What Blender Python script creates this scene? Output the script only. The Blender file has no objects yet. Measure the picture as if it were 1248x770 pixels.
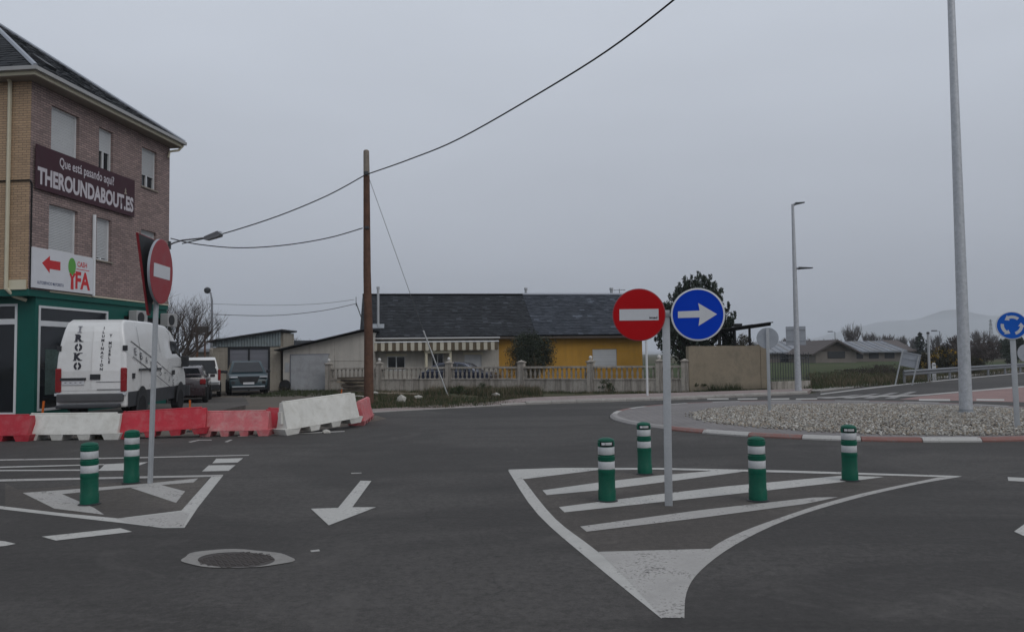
import bpy, bmesh, math, random
from mathutils import Vector, Matrix, Euler
from math import radians as RAD, sin, cos, pi

rng = random.Random(7)
S = bpy.context.scene
COL = S.collection

# ------------------------------------------------------------------ camera
FPX = 960.0                       # focal length in pixels of the 1248 wide photograph
PITCH, ROLL, CAMH = RAD(2.862), RAD(-0.7), 1.75
cam_data = bpy.data.cameras.new('camera')
cam = bpy.data.objects.new('camera', cam_data)
COL.objects.link(cam)
CM = Matrix.Rotation(pi/2 + PITCH, 3, 'X') @ Matrix.Rotation(ROLL, 3, 'Z')
CP = Vector((0, 0, CAMH))
cam.matrix_world = Matrix.Translation(CP) @ CM.to_4x4()
cam_data.sensor_width = 36.0
cam_data.lens = FPX/1248*36
cam_data.clip_start = 0.05
cam_data.clip_end = 12000
S.camera = cam

# ------------------------------------------------------------------ world, overcast daylight
SUN_EL, SUN_AZ = RAD(42), RAD(138)          # azimuth clockwise from +Y: behind, to the right
world = bpy.data.worlds.new('World')
S.world = world
world.use_nodes = True
nt = world.node_tree
nt.nodes.clear()
def N(t, kind, **kw):
    n = t.nodes.new(kind)
    for k, v in kw.items():
        if hasattr(n, k): setattr(n, k, v)
    return n
w_out = N(nt, 'ShaderNodeOutputWorld')
w_bg = N(nt, 'ShaderNodeBackground')
w_bg.inputs['Strength'].default_value = 0.1
w_sky = N(nt, 'ShaderNodeTexSky', sky_type='NISHITA')
w_sky.sun_disc = False
w_sky.sun_elevation = SUN_EL
w_sky.sun_rotation = SUN_AZ
w_sky.dust_density = 4.0
w_hsv = N(nt, 'ShaderNodeHueSaturation')
w_hsv.inputs['Saturation'].default_value = 0.25
nt.links.new(w_sky.outputs[0], w_hsv.inputs['Color'])
w_tc = N(nt, 'ShaderNodeTexCoord')
w_sep = N(nt, 'ShaderNodeSeparateXYZ')
nt.links.new(w_tc.outputs['Generated'], w_sep.inputs[0])
w_ramp = N(nt, 'ShaderNodeValToRGB')        # cloud deck, an overcast sky brightens towards the zenith
w_ramp.color_ramp.elements[0].position = 0.0
w_ramp.color_ramp.elements[0].color = (0.318, 0.342, 0.394, 1)
w_ramp.color_ramp.elements[1].position = 1.0
w_ramp.color_ramp.elements[1].color = (0.62, 0.665, 0.74, 1)
w_e = w_ramp.color_ramp.elements.new(0.42)
w_e.color = (0.595, 0.642, 0.722, 1)
nt.links.new(w_sep.outputs['Z'], w_ramp.inputs[0])
w_noise = N(nt, 'ShaderNodeTexNoise')
w_noise.inputs['Scale'].default_value = 1.6
w_noise.inputs['Detail'].default_value = 4
w_map = N(nt, 'ShaderNodeMapping')
w_map.inputs['Scale'].default_value = (1, 1, 3.5)
nt.links.new(w_tc.outputs['Generated'], w_map.inputs[0])
nt.links.new(w_map.outputs[0], w_noise.inputs['Vector'])
w_mr = N(nt, 'ShaderNodeMapRange')
w_mr.inputs['To Min'].default_value = 8.7
w_mr.inputs['To Max'].default_value = 11.6
nt.links.new(w_noise.outputs[0], w_mr.inputs[0])
w_mul = N(nt, 'ShaderNodeVectorMath', operation='SCALE')
nt.links.new(w_ramp.outputs[0], w_mul.inputs[0])
nt.links.new(w_mr.outputs[0], w_mul.inputs['Scale'])
w_mix = N(nt, 'ShaderNodeMix', data_type='RGBA')
w_mix.inputs['Factor'].default_value = 0.92
nt.links.new(w_hsv.outputs[0], w_mix.inputs['A'])
nt.links.new(w_mul.outputs[0], w_mix.inputs['B'])
nt.links.new(w_mix.outputs['Result'], w_bg.inputs['Color'])
nt.links.new(w_bg.outputs[0], w_out.inputs['Surface'])

sun_data = bpy.data.lights.new('sun', 'SUN')
sun_data.energy = 0.7
sun_data.angle = RAD(35)
sun_data.color = (1.0, 0.97, 0.93)
sun = bpy.data.objects.new('sun', sun_data)
COL.objects.link(sun)
sd = Vector((sin(SUN_AZ)*cos(SUN_EL), cos(SUN_AZ)*cos(SUN_EL), sin(SUN_EL)))
sun.rotation_euler = (-sd).to_track_quat('-Z', 'Y').to_euler()
sun.location = (0, -10, 40)

S.view_settings.view_transform = 'Standard'
S.view_settings.look = 'None'
S.view_settings.exposure = 0.0
S.view_settings.gamma = 1.0
S.view_settings.use_curve_mapping = False
S.render.engine = 'CYCLES'
S.cycles.volume_bounces = 1
S.render.resolution_x, S.render.resolution_y = 1024, 631

# ------------------------------------------------------------------ pixel helpers (a pixel gives a direction only)
def ray(px, py): return CM @ Vector(((px-624)/FPX, -(py-385)/FPX, -1))
def G(px, py, z=0.0):                       # the point of the ground (height z) seen at that pixel
    d = ray(px, py); return CP + d*((z-CAMH)/d.z)
def A(px, py, Y):                           # the point at distance Y seen at that pixel
    d = ray(px, py); return CP + d*(Y/d.y)

# ------------------------------------------------------------------ materials
MATS = {}
def nodes_of(name):
    m = bpy.data.materials.new(name); m.use_nodes = True
    t = m.node_tree; t.nodes.clear()
    out = N(t, 'ShaderNodeOutputMaterial'); b = N(t, 'ShaderNodeBsdfPrincipled')
    t.links.new(b.outputs[0], out.inputs['Surface'])
    MATS[name] = m
    return m, t, b
def c4(c, k=1.0): return (min(c[0]*k, 1), min(c[1]*k, 1), min(c[2]*k, 1), 1)
def noise(t, vec, scale, detail=4, rough=0.6, dist=0.0):
    n = N(t, 'ShaderNodeTexNoise')
    n.inputs['Scale'].default_value = scale; n.inputs['Detail'].default_value = detail
    n.inputs['Roughness'].default_value = rough; n.inputs['Distortion'].default_value = dist
    t.links.new(vec, n.inputs['Vector'])
    return n.outputs[0]
def ramp(t, fac, stops):
    r = N(t, 'ShaderNodeValToRGB')
    e = r.color_ramp.elements
    while len(e) < len(stops): e.new(0.5)
    for i, (p, c) in enumerate(stops):
        e[i].position = p; e[i].color = c if len(c) == 4 else (*c, 1)
    t.links.new(fac, r.inputs[0])
    return r.outputs[0]
def mixc(t, fac, a, b, blend='MIX'):
    m = N(t, 'ShaderNodeMix', data_type='RGBA', blend_type=blend)
    for s, v in (('Factor', fac), ('A', a), ('B', b)):
        i = m.inputs[s] if s != 'Factor' else m.inputs[0]
        if s in 'AB': i = [q for q in m.inputs if q.name == s and q.type == 'RGBA'][0]
        if isinstance(v, (int, float)): i.default_value = v
        elif isinstance(v, tuple): i.default_value = v if len(v) == 4 else (*v, 1)
        else: t.links.new(v, i)
    return m.outputs['Result'] if m.outputs['Result'].type == 'RGBA' else [o for o in m.outputs if o.type == 'RGBA'][0]
def math_(t, op, a, b=0.0):
    n = N(t, 'ShaderNodeMath', operation=op)
    for i, v in enumerate((a, b)):
        if isinstance(v, (int, float)): n.inputs[i].default_value = v
        else: t.links.new(v, n.inputs[i])
    return n.outputs[0]
def bump(t, b, h, strength=0.3, dist=0.02):
    n = N(t, 'ShaderNodeBump')
    n.inputs['Strength'].default_value = strength; n.inputs['Distance'].default_value = dist
    t.links.new(h, n.inputs['Height']); t.links.new(n.outputs[0], b.inputs['Normal'])
def coord(t, which='Object', scale=None):
    tc = N(t, 'ShaderNodeTexCoord')
    if scale is None: return tc.outputs[which]
    mp = N(t, 'ShaderNodeMapping'); mp.inputs['Scale'].default_value = scale
    t.links.new(tc.outputs[which], mp.inputs[0]); return mp.outputs[0]

def plain(name, col, rough=0.7, var=0.18, scale=3.0, fine=60.0, bmp=0.15, metal=0.0, dirt=None, dirt_amt=0.5, spec=0.5, coat=0.0):
    m, t, b = nodes_of(name)
    v = coord(t)
    n1 = noise(t, v, scale, 5); n2 = noise(t, v, fine, 2)
    c = ramp(t, n1, [(0.3, c4(col, 1-var)), (0.7, c4(col, 1+var))])
    c = mixc(t, 0.35, c, ramp(t, n2, [(0.3, c4(col, 1-var)), (0.7, c4(col, 1+var))]))
    if dirt is not None:
        n3 = noise(t, v, scale*1.7, 6, 0.7, 0.4)
        f = ramp(t, n3, [(0.45, (0, 0, 0)), (0.75, (dirt_amt,)*3)])
        c = mixc(t, f, c, c4(dirt))
    oi = N(t, 'ShaderNodeObjectInfo')
    k = math_(t, 'ADD', math_(t, 'MULTIPLY', oi.outputs['Random'], 0.14), 0.93)
    vm = N(t, 'ShaderNodeVectorMath', operation='SCALE')
    t.links.new(c, vm.inputs[0]); t.links.new(k, vm.inputs['Scale'])
    t.links.new(vm.outputs[0], b.inputs['Base Color'])
    r = ramp(t, n1, [(0.3, (max(rough-0.08, 0.02),)*3), (0.7, (min(rough+0.08, 1),)*3)])
    t.links.new(r, b.inputs['Roughness'])
    b.inputs['Metallic'].default_value = metal
    b.inputs['Specular IOR Level'].default_value = spec if rough < 0.5 else spec*0.45
    if coat: b.inputs['Coat Weight'].default_value = coat; b.inputs['Coat Roughness'].default_value = 0.08
    if bmp: bump(t, b, n2, bmp, 0.005)
    return m

def asphalt(name, base, tint):
    m, t, b = nodes_of(name)
    v = coord(t)
    big = noise(t, v, 0.22, 5, 0.6, 0.6); mid = noise(t, v, 1.7, 6, 0.7, 0.3)
    grit = noise(t, v, 95, 3, 0.8); grit2 = noise(t, v, 34, 3, 0.7)
    c = ramp(t, big, [(0.30, c4(base, 0.66)), (0.5, c4(base, 1.0)), (0.70, c4(tint, 1.20))])
    c = mixc(t, 0.45, c, ramp(t, mid, [(0.3, c4(base, 0.72)), (0.7, c4(tint, 1.25))]))
    c = mixc(t, ramp(t, grit, [(0.35, (0.0,)*3), (0.7, (0.55,)*3)]), c, c4(tint, 1.9))
    c = mixc(t, ramp(t, grit2, [(0.55, (0,)*3), (0.72, (0.5,)*3)]), c, c4(base, 0.45))
    # long smears of rubber and oil along the carriageway
    vs = coord(t, 'Object', (0.16, 0.8, 1)); sm = noise(t, vs, 1.0, 6, 0.7, 1.4)
    c = mixc(t, ramp(t, sm, [(0.50, (0,)*3), (0.70, (0.55,)*3)]), c, c4(base, 0.6))
    agg = noise(t, v, 13, 8, 0.85)
    c = mixc(t, ramp(t, agg, [(0.40, (0.55,)*3), (0.52, (0,)*3)]), c, c4(base, 0.62))
    c = mixc(t, ramp(t, agg, [(0.54, (0,)*3), (0.66, (0.55,)*3)]), c, c4(tint, 1.75))
    lane = noise(t, coord(t, 'Object', (0.22, 0.22, 1)), 0.5, 3, 0.5, 2.0)
    c = mixc(t, ramp(t, lane, [(0.44, (0.45,)*3), (0.50, (0,)*3)]), c, c4(base, 0.78))
    spots_ = noise(t, v, 4.5, 3, 0.6)
    c = mixc(t, ramp(t, spots_, [(0.70, (0,)*3), (0.76, (0.6,)*3)]), c, c4(base, 0.45))
    pale = noise(t, v, 0.55, 6, 0.75, 1.2)
    c = mixc(t, ramp(t, pale, [(0.56, (0,)*3), (0.72, (0.5,)*3)]), c, c4(tint, 1.55))
    # cracks
    vo = N(t, 'ShaderNodeTexVoronoi', feature='DISTANCE_TO_EDGE'); vo.inputs['Scale'].default_value = 0.33
    wob = N(t, 'ShaderNodeVectorMath', operation='ADD')
    nz = N(t, 'ShaderNodeTexNoise'); nz.inputs['Scale'].default_value = 1.4; nz.inputs['Detail'].default_value = 6
    t.links.new(v, nz.inputs['Vector'])
    t.links.new(v, wob.inputs[0]); t.links.new(nz.outputs['Color'], wob.inputs[1]); t.links.new(wob.outputs[0], vo.inputs['Vector'])
    crk = ramp(t, vo.outputs['Distance'], [(0.0, (1,)*3), (0.006, (0,)*3)])
    gate = ramp(t, big, [(0.47, (0,)*3), (0.58, (0.38,)*3)])
    c = mixc(t, mixc(t, 1.0, crk, gate, 'MULTIPLY'), c, c4(base, 0.35))
    t.links.new(c, b.inputs['Base Color'])
    b.inputs['Roughness'].default_value = 0.86
    b.inputs['Specular IOR Level'].default_value = 0.2
    bump(t, b, grit, 0.5, 0.006)
    return m
ASPH, ASPT = (0.0505, 0.0475, 0.0455), (0.067, 0.0625, 0.0585)
asphalt('asphalt', ASPH, ASPT)
asphalt('asphalt_worn', (0.068, 0.061, 0.056), (0.094, 0.084, 0.075))

def paint(name, col, under=ASPT, wear=0.5):
    m, t, b = nodes_of(name)
    v = coord(t)
    n1 = noise(t, v, 26, 6, 0.8); n2 = noise(t, v, 2.2, 5, 0.7, 0.5); n3 = noise(t, v, 110, 2)
    s = math_(t, 'ADD', math_(t, 'MULTIPLY', n1, 0.6), math_(t, 'MULTIPLY', n2, 0.4))
    f = ramp(t, s, [(wear, (1,)*3), (wear+0.09, (0,)*3)])
    cc = ramp(t, n2, [(0.3, c4(col, 0.78)), (0.7, c4(col, 1.05))])
    cc = mixc(t, ramp(t, n3, [(0.4, (0,)*3), (0.75, (0.35,)*3)]), cc, c4(col, 0.6))
    c = mixc(t, f, c4(under), cc)
    t.links.new(c, b.inputs['Base Color'])
    b.inputs['Roughness'].default_value = 0.8
    bump(t, b, n3, 0.3, 0.004)
    return m
paint('road_paint', (0.46, 0.45, 0.425), wear=0.54)
paint('road_paint_worn', (0.39, 0.375, 0.355), wear=0.525)
paint('red_kerb_paint', (0.24, 0.115, 0.098), under=(0.17, 0.15, 0.14), wear=0.515)
paint('white_kerb_paint', (0.46, 0.45, 0.43), under=(0.2, 0.18, 0.17), wear=0.53)
paint('faded_kerb_paint', (0.30, 0.285, 0.275), under=(0.18, 0.16, 0.155), wear=0.54)

def brick(name, c1, c2, mortar):
    m, t, b = nodes_of(name)
    v = coord(t)
    sp = N(t, 'ShaderNodeSeparateXYZ'); t.links.new(v, sp.inputs[0])
    cb = N(t, 'ShaderNodeCombineXYZ')
    t.links.new(math_(t, 'ADD', sp.outputs['X'], sp.outputs['Y']), cb.inputs['X']); t.links.new(sp.outputs['Z'], cb.inputs['Y'])
    br = N(t, 'ShaderNodeTexBrick')
    br.inputs['Scale'].default_value = 1.0
    br.inputs['Brick Width'].default_value = 0.25; br.inputs['Row Height'].default_value = 0.072
    br.inputs['Mortar Size'].default_value = 0.011; br.inputs['Mortar Smooth'].default_value = 0.2
    br.inputs['Color1'].default_value = c4(c1); br.inputs['Color2'].default_value = c4(c2); br.inputs['Mortar'].default_value = c4(mortar)
    t.links.new(cb.outputs[0], br.inputs['Vector'])
    n1 = noise(t, v, 0.8, 5); n2 = noise(t, v, 30, 3)
    c = mixc(t, 0.5, br.outputs['Color'], ramp(t, n1, [(0.3, (0.72,)*3), (0.7, (1.1,)*3)]), 'MULTIPLY')
    c = mixc(t, 0.4, c, ramp(t, n2, [(0.3, (0.6,)*3), (0.7, (1.2,)*3)]), 'MULTIPLY')
    t.links.new(c, b.inputs['Base Color'])
    b.inputs['Roughness'].default_value = 0.9; b.inputs['Specular IOR Level'].default_value = 0.15
    inv = math_(t, 'SUBTRACT', 1.0, br.outputs['Fac'])
    bump(t, b, inv, 0.6, 0.01)
    return m
brick('brown_brick', (0.385, 0.282, 0.260), (0.255, 0.190, 0.180), (0.15, 0.124, 0.118))
brick('tan_brick', (0.50, 0.345, 0.22), (0.41, 0.285, 0.185), (0.26, 0.195, 0.14))

def slate(name, c1, c2, w=0.32, h=0.2):
    m, t, b = nodes_of(name)
    v = coord(t, 'UV')
    br = N(t, 'ShaderNodeTexBrick')
    br.inputs['Scale'].default_value = 1.0
    br.inputs['Brick Width'].default_value = w; br.inputs['Row Height'].default_value = h
    br.inputs['Mortar Size'].default_value = 0.008
    br.inputs['Color1'].default_value = c4(c1); br.inputs['Color2'].default_value = c4(c2); br.inputs['Mortar'].default_value = c4(c1, 0.35)
    t.links.new(v, br.inputs['Vector'])
    n1 = noise(t, v, 0.5, 6, 0.7); n2 = noise(t, v, 9, 3)
    c = mixc(t, 0.6, br.outputs['Color'], ramp(t, n1, [(0.3, (0.6,)*3), (0.7, (1.15,)*3)]), 'MULTIPLY')
    c = mixc(t, ramp(t, n2, [(0.7, (0,)*3), (0.8, (0.35,)*3)]), c, (0.2, 0.19, 0.15))
    t.links.new(c, b.inputs['Base Color'])
    b.inputs['Roughness'].default_value = 0.8; b.inputs['Specular IOR Level'].default_value = 0.12
    bump(t, b, br.outputs['Color'], 0.5, 0.02)
    return m
slate('slate_dark', (0.022, 0.024, 0.027), (0.036, 0.038, 0.042))
slate('slate_blue', (0.036, 0.042, 0.053), (0.056, 0.063, 0.076))

def render_wall(name, col, stain, amt=0.6, foot=0.0, streak=True):
    m, t, b = nodes_of(name)
    v = coord(t)
    n1 = noise(t, v, 0.7, 6, 0.7, 0.5); n2 = noise(t, v, 7, 6, 0.7)
    vs = coord(t, 'Object', (3.0, 3.0, 0.25) if streak else (0.9, 0.9, 0.7)); st = noise(t, vs, 1.5, 5, 0.7)
    c = ramp(t, n1, [(0.3, c4(col, 0.84)), (0.7, c4(col, 1.08))])
    c = mixc(t, ramp(t, st, [(0.48, (0,)*3), (0.75, (amt,)*3)]), c, c4(stain))
    c = mixc(t, ramp(t, n2, [(0.5, (0,)*3), (0.75, (amt*0.6,)*3)]), c, c4(stain, 1.1))
    if foot:                                   # damp and splash dirt at the foot of the wall
        sp = N(t, 'ShaderNodeSeparateXYZ'); t.links.new(v, sp.inputs[0])
        zz = math_(t, 'ADD', sp.outputs['Z'], math_(t, 'MULTIPLY', n2, 0.7*foot))
        c = mixc(t, ramp(t, zz, [(0.3*foot, (0.7,)*3), (1.1*foot, (0,)*3)]), c, c4(stain, 0.8))
    t.links.new(c, b.inputs['Base Color'])
    b.inputs['Roughness'].default_value = 0.92; b.inputs['Specular IOR Level'].default_value = 0.15
    bump(t, b, noise(t, v, 45, 4), 0.35, 0.01)
    return m
render_wall('cream_render', (0.47, 0.445, 0.405), (0.27, 0.25, 0.22), 0.5)
render_wall('ochre_render', (0.45, 0.248, 0.048), (0.29, 0.165, 0.05), 0.5)
render_wall('beige_render', (0.255, 0.215, 0.16), (0.125, 0.112, 0.088), 0.7, 0.55, False)
render_wall('old_concrete', (0.38, 0.35, 0.31), (0.085, 0.072, 0.062), 0.9)
render_wall('far_render', (0.19, 0.17, 0.15), (0.17, 0.15, 0.13), 0.6)
render_wall('block_wall', (0.36, 0.325, 0.27), (0.19, 0.165, 0.135), 0.6)

plain('galvanised', (0.27, 0.285, 0.30), 0.48, 0.14, 6, 40, 0.05, 0.55)
plain('galvanised_matt', (0.40, 0.415, 0.43), 0.6, 0.12, 5, 40, 0.05, 0.25)
plain('mast_zinc', (0.42, 0.435, 0.455), 0.5, 0.22, 9, 30, 0.08, 0.4, dirt=(0.62, 0.63, 0.65), dirt_amt=0.5)
plain('bollard_green', (0.003, 0.082, 0.050), 0.45, 0.22, 5, 70, 0.08, dirt=(0.03, 0.09, 0.065), dirt_amt=0.3, spec=0.2)
plain('reflective_band', (0.50, 0.51, 0.52), 0.4, 0.1, 6, 80, 0.05, dirt=(0.3, 0.29, 0.27), dirt_amt=0.4)
plain('bumper_grey', (0.085, 0.085, 0.088), 0.6, 0.15)
plain('white_print', (0.60, 0.61, 0.61), 0.5, 0.06)
plain('black_print', (0.012, 0.012, 0.014), 0.5, 0.1)
plain('sign_red', (0.38, 0.006, 0.009), 0.38, 0.08, 3, 50, 0.02, spec=0.1)
plain('sign_red_faded', (0.30, 0.040, 0.048), 0.5, 0.12, 5, 50, 0.02)
plain('sign_blue', (0.002, 0.045, 0.46), 0.38, 0.08, 3, 50, 0.02, spec=0.1)
plain('sign_blue_pale', (0.008, 0.10, 0.48), 0.42, 0.08, 3, 50, 0.02, spec=0.15)
plain('sign_white', (0.56, 0.57, 0.59), 0.42, 0.06, 5, 50, 0.02)
plain('sign_back', (0.33, 0.35, 0.38), 0.55, 0.14, 6, 60, 0.03, 0.35)
plain('dark_back', (0.035, 0.037, 0.04), 0.6, 0.2)
plain('barrier_red', (0.42, 0.030, 0.045), 0.5, 0.16, 2.5, 40, 0.1, dirt=(0.42, 0.15, 0.15), dirt_amt=0.6)
plain('barrier_red_faded', (0.50, 0.13, 0.14), 0.55, 0.25, 2.2, 40, 0.1, dirt=(0.50, 0.33, 0.31), dirt_amt=0.9)
plain('barrier_white', (0.60, 0.59, 0.55), 0.55, 0.1, 2.5, 40, 0.1, dirt=(0.36, 0.34, 0.29), dirt_amt=0.55)
plain('shop_green', (0.005, 0.078, 0.062), 0.5, 0.12, 2, 60, 0.05)
plain('white_frame', (0.58, 0.59, 0.60), 0.5, 0.06)
plain('blind_white', (0.50, 0.51, 0.52), 0.55, 0.06)
plain('cream_trim', (0.54, 0.50, 0.38), 0.6, 0.08)
plain('soffit', (0.26, 0.225, 0.19), 0.8, 0.1)
plain('gutter_grey', (0.34, 0.34, 0.34), 0.55, 0.1)
plain('hip_zinc', (0.30, 0.32, 0.36), 0.5, 0.15, metal=0.4)
plain('banner_maroon', (0.050, 0.018, 0.026), 0.6, 0.1, 1.5, 80, 0.03)
plain('banner_text', (0.50, 0.47, 0.50), 0.6, 0.06)
paint('ghost_paint', (0.28, 0.27, 0.26), wear=0.50)
plain('board_white', (0.58, 0.585, 0.61), 0.5, 0.05)
plain('print_red', (0.50, 0.030, 0.035), 0.5, 0.06)
plain('print_green', (0.10, 0.30, 0.06), 0.5, 0.06)
plain('print_navy', (0.06, 0.08, 0.16), 0.5, 0.06)
plain('van_white', (0.70, 0.70, 0.69), 0.32, 0.05, 1.5, 80, 0.0, coat=0.4, dirt=(0.44, 0.42, 0.38), dirt_amt=0.25)
plain('van_lettering', (0.035, 0.035, 0.045), 0.5, 0.1)
plain('van_lettering_faded', (0.20, 0.20, 0.22), 0.5, 0.1)
plain('dark_plastic', (0.030, 0.031, 0.034), 0.55, 0.15)
plain('grey_plastic', (0.048, 0.050, 0.055), 0.6, 0.15)
plain('tyre_rubber', (0.016, 0.016, 0.017), 0.85, 0.2)
plain('rim_alloy', (0.30, 0.31, 0.32), 0.4, 0.1, metal=0.7)
plain('tail_red', (0.22, 0.010, 0.012), 0.25, 0.1)
plain('lamp_clear', (0.55, 0.57, 0.60), 0.2, 0.05)
plain('plum_paint', (0.032, 0.018, 0.021), 0.25, 0.08, coat=0.7)
plain('teal_paint', (0.014, 0.038, 0.048), 0.4, 0.08, coat=0.25, spec=0.3)
plain('blue_paint', (0.020, 0.026, 0.050), 0.28, 0.08, coat=0.6)
plain('silver_trim', (0.42, 0.44, 0.46), 0.35, 0.06, metal=0.6)
plain('pole_wood', (0.115, 0.062, 0.042), 0.85, 0.35, 4, 40, 0.5, dirt=(0.05, 0.03, 0.025), dirt_amt=0.6)
plain('pole_wood_bleached', (0.22, 0.19, 0.16), 0.9, 0.25, 5, 40, 0.4)
plain('timber', (0.30, 0.25, 0.19), 0.85, 0.3, 4, 40, 0.3, dirt=(0.12, 0.1, 0.08))
plain('timber_dark', (0.09, 0.075, 0.062), 0.9, 0.3, 4, 40, 0.3)
plain('cable_black', (0.014, 0.014, 0.015), 0.6, 0.1)
plain('cable_grey', (0.16, 0.165, 0.17), 0.6, 0.1)
plain('rail_steel', (0.20, 0.21, 0.225), 0.55, 0.2, 4, 40, 0.05, 0.3, dirt=(0.12, 0.11, 0.1))
plain('lamp_grey', (0.24, 0.25, 0.27), 0.5, 0.1, metal=0.3)
plain('lamp_dark', (0.06, 0.065, 0.07), 0.5, 0.1)
plain('sheet_metal', (0.22, 0.26, 0.27), 0.55, 0.12, 2, 40, 0.05, 0.3, dirt=(0.13, 0.12, 0.1))
plain('grey_door', (0.34, 0.35, 0.365), 0.6, 0.08, 1.5, 40, 0.05, dirt=(0.17, 0.16, 0.15))
plain('door_steel', (0.19, 0.195, 0.22), 0.55, 0.08, 2, 40, 0.05)
plain('far_sheet', (0.21, 0.225, 0.25), 0.6, 0.2, 0.4, 5, 0.1, dirt=(0.15, 0.13, 0.12), dirt_amt=0.7)
plain('far_roof', (0.10, 0.085, 0.08), 0.85, 0.25, 0.5, 5, 0.1)
plain('steel_black', (0.013, 0.013, 0.014), 0.6, 0.1)
plain('awning_cream', (0.48, 0.45, 0.37), 0.85, 0.1)
plain('awning_brown', (0.12, 0.095, 0.065), 0.85, 0.15)
plain('orange_plastic', (0.50, 0.12, 0.02), 0.6, 0.15)
plain('bark', (0.050, 0.043, 0.038), 0.95, 0.3, 6, 50, 0.6)
plain('twig', (0.075, 0.062, 0.056), 0.95, 0.3, 6, 50, 0.2)
plain('leaf_dark', (0.022, 0.034, 0.020), 0.45, 0.4, 1.5, 8, 0.0)
plain('leaf_mid', (0.045, 0.062, 0.028), 0.6, 0.4, 1.2, 8, 0.0)
plain('leaf_grey', (0.040, 0.050, 0.034), 0.7, 0.4, 1.5, 8, 0.0)
plain('leaf_hedge', (0.052, 0.050, 0.033), 0.8, 0.4, 1.0, 6, 0.0)
plain('gorse_yellow', (0.22, 0.14, 0.02), 0.7, 0.2)
plain('grass_blade', (0.042, 0.053, 0.024), 0.75, 0.4, 0.6, 6, 0.0)
plain('dry_stalk', (0.135, 0.105, 0.07), 0.85, 0.35, 0.8, 6, 0.0)
plain('distant_wood', (0.055, 0.050, 0.050), 1.0, 0.3, 0.02, 0.3, 0.0)
plain('pale_stone', (0.40, 0.385, 0.35), 0.9, 0.2, 6, 40, 0.3)
plain('concrete_pale', (0.30, 0.285, 0.265), 0.9, 0.15, 3, 60, 0.3, dirt=(0.17, 0.155, 0.14))
plain('iron_cover', (0.075, 0.066, 0.062), 0.7, 0.3, 9, 60, 0.4, 0.3)
plain('mortar_patch', (0.26, 0.25, 0.235), 0.9, 0.14, 5, 60, 0.4, dirt=(0.15, 0.14, 0.13))
plain('poster_grey', (0.05, 0.075, 0.07), 0.6, 0.5, 3, 12, 0.0)
plain('ball_white', (0.55, 0.54, 0.52), 0.7, 0.1)

m, t, b = nodes_of('window_glass')
b.inputs['Base Color'].default_value = (0.012, 0.014, 0.017, 1); b.inputs['Roughness'].default_value = 0.06
b.inputs['Specular IOR Level'].default_value = 0.45
bump(t, b, noise(t, coord(t), 1.2, 2), 0.04, 0.05)

def pavers(name, col, joint, w, h):
    m, t, b = nodes_of(name)
    v = coord(t)
    br = N(t, 'ShaderNodeTexBrick')
    br.inputs['Scale'].default_value = 1.0; br.offset = 0.0
    br.inputs['Brick Width'].default_value = w; br.inputs['Row Height'].default_value = h; br.inputs['Mortar Size'].default_value = 0.006
    br.inputs['Color1'].default_value = c4(col, 1.08); br.inputs['Color2'].default_value = c4(col, 0.9); br.inputs['Mortar'].default_value = c4(joint)
    t.links.new(v, br.inputs['Vector'])
    n1 = noise(t, v, 0.7, 6, 0.7); n2 = noise(t, v, 25, 4)
    c = mixc(t, 0.7, br.outputs['Color'], ramp(t, n1, [(0.3, (0.7,)*3), (0.7, (1.1,)*3)]), 'MULTIPLY')
    c = mixc(t, 0.4, c, ramp(t, n2, [(0.3, (0.6,)*3), (0.7, (1.2,)*3)]), 'MULTIPLY')
    t.links.new(c, b.inputs['Base Color']); b.inputs['Roughness'].default_value = 0.9
    bump(t, b, br.outputs['Color'], 0.4, 0.01)
    return m
pavers('pink_pavers', (0.27, 0.215, 0.20), (0.16, 0.13, 0.12), 0.3, 0.3)
pavers('apron_pavers', (0.20, 0.185, 0.18), (0.11, 0.1, 0.1), 0.2, 0.1)
pavers('red_surface', (0.27, 0.165, 0.15), (0.19, 0.13, 0.12), 0.2, 0.1)

def ground_mat(name, stops, s1=0.12, s2=1.1):
    m, t, b = nodes_of(name)
    v = coord(t)
    n1 = noise(t, v, s1, 6, 0.65, 0.5); n2 = noise(t, v, s2, 6, 0.7); n3 = noise(t, v, 30, 4, 0.8)
    s = math_(t, 'ADD', math_(t, 'MULTIPLY', n1, 0.6), math_(t, 'MULTIPLY', n2, 0.4))
    c = ramp(t, s, stops)
    c = mixc(t, 0.55, c, ramp(t, n3, [(0.3, (0.5,)*3), (0.7, (1.3,)*3)]), 'MULTIPLY')
    t.links.new(c, b.inputs['Base Color']); b.inputs['Roughness'].default_value = 0.95; b.inputs['Specular IOR Level'].default_value = 0.1
    bump(t, b, n3, 0.7, 0.03)
    return m
ground_mat('field_ground', [(0.36, (0.10, 0.082, 0.062)), (0.47, (0.08, 0.074, 0.046)), (0.60, (0.055, 0.065, 0.034))])
ground_mat('dirt_lot', [(0.35, (0.115, 0.10, 0.085)), (0.5, (0.155, 0.135, 0.115)), (0.65, (0.10, 0.09, 0.078))], 0.5, 3.0)
ground_mat('green_field', [(0.35, (0.040, 0.058, 0.024)), (0.5, (0.050, 0.066, 0.028)), (0.62, (0.085, 0.075, 0.045))], 0.08, 0.6)
ground_mat('gravel_bed', [(0.35, (0.16, 0.145, 0.12)), (0.65, (0.23, 0.21, 0.18))], 1, 8)
ground_mat('hill_cover', [(0.4, (0.06, 0.07, 0.05)), (0.6, (0.10, 0.095, 0.075))], 0.004, 0.02)

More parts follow.
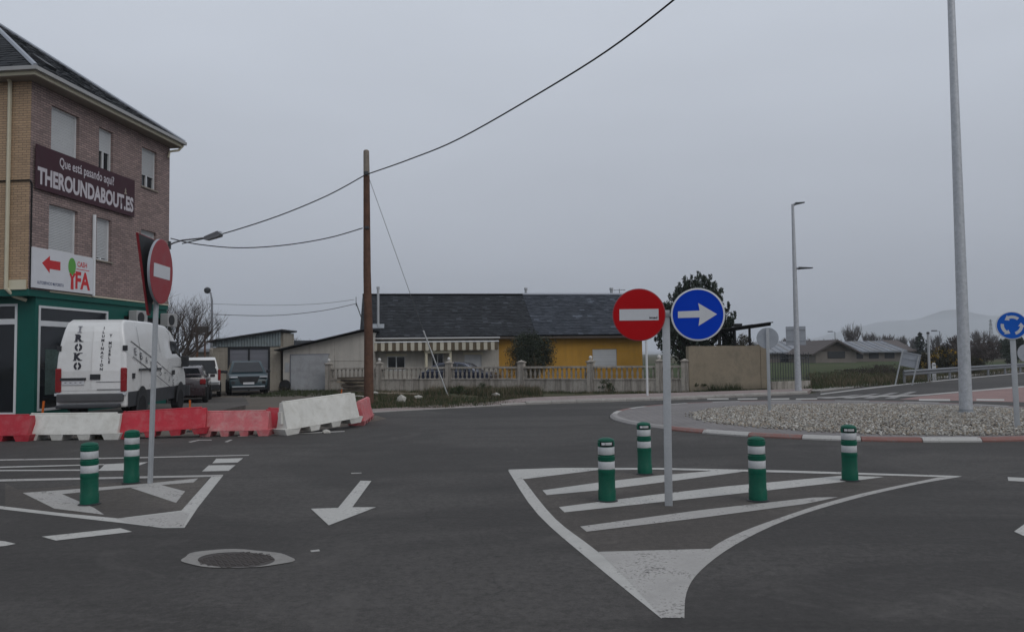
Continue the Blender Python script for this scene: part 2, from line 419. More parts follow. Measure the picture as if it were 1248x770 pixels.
for nm, c1, c2 in (('slate_pieces_dark', (0.015, 0.017, 0.020), (0.029, 0.032, 0.037)), ('slate_pieces_blue', (0.026, 0.031, 0.040), (0.050, 0.057, 0.070))):
    m, t, b = nodes_of(nm)
    ge = N(t, 'ShaderNodeNewGeometry')
    c = ramp(t, ge.outputs['Random Per Island'], [(0.0, c4(c1)), (0.93, c4(c2)), (1.0, c4(c2, 1.9))])
    c = mixc(t, 0.6, c, ramp(t, noise(t, coord(t), 0.6, 6, 0.7), [(0.3, (0.55,)*3), (0.7, (1.3,)*3)]), 'MULTIPLY')
    t.links.new(c, b.inputs['Base Color']); b.inputs['Roughness'].default_value = 0.75; b.inputs['Specular IOR Level'].default_value = 0.2
m, t, b = nodes_of('stone_mix')
at = N(t, 'ShaderNodeVertexColor'); at.layer_name = 'stone_colour'
c = mixc(t, 0.35, at.outputs['Color'], ramp(t, noise(t, coord(t), 40, 3), [(0.3, (0.6,)*3), (0.7, (1.25,)*3)]), 'MULTIPLY')
t.links.new(c, b.inputs['Base Color']); b.inputs['Roughness'].default_value = 0.9

# ------------------------------------------------------------------ mesh building
class MB:
    def __init__(s): s.v = []; s.f = []
    def add(s, vs, fs, M=None):
        o = len(s.v)
        s.v += [tuple(M @ Vector(p)) if M is not None else tuple(p) for p in vs]
        s.f += [tuple(o+i for i in f) for f in fs]
        return s
    def box(s, c, d, rot=None, taper=None):
        x, y, z = d[0]/2, d[1]/2, d[2]/2
        k = taper or 1.0
        vs = [(-x, -y, -z), (x, -y, -z), (x, y, -z), (-x, y, -z), (-x*k, -y*k, z), (x*k, -y*k, z), (x*k, y*k, z), (-x*k, y*k, z)]
        M = Matrix.Translation(c)
        if rot is not None: M = M @ (Euler(rot).to_matrix().to_4x4() if not isinstance(rot, Matrix) else rot.to_4x4())
        return s.add(vs, [(0, 3, 2, 1), (4, 5, 6, 7), (0, 1, 5, 4), (1, 2, 6, 5), (2, 3, 7, 6), (3, 0, 4, 7)], M)
    def span(s, a, b2): # box from corner to corner
        return s.box([(a[i]+b2[i])/2 for i in range(3)], [abs(b2[i]-a[i]) for i in range(3)])
    def tube(s, path, r, n=8, cap=True):
        path = [Vector(p) for p in path]
        rs = r if isinstance(r, (list, tuple)) else [r]*len(path)
        rings = []
        up = None
        for i, p in enumerate(path):
            d = (path[min(i+1, len(path)-1)] - path[max(i-1, 0)])
            d = d.normalized() if d.length > 1e-9 else Vector((0, 0, 1))
            if up is None or abs(up.dot(d)) > 0.98:
                up = Vector((1, 0, 0)) if abs(d.x) < 0.9 else Vector((0, 1, 0))
            a = d.cross(up).normalized(); b2 = d.cross(a).normalized(); up = a.cross(d)
            rings.append([tuple(p + a*(rs[i]*cos(2*pi*k/n)) + b2*(rs[i]*sin(2*pi*k/n))) for k in range(n)])
        o = len(s.v)
        for rg in rings: s.v += rg
        for i in range(len(path)-1):
            for k in range(n):
                k2 = (k+1) % n
                s.f.append((o+i*n+k, o+i*n+k2, o+(i+1)*n+k2, o+(i+1)*n+k))
        if cap:
            s.f.append(tuple(o+k for k in range(n))[::-1]); s.f.append(tuple(o+(len(path)-1)*n+k for k in range(n)))
        return s
    def lathe(s, prof, n=16, M=None, cap=True):      # profile of (radius, z) from bottom to top
        vs = []; fs = []
        for (r, z) in prof:
            vs += [(r*cos(2*pi*k/n), r*sin(2*pi*k/n), z) for k in range(n)]
        for i in range(len(prof)-1):
            for k in range(n):
                k2 = (k+1) % n
                fs.append((i*n+k, i*n+k2, (i+1)*n+k2, (i+1)*n+k))
        if cap:
            fs.append(tuple(range(n))[::-1]); fs.append(tuple((len(prof)-1)*n+k for k in range(n)))
        return s.add(vs, fs, M)
    def prism(s, poly, d, M=None):                    # polygon in local XY, extruded along Z from 0 to d
        n = len(poly)
        vs = [(p[0], p[1], 0) for p in poly] + [(p[0], p[1], d) for p in poly]
        fs = [tuple(range(n))[::-1], tuple(range(n, 2*n))] + [(k, (k+1) % n, n+(k+1) % n, n+k) for k in range(n)]
        return s.add(vs, fs, M)
    def quad(s, a, b2, c, d): return s.add([a, b2, c, d], [(0, 1, 2, 3)])

def area_sign(poly):
    return sum(poly[i][0]*poly[(i+1) % len(poly)][1]-poly[(i+1) % len(poly)][0]*poly[i][1] for i in range(len(poly)))
def ccw(poly): return list(poly) if area_sign(poly) > 0 else list(poly)[::-1]

def mesh_of(name, mb, material, smooth=False, angle=None):
    me = bpy.data.meshes.new(name)
    me.from_pydata(mb.v, [], mb.f)
    me.update()
    if isinstance(material, str): material = MATS[material]
    me.materials.append(material)
    if smooth:
        me.polygons.foreach_set('use_smooth', [True]*len(me.polygons))
        if angle is None: angle = RAD(38)
        bm = bmesh.new(); bm.from_mesh(me)
        for e in bm.edges:
            if len(e.link_faces) == 2 and e.calc_face_angle(0) > angle: e.smooth = False
        bm.to_mesh(me); bm.free()
    return me
def obj(name, mb, material, parent=None, smooth=False, loc=None, M=None):
    me = mb if isinstance(mb, bpy.types.Mesh) else mesh_of(name, mb, material, smooth)
    o = bpy.data.objects.new(name, me)
    COL.objects.link(o)
    if parent is not None: o.parent = parent
    if loc is not None: o.location = loc
    if M is not None: o.matrix_local = M
    return o
def tag(o, label, cat, group=None):
    o['label'] = label; o['category'] = cat
    if group: o['group'] = group
    return o
def thing(name, label, cat, loc=(0, 0, 0), rotz=0.0, group=None, rot=None):
    o = bpy.data.objects.new(name, None)
    COL.objects.link(o)
    o.empty_display_size = 0.2
    o.location = loc
    o.rotation_euler = rot if rot is not None else (0, 0, rotz)
    return tag(o, label, cat, group)
def struct(o): o['kind'] = 'structure'; return o
def copy_tree(o, parent=None):
    c = o.copy(); COL.objects.link(c)
    if parent is not None: c.parent = parent; c.matrix_parent_inverse = o.matrix_parent_inverse
    for ch in list(o.children): copy_tree(ch, c)
    return c
def bevel_mb(mb, width, seg=2, ang=30):
    bm = bmesh.new()
    vs = [bm.verts.new(v) for v in mb.v]
    for f in mb.f:
        try: bm.faces.new([vs[i] for i in f])
        except ValueError: pass
    bm.normal_update()
    es = [e for e in bm.edges if len(e.link_faces) == 2 and e.calc_face_angle(0) > RAD(ang)]
    bmesh.ops.bevel(bm, geom=es, offset=width, segments=seg, affect='EDGES', profile=0.6, clamp_overlap=True)
    bm.verts.ensure_lookup_table(); bm.verts.index_update()
    r = MB(); r.v = [tuple(v.co) for v in bm.verts]; r.f = [tuple(v.index for v in f.verts) for f in bm.faces]
    bm.free()
    return r

def text_part(name, body, material, parent, M, width=None, height=None, bold=0.0, depth=0.002, line=1.0):
    cu = bpy.data.curves.new(name, 'FONT')
    cu.body = body; cu.align_x = 'CENTER'; cu.align_y = 'CENTER'
    cu.offset = bold; cu.space_line = line; cu.resolution_u = 3
    to = bpy.data.objects.new('text_source', cu); COL.objects.link(to)
    dg = bpy.context.evaluated_depsgraph_get(); dg.update()
    me = bpy.data.meshes.new_from_object(to.evaluated_get(dg))
    bpy.data.objects.remove(to); bpy.data.curves.remove(cu)
    xs = [v.co.x for v in me.vertices]; ys = [v.co.y for v in me.vertices]
    w, h = max(xs)-min(xs), max(ys)-min(ys)
    cx, cy = (max(xs)+min(xs))/2, (max(ys)+min(ys))/2
    sx = width/w if width else None; sy = height/h if height else None
    sx = sx or sy; sy = sy or sx
    for v in me.vertices: v.co = ((v.co.x-cx)*sx, (v.co.y-cy)*sy, depth)
    me.materials.clear(); me.materials.append(MATS[material])
    me.name = name
    o = bpy.data.objects.new(name, me); COL.objects.link(o)
    o.parent = parent; o.matrix_local = M
    return o
def frame_xz(x, y, z):    # local drawing frame on a plane that faces -Y: drawing x along +X, drawing y up
    return Matrix.Translation((x, y, z)) @ Matrix.Rotation(pi/2, 4, 'X')
def frame_dir(origin, xdir, up=(0, 0, 1)):
    x = Vector(xdir).normalized(); u = Vector(up); z = x.cross(u).normalized(); y = z.cross(x)
    M = Matrix((x, y, z)).transposed().to_4x4(); M.translation = origin
    return M

# ================================================================== SETTING
def sheet(name, pts, z, material, parent=None):
    p = ccw([(q[0], q[1]) for q in pts])
    mb = MB(); mb.add([(x, y, z) for x, y in p], [tuple(range(len(p)))])
    return obj(name, mb, material, parent)
def gpts(pix, z=0.0): return [G(x, y, z)[:2] for x, y in pix]

mb = MB(); mb.quad((-4000, -200, -0.02), (4000, -200, -0.02), (4000, 6000, -0.02), (-4000, 6000, -0.02))
struct(obj('ground', mb, 'field_ground'))

BARLINE = [(-60, 17.9), (-11.4, 17.95), (-7.9, 18.05), (-5.2, 18.35), (-4.1, 20.4), (-3.6, 22.6)]
KERB_PX = [(450, 503), (540, 498), (630, 493.5), (700, 491), (830, 487), (940, 482), (985, 480)]
KERB = [tuple(G(*q)[:2]) for q in KERB_PX]
BACK = gpts([(450, 496), (540, 490.5), (640, 485.5), (740, 481.8), (830, 479.2), (940, 475.5), (990, 474.0)], 0.08)
EDGE = [tuple(G(*q)[:2]) for q in [(1000, 477.5), (1060, 470), (1120, 463.5), (1248, 452)]] + [(75, 97)]
road = struct(sheet('road', [(-60, -15), (70, -15), (140, 100)] + EDGE[::-1] + KERB[::-1] + BARLINE[::-1], 0.0, 'asphalt'))
struct(sheet('parking_lot', BARLINE[1:] + [(-7.6, 33), (-10.2, 44.5), (-40, 44.5), (-40, 17.95)], -0.006, 'dirt_lot'))
fcm = MB(); fcm.prism(ccw([(-18, 18.75), (-8.9, 18.75), (-9.3, 27.5), (-10.6, 29.2), (-18, 29.2)]), 0.17, Matrix.Translation((0, 0, -0.03))); struct(obj('forecourt', fcm, 'asphalt_worn'))
struct(sheet('driveway', [(-18, 18.3), (-9.6, 18.3), (-10.0, 30), (-12.2, 36), (-18, 36)], -0.001, 'asphalt_worn'))
struct(sheet('field', [(12.2, 38), (19, 42.5), (25, 49), (42, 66), (75, 100), (60, 135), (-10, 135), (-10, 60), (12.2, 60)], -0.008, 'green_field'))

# pavement: a slab whose front edge drops to the carriageway at the driveway end
def pave_h(x): return 0.02 + 0.10*min(max((x+0.6)/1.2, 0), 1)
def densify(pts, step):
    out = []
    for i in range(len(pts)-1):
        a, b2 = Vector(pts[i]), Vector(pts[i+1]); n = max(1, int((b2-a).length/step))
        out += [a.lerp(b2, k/n) for k in range(n)]
    return out + [Vector(pts[-1])]
def resample(pts, n):
    d = densify(pts, 0.05); L = [0]
    for i in range(1, len(d)): L.append(L[-1]+(d[i]-d[i-1]).length)
    out = []; j = 0
    for k in range(n):
        s = L[-1]*k/(n-1)
        while j < len(L)-2 and L[j+1] < s: j += 1
        t_ = (s-L[j])/max(L[j+1]-L[j], 1e-9); out.append(d[j].lerp(d[j+1], min(t_, 1)))
    return out
NP = 40
fr, bk = resample(KERB, NP), resample(BACK, NP)
mb = MB()
for i in range(NP):
    n_ = (bk[i]-fr[i]).normalized(); f_ = fr[i]+n_*0.16
    h = pave_h(fr[i].x)
    mb.v += [(f_.x, f_.y, h-0.004), (bk[i].x, bk[i].y, h-0.004), (bk[i].x, bk[i].y, -0.05), (f_.x, f_.y, -0.05)]
for i in range(NP-1):
    o = i*4
    for k in range(4): mb.f.append((o+k, o+4+k, o+4+(k+1) % 4, o+(k+1) % 4))
mb.f += [(0, 1, 2, 3), tuple((NP-1)*4+k for k in (3, 2, 1, 0))]
pavement = struct(obj('pavement', mb, 'pink_pavers'))
kl = resample(KERB, 20)
for i in range(19):
    a, b2 = kl[i], kl[i+1]; d = b2-a; L = d.length; h = (pave_h(a.x)+pave_h(b2.x))/2+0.004
    mb = MB(); pr = [(0, -0.05), (0.15, -0.05), (0.15, h), (0.045, h), (0.0, h*0.55)]
    M = Matrix.Translation((a.x, a.y, 0)) @ Matrix.Rotation(math.atan2(d.y, d.x), 4, 'Z') @ Matrix(((0, 0, 1, 0), (1, 0, 0, 0), (0, 1, 0, 0), (0, 0, 0, 1)))
    mb.prism(pr, L-0.012, M)
    obj('kerbstone', mb, 'concrete_pale', pavement)
for i in range(len(EDGE)-1):       # low kerb strip along the exit road
    a, b2 = Vector(EDGE[i]), Vector(EDGE[i+1]); d = (b2-a); n_ = Vector((-d.y, d.x)).normalized()
    mb = MB(); mb.prism(ccw([a, b2, b2+n_*0.9, a+n_*0.9]), 0.05)
    obj('verge_strip', mb, 'concrete_pale', pavement)

# ------------------------------------------------------------------ road markings (parts of the road)
mz = [0]
def marking(name, pix, worn=False, world=None, material=None):
    pts = world if world is not None else gpts(pix)
    o = sheet(name, pts, 0.003+(mz[0] % 7)*0.0005, material or ('road_paint_worn' if worn else 'road_paint'), road)
    mz[0] += 1
    return o
def zc(ox, oy, s): return lambda pts: [(ox+x/s, oy+y/s) for x, y in pts]
Z1 = zc(590, 490, 1.8967)
Z2 = zc(0, 500, 2.713)
def smooth_pts(pts, n=4):           # Catmull-Rom through pixel points
    out = []
    P = [pts[0]]+pts+[pts[-1]]
    for i in range(1, len(P)-2):
        for k in range(n):
            u = k/n
            out.append(tuple(0.5*((2*P[i][c])+(-P[i-1][c]+P[i+1][c])*u+(2*P[i-1][c]-5*P[i][c]+4*P[i+1][c]-P[i+2][c])*u*u+(-P[i-1][c]+3*P[i][c]-3*P[i+1][c]+P[i+2][c])*u**3) for c in (0, 1)))
    return out+[pts[-1]]
isl_in = Z1(smooth_pts([(80, 170), (165, 270), (262, 345)]) + smooth_pts([(525, 338), (600, 298), (720, 255), (800, 230), (900, 205), (1060, 173)])) + Z1([(300, 156)])
sheet('hatched_area', gpts(isl_in), 0.002, 'asphalt_worn', road)
marking('edge_line', Z1(smooth_pts([(55, 157), (125, 260), (250, 370), (410, 500)]) + smooth_pts([(425, 480), (262, 345), (165, 270), (90, 178)])))
marking('edge_line', Z1(smooth_pts([(463, 500), (468, 440), (500, 390), (580, 330), (700, 272), (850, 225), (1000, 190), (1105, 172)]) + smooth_pts([(1050, 174), (900, 205), (800, 230), (720, 255), (600, 298), (525, 338), (465, 400), (430, 484)])), True)
marking('solid_tip', Z1([(264, 346), (523, 339), (490, 372), (462, 420), (455, 499), (412, 499), (330, 410)]), True)
marking('edge_line', Z1([(56, 156), (180, 152), (400, 152), (700, 158), (1105, 171), (1090, 174), (700, 163), (400, 156), (262, 157), (92, 178), (70, 172)]))
marking('hatch_stripe', Z1([(135, 204), (145, 215), (264, 204), (440, 182), (612, 159), (540, 158), (400, 170), (264, 186)]))
marking('hatch_stripe', Z1([(173, 243), (186, 255), (420, 230), (640, 206), (880, 179), (925, 173), (830, 170), (560, 195), (380, 216)]))
marking('hatch_stripe', Z1([(222, 288), (237, 300), (500, 268), (740, 236), (818, 220), (760, 221), (500, 250)]), True)

sheet('hatched_area', gpts(Z2([(60, 262), (640, 222), (690, 222), (605, 332), (470, 350), (380, 356), (200, 338), (17, 318), (17, 240)])), 0.002, 'asphalt_worn', road)
marking('edge_line', Z2([(17, 318), (200, 339), (390, 357), (600, 331), (702, 216), (738, 215), (655, 320), (610, 388), (540, 389), (420, 374), (250, 355), (17, 328), (-200, 300), (-200, 290)]))
marking('solid_tip', Z2([(383, 358), (470, 350), (598, 335), (628, 340), (606, 386), (541, 387), (420, 371)]), True)
marking('hatch_stripe', Z2([(75, 273), (270, 259), (450, 245), (655, 225), (640, 238), (430, 255), (205, 277), (310, 322), (345, 345), (180, 325)]), True)
marking('hatch_stripe', Z2([(432, 256), (530, 246), (612, 268), (582, 306)]), True)
marking('lane_line', Z2([(-150, 230), (17, 228), (738, 213), (735, 219), (17, 235), (-150, 238)]), True)
marking('lane_line', Z2([(-150, 166), (17, 162), (400, 156), (825, 147), (822, 150), (400, 160), (17, 166), (-150, 170)]), True)
marking('lane_line', Z2([(-150, 192), (17, 186), (345, 178), (345, 181), (17, 190), (-150, 196)]))
marking('lane_line', Z2([(-150, 199), (17, 197), (330, 195), (330, 199), (17, 200.5), (-150, 203)]))
marking('solid_tip', Z2([(325, 200), (347, 178), (490, 171), (415, 199)]))
marking('lane_dash', Z2([(702, 175), (715, 160), (804, 158), (786, 172)]))
marking('lane_dash', Z2([(668, 202), (690, 182), (779, 181), (756, 200)]))
marking('lane_dash', Z2([(138, 418), (185, 431), (437, 402), (398, 390)]))
marking('lane_dash', Z2([(-60, 425), (17, 434), (52, 442), (17, 449), (-60, 455)]))
marking('lane_arrow', Z2([(1192, 233), (1228, 234), (1165, 321), (1243, 321), (1087, 381), (1028, 326), (1118, 323)]))
marking('faint_line', Z2([(622, 104), (655, 97), (700, 97), (700, 99), (660, 99), (630, 106)]), True)
marking('faint_line', Z2([(742, 104), (760, 97), (770, 97), (752, 105)]), True)
marking('faint_line', [(290, 531), (420, 525), (420, 526), (290, 532)], True)
marking('paint_speck', Z2([(1025, 464), (1055, 460), (1058, 466), (1030, 469)]), True)
marking('paint_speck', Z2([(1160, 207), (1195, 206), (1195, 209), (1162, 210)]), True)
marking('lane_dash', [(1228, 581.5), (1300, 585), (1300, 590), (1229, 586)])
marking('lane_arrow', [(1236, 648), (1275, 620), (1275, 636), (1360, 640), (1360, 654), (1275, 652), (1275, 666)])
for a, b2 in ((820, 850), (862, 888), (899, 923), (940, 962), (970, 996)):
    marking('give_way_dash', [(a, 485.6), (b2, 485.2), (b2, 486.5), (a, 486.9)])
# exit road at the right: edge lines, hatching, dashes and the reddish splitter surface
sheet('splitter_surface', gpts([(1096, 486.5), (1248, 490), (1420, 494), (1420, 455), (1248, 471), (1160, 479.5), (1120, 483)]), 0.002, 'red_surface', road)
marking('edge_line', [(996, 484), (1120, 481), (1248, 470.2), (1420, 453), (1420, 454.5), (1248, 471.8), (1120, 482.6), (996, 485)], True)
marking('edge_line', [(1000, 479.6), (1060, 472.2), (1120, 465.6), (1248, 454), (1420, 440), (1420, 440.6), (1248, 455), (1120, 466.8), (1060, 473.6), (1000, 481)], True)
for k in range(4):
    marking('hatch_stripe', [(1000+26*k, 485.4), (1012+26*k, 485.6), (1052+22*k, 480.6-1.2*k), (1043+22*k, 480.8-1.2*k)], material='ghost_paint')
for a, b2 in ((1120, 1158), (1190, 1224), (1256, 1290)):
    marking('give_way_dash', [(a, 486.2), (b2, 486.4), (b2, 488.4), (a, 488.2)])

# manhole in the carriageway
mc = G(287.5, 682)
mh = thing('manhole_cover', 'round iron manhole cover in a pale mortar ring on the asphalt', 'manhole cover', (mc.x, mc.y, 0))
ring = MB(); ino, outo = [], []
for k in range(40):
    a = 2*pi*k/40; w_ = 1+0.05*sin(3*a+1)+0.03*sin(7*a)
    po = G(287.5+68*cos(a)*w_, 681+11.2*sin(a)*w_); pi_ = G(288+47*cos(a), 682.6+9.4*sin(a))
    outo.append((po.x-mc.x, po.y-mc.y)); ino.append((pi_.x-mc.x, pi_.y-mc.y))
ring.v = [(x, y, 0.006) for x, y in ino]+[(x, y, 0.006) for x, y in outo]
ring.f = [(k, (k+1) % 40, 40+(k+1) % 40, 40+k)[::-1] for k in range(40)]
obj('mortar_ring', ring, 'mortar_patch', mh)
lid = MB(); lid.add([(x*1.0, y*1.0, 0.003) for x, y in ino], [tuple(range(40))[::-1] if area_sign(ino) < 0 else tuple(range(40))])
lido = obj('lid', lid, 'iron_cover', mh)
st = MB()
for i in range(-6, 7):
    for j in range(-5, 6):
        x, y = i*0.052+(j % 2)*0.026, j*0.048
        if (x/0.33)**2+(y/0.26)**2 < 0.9: st.box((x, y, 0.006), (0.034, 0.030, 0.006), (0, 0, 0.4))
so = obj('stud', st, 'iron_cover', lido); so['kind'] = 'stuff'

# ------------------------------------------------------------------ roundabout island
IC, IR = Vector((8.9, 21.3)), 6.25
GC, GR = Vector((9.45, 20.2)), 4.75
APZ = 0.08
mb = MB(); n = 72
mb.lathe([(IR-0.18, -0.02), (IR-0.18, APZ-0.004), (0.01, APZ+0.02)], n, Matrix.Translation((IC.x, IC.y, 0)), cap=False)
island = struct(obj('roundabout_island', mb, 'apron_pavers'))
for k in range(n):
    if k % 2: continue
    a0, a1 = 2*pi*k/n+0.0012, 2*pi*(k+2)/n-0.0012
    kb = MB()
    prof = [(IR, -0.02), (IR, 0.03), (IR-0.06, APZ), (IR-0.2, APZ), (IR-0.2, -0.02)]
    segs = 4
    for q in range(segs+1):
        a = a0+(a1-a0)*q/segs
        kb.v += [(IC.x+r_*cos(a), IC.y+r_*sin(a), z_) for r_, z_ in prof]
    for q in range(segs):
        for e in range(5): kb.f.append((q*5+e, (q+1)*5+e, (q+1)*5+(e+1) % 5, q*5+(e+1) % 5))
    kb.f += [(4, 3, 2, 1, 0), tuple(segs*5+e for e in range(5))]
    ang = (a0+a1)/2
    faded = pi*0.93 < ang < pi*1.16
    obj('kerb_segment', kb, ('faded_kerb_paint' if faded else ('red_kerb_paint' if (k//2) % 2 else 'white_kerb_paint')), island)
def mound(x, y):
    d = (Vector((x, y))-GC).length/GR
    return APZ + 0.01 + 0.12*(1-d*d)
mb = MB(); rings_ = 12
mb.lathe([(GR*(1-k/rings_)+0.01, APZ-0.02+0.12*(1-(1-k/rings_)**2)) for k in range(rings_+1)], 40, Matrix.Translation((GC.x, GC.y, 0)), cap=False)
obj('gravel_bed', mb, 'gravel_bed', island)
# loose stones: one uncountable mass
stone_protos = []
for k in range(10):
    bm = bmesh.new(); bmesh.ops.create_icosphere(bm, subdivisions=1, radius=1.0)
    bm.verts.ensure_lookup_table()
    vs = [tuple(Vector(v.co)*rng.uniform(0.72, 1.15)) for v in bm.verts]; fs = [tuple(v.index for v in f.verts) for f in bm.faces]
    stone_protos.append((vs, fs)); bm.free()
gv = MB(); gcol = []
pal = [(0.40, 0.37, 0.32), (0.46, 0.44, 0.40), (0.30, 0.26, 0.21), (0.36, 0.30, 0.23), (0.22, 0.20, 0.18), (0.52, 0.50, 0.46), (0.33, 0.31, 0.28)]
for k in range(27000):
    rr, aa = GR*math.sqrt(rng.random()), rng.random()*2*pi
    if rr > GR*0.97 and rng.random() < 0.3: rr += rng.uniform(0, 0.25)
    x, y = GC.x+rr*cos(aa), GC.y+rr*sin(aa)
    s_ = rng.uniform(0.018, 0.038)*(1.35 if rng.random() < 0.10 else 1)
    vs, fs = stone_protos[k % 10]
    z_ = (mound(x, y) if rr < GR else APZ+0.012)
    M = Matrix.Translation((x, y, z_-0.005+rng.uniform(0, 0.02))) @ Euler((rng.uniform(0, 6), rng.uniform(0, 6), rng.uniform(0, 6))).to_matrix().to_4x4() @ Matrix.Diagonal((s_*rng.uniform(0.8, 1.3), s_, s_*rng.uniform(0.5, 0.8), 1))
    gv.add(vs, fs, M)
    c = rng.choice(pal); j = rng.uniform(0.6, 1.0)
    gcol += [(c[0]*j, c[1]*j, c[2]*j, 1)]*len(fs)
me = mesh_of('gravel', gv, 'stone_mix')
ca = me.color_attributes.new('stone_colour', 'BYTE_COLOR', 'CORNER')
flat = []
for p_, c in zip(me.polygons, gcol):
    lc = tuple((v if False else v) for v in c)
    for _ in range(p_.loop_total): flat += lc
ca.data.foreach_set('color', flat)
go = obj('gravel', me, None); go['kind'] = 'stuff'; go['label'] = 'pale loose gravel heaped on the roundabout island'; go['category'] = 'gravel'

# ------------------------------------------------------------------ distant hills
def hill(name, prof, Y, depth, base=-5):
    mb = MB(); nx = len(prof); ny = 7
    for j in range(ny):
        u = j/(ny-1)
        for (px_, py_) in prof:
            p_ = A(px_, py_, Y)
            hgt = max(p_.z, 0)*(sin(pi*(0.06+0.88*u)))*(1+0.06*sin(px_*0.05+j*2))
            mb.v.append((p_.x*(1+0.5*(u-0.5)*depth/Y), Y+(u-0.5)*depth, base+hgt))
    for j in range(ny-1):
        for i in range(nx-1): mb.f.append((j*nx+i, j*nx+i+1, (j+1)*nx+i+1, (j+1)*nx+i))
    return struct(obj(name, mb, 'hill_cover', smooth=True))
hill('hills', [(x, 427-40*math.exp(-((x-1152)/98)**2)-24*math.exp(-((x-1290)/130)**2)-15*math.exp(-((x-1020)/80)**2)-2.5*sin(x*0.031)-1.5*sin(x*0.083)-6*math.exp(-((x-300)/300)**2)) for x in range(-250, 1600, 14)], 5300, 900)

# ================================================================== APARTMENT BUILDING WITH SHOP
BY = 22.5
bc = A(34, 352, BY)
bd = Vector((0.107, 1, 0)).normalized()
BROT = math.atan2(bd.y, bd.x)
bld = thing('apartment_building', 'three storey brown brick building with green shop front and slate roof', 'building', (bc.x, bc.y, 0), BROT)
bn = Vector((bd.y, -bd.x, 0))        # outward normal of the long side
def FP(px, py, off=0.0):             # facade coordinates (along, up) of the wall point seen at that pixel
    d = ray(px, py); o = Vector((bc.x, bc.y, 0))+bn*off
    t_ = (o-CP).dot(bn)/d.dot(bn); p_ = CP+d*t_-o
    return p_.dot(bd), p_.z
BL, BW = 7.45, 12.0
Z1F = FP(36, 352)[1]; ZE = FP(48, 103)[1]
def wins(l):
    out = []
    for xa, xb, ya, yb in l:
        t0, z1 = FP(xa, ya); _, z0 = FP(xa, yb); t1, _ = FP(xb, ya); out.append((t0, t1, z0, z1))
    return out
W_TOP = wins([(63, 97, 127, 183), (121, 138.5, 154, 206), (173, 191.5, 179, 230)])
W_LOW = wins([(60, 95, 247, 303), (118, 136, 264, 318), (172, 190.5, 280, 327)])
zt = sum(w[3] for w in W_TOP)/3; zb = sum(w[2] for w in W_TOP)/3; lt = sum(w[3] for w in W_LOW)/3; lb = sum(w[2] for w in W_LOW)/3
OPEN = [(w[0], w[1], zb, zt) for w in W_TOP]+[(w[0], w[1], lb, lt) for w in W_LOW]
def wall_with_holes(x0, x1, z0, z1, holes, depth, to3):
    """front face as a grid with the openings left out, plus reveals; to3(x, d, z) gives the local point"""
    xs = sorted({x0, x1, *[h[0] for h in holes], *[h[1] for h in holes]}); zs = sorted({z0, z1, *[h[2] for h in holes], *[h[3] for h in holes]})
    mb = MB()
    for i in range(len(xs)-1):
        for j in range(len(zs)-1):
            cx, cz = (xs[i]+xs[i+1])/2, (zs[j]+zs[j+1])/2
            if any(h[0] < cx < h[1] and h[2] < cz < h[3] for h in holes): continue
            mb.quad(to3(xs[i], 0, zs[j]), to3(xs[i+1], 0, zs[j]), to3(xs[i+1], 0, zs[j+1]), to3(xs[i], 0, zs[j+1]))
    for (a, b2, c, d) in holes:
        mb.quad(to3(a, 0, c), to3(a, depth, c), to3(a, depth, d), to3(a, 0, d)); mb.quad(to3(b2, depth, c), to3(b2, 0, c), to3(b2, 0, d), to3(b2, depth, d))
        mb.quad(to3(a, depth, d), to3(b2, depth, d), to3(b2, 0, d), to3(a, 0, d)); mb.quad(to3(a, 0, c), to3(b2, 0, c), to3(b2, depth, c), to3(a, depth, c))
    return mb
wallS = wall_with_holes(0.003, BL, Z1F, ZE, OPEN, 0.2, lambda x, d, z: (x, d, z))
wallS.quad((BL, 0, Z1F), (BL, BW, Z1F), (BL, BW, ZE), (BL, 0, ZE)); wallS.quad((BL, BW, Z1F), (0, BW, Z1F), (0, BW, ZE), (BL, BW, ZE))
obj('brick_wall', wallS, 'brown_brick', bld)
fo = [(1.2+2.6*k, 2.4+2.6*k, z0, z1) for k in range(4) for z0, z1 in ((zb, zt), (lb, lt))]
wallF = wall_with_holes(0.0, BW, Z1F, ZE, fo, 0.2, lambda y, d, z: (d, y, z))
obj('front_wall', wallF, 'tan_brick', bld)
slabm = MB(); slabm.box((BL/2, BW/2, Z1F-0.1), (BL-0.01, BW-0.01, 0.2)); obj('floor_slab', slabm, 'shop_green', bld)
def sash(x0, x1, z0, z1, blind, side=True):
    P = (lambda x, y, z: (x, y, z)) if side else (lambda x, y, z: (y, x, z))
    def bx(mb, a, b2): mb.span(P(*a), P(*b2))
    fm = MB(); w = 0.06
    zc_ = z1-(z1-z0)*blind
    bx(fm, (x0, 0.10, z0), (x0+w, 0.17, z1)); bx(fm, (x1-w, 0.10, z0), (x1, 0.17, z1)); bx(fm, (x0+w, 0.10, z0), (x1-w, 0.17, z0+w)); bx(fm, (x0+w, 0.10, z1-w), (x1-w, 0.17, z1))
    if blind < 0.98: bx(fm, ((x0+x1)/2-0.03, 0.115, z0+w), ((x0+x1)/2+0.03, 0.17, zc_))
    win = obj('window', fm, 'white_frame', bld)
    gm = MB(); bx(gm, (x0+w*0.5, 0.172, z0+w*0.5), (x1-w*0.5, 0.19, z1-w*0.5)); obj('pane', gm, 'window_glass', win)
    bm_ = MB(); nsl = max(3, int((z1-zc_)/0.05)); hs = (z1-w-zc_)/nsl
    for k in range(nsl): bx(bm_, (x0+w, 0.118+0.004*(k % 2), zc_+k*hs), (x1-w, 0.15, zc_+(k+1)*hs-0.010))
    obj('roller_blind', bm_, 'blind_white', win)
    sm = MB(); bx(sm, (x0-0.04, -0.05, z0-0.05), (x1+0.04, 0.1, z0-0.001)); obj('sill', sm, 'soffit', win)
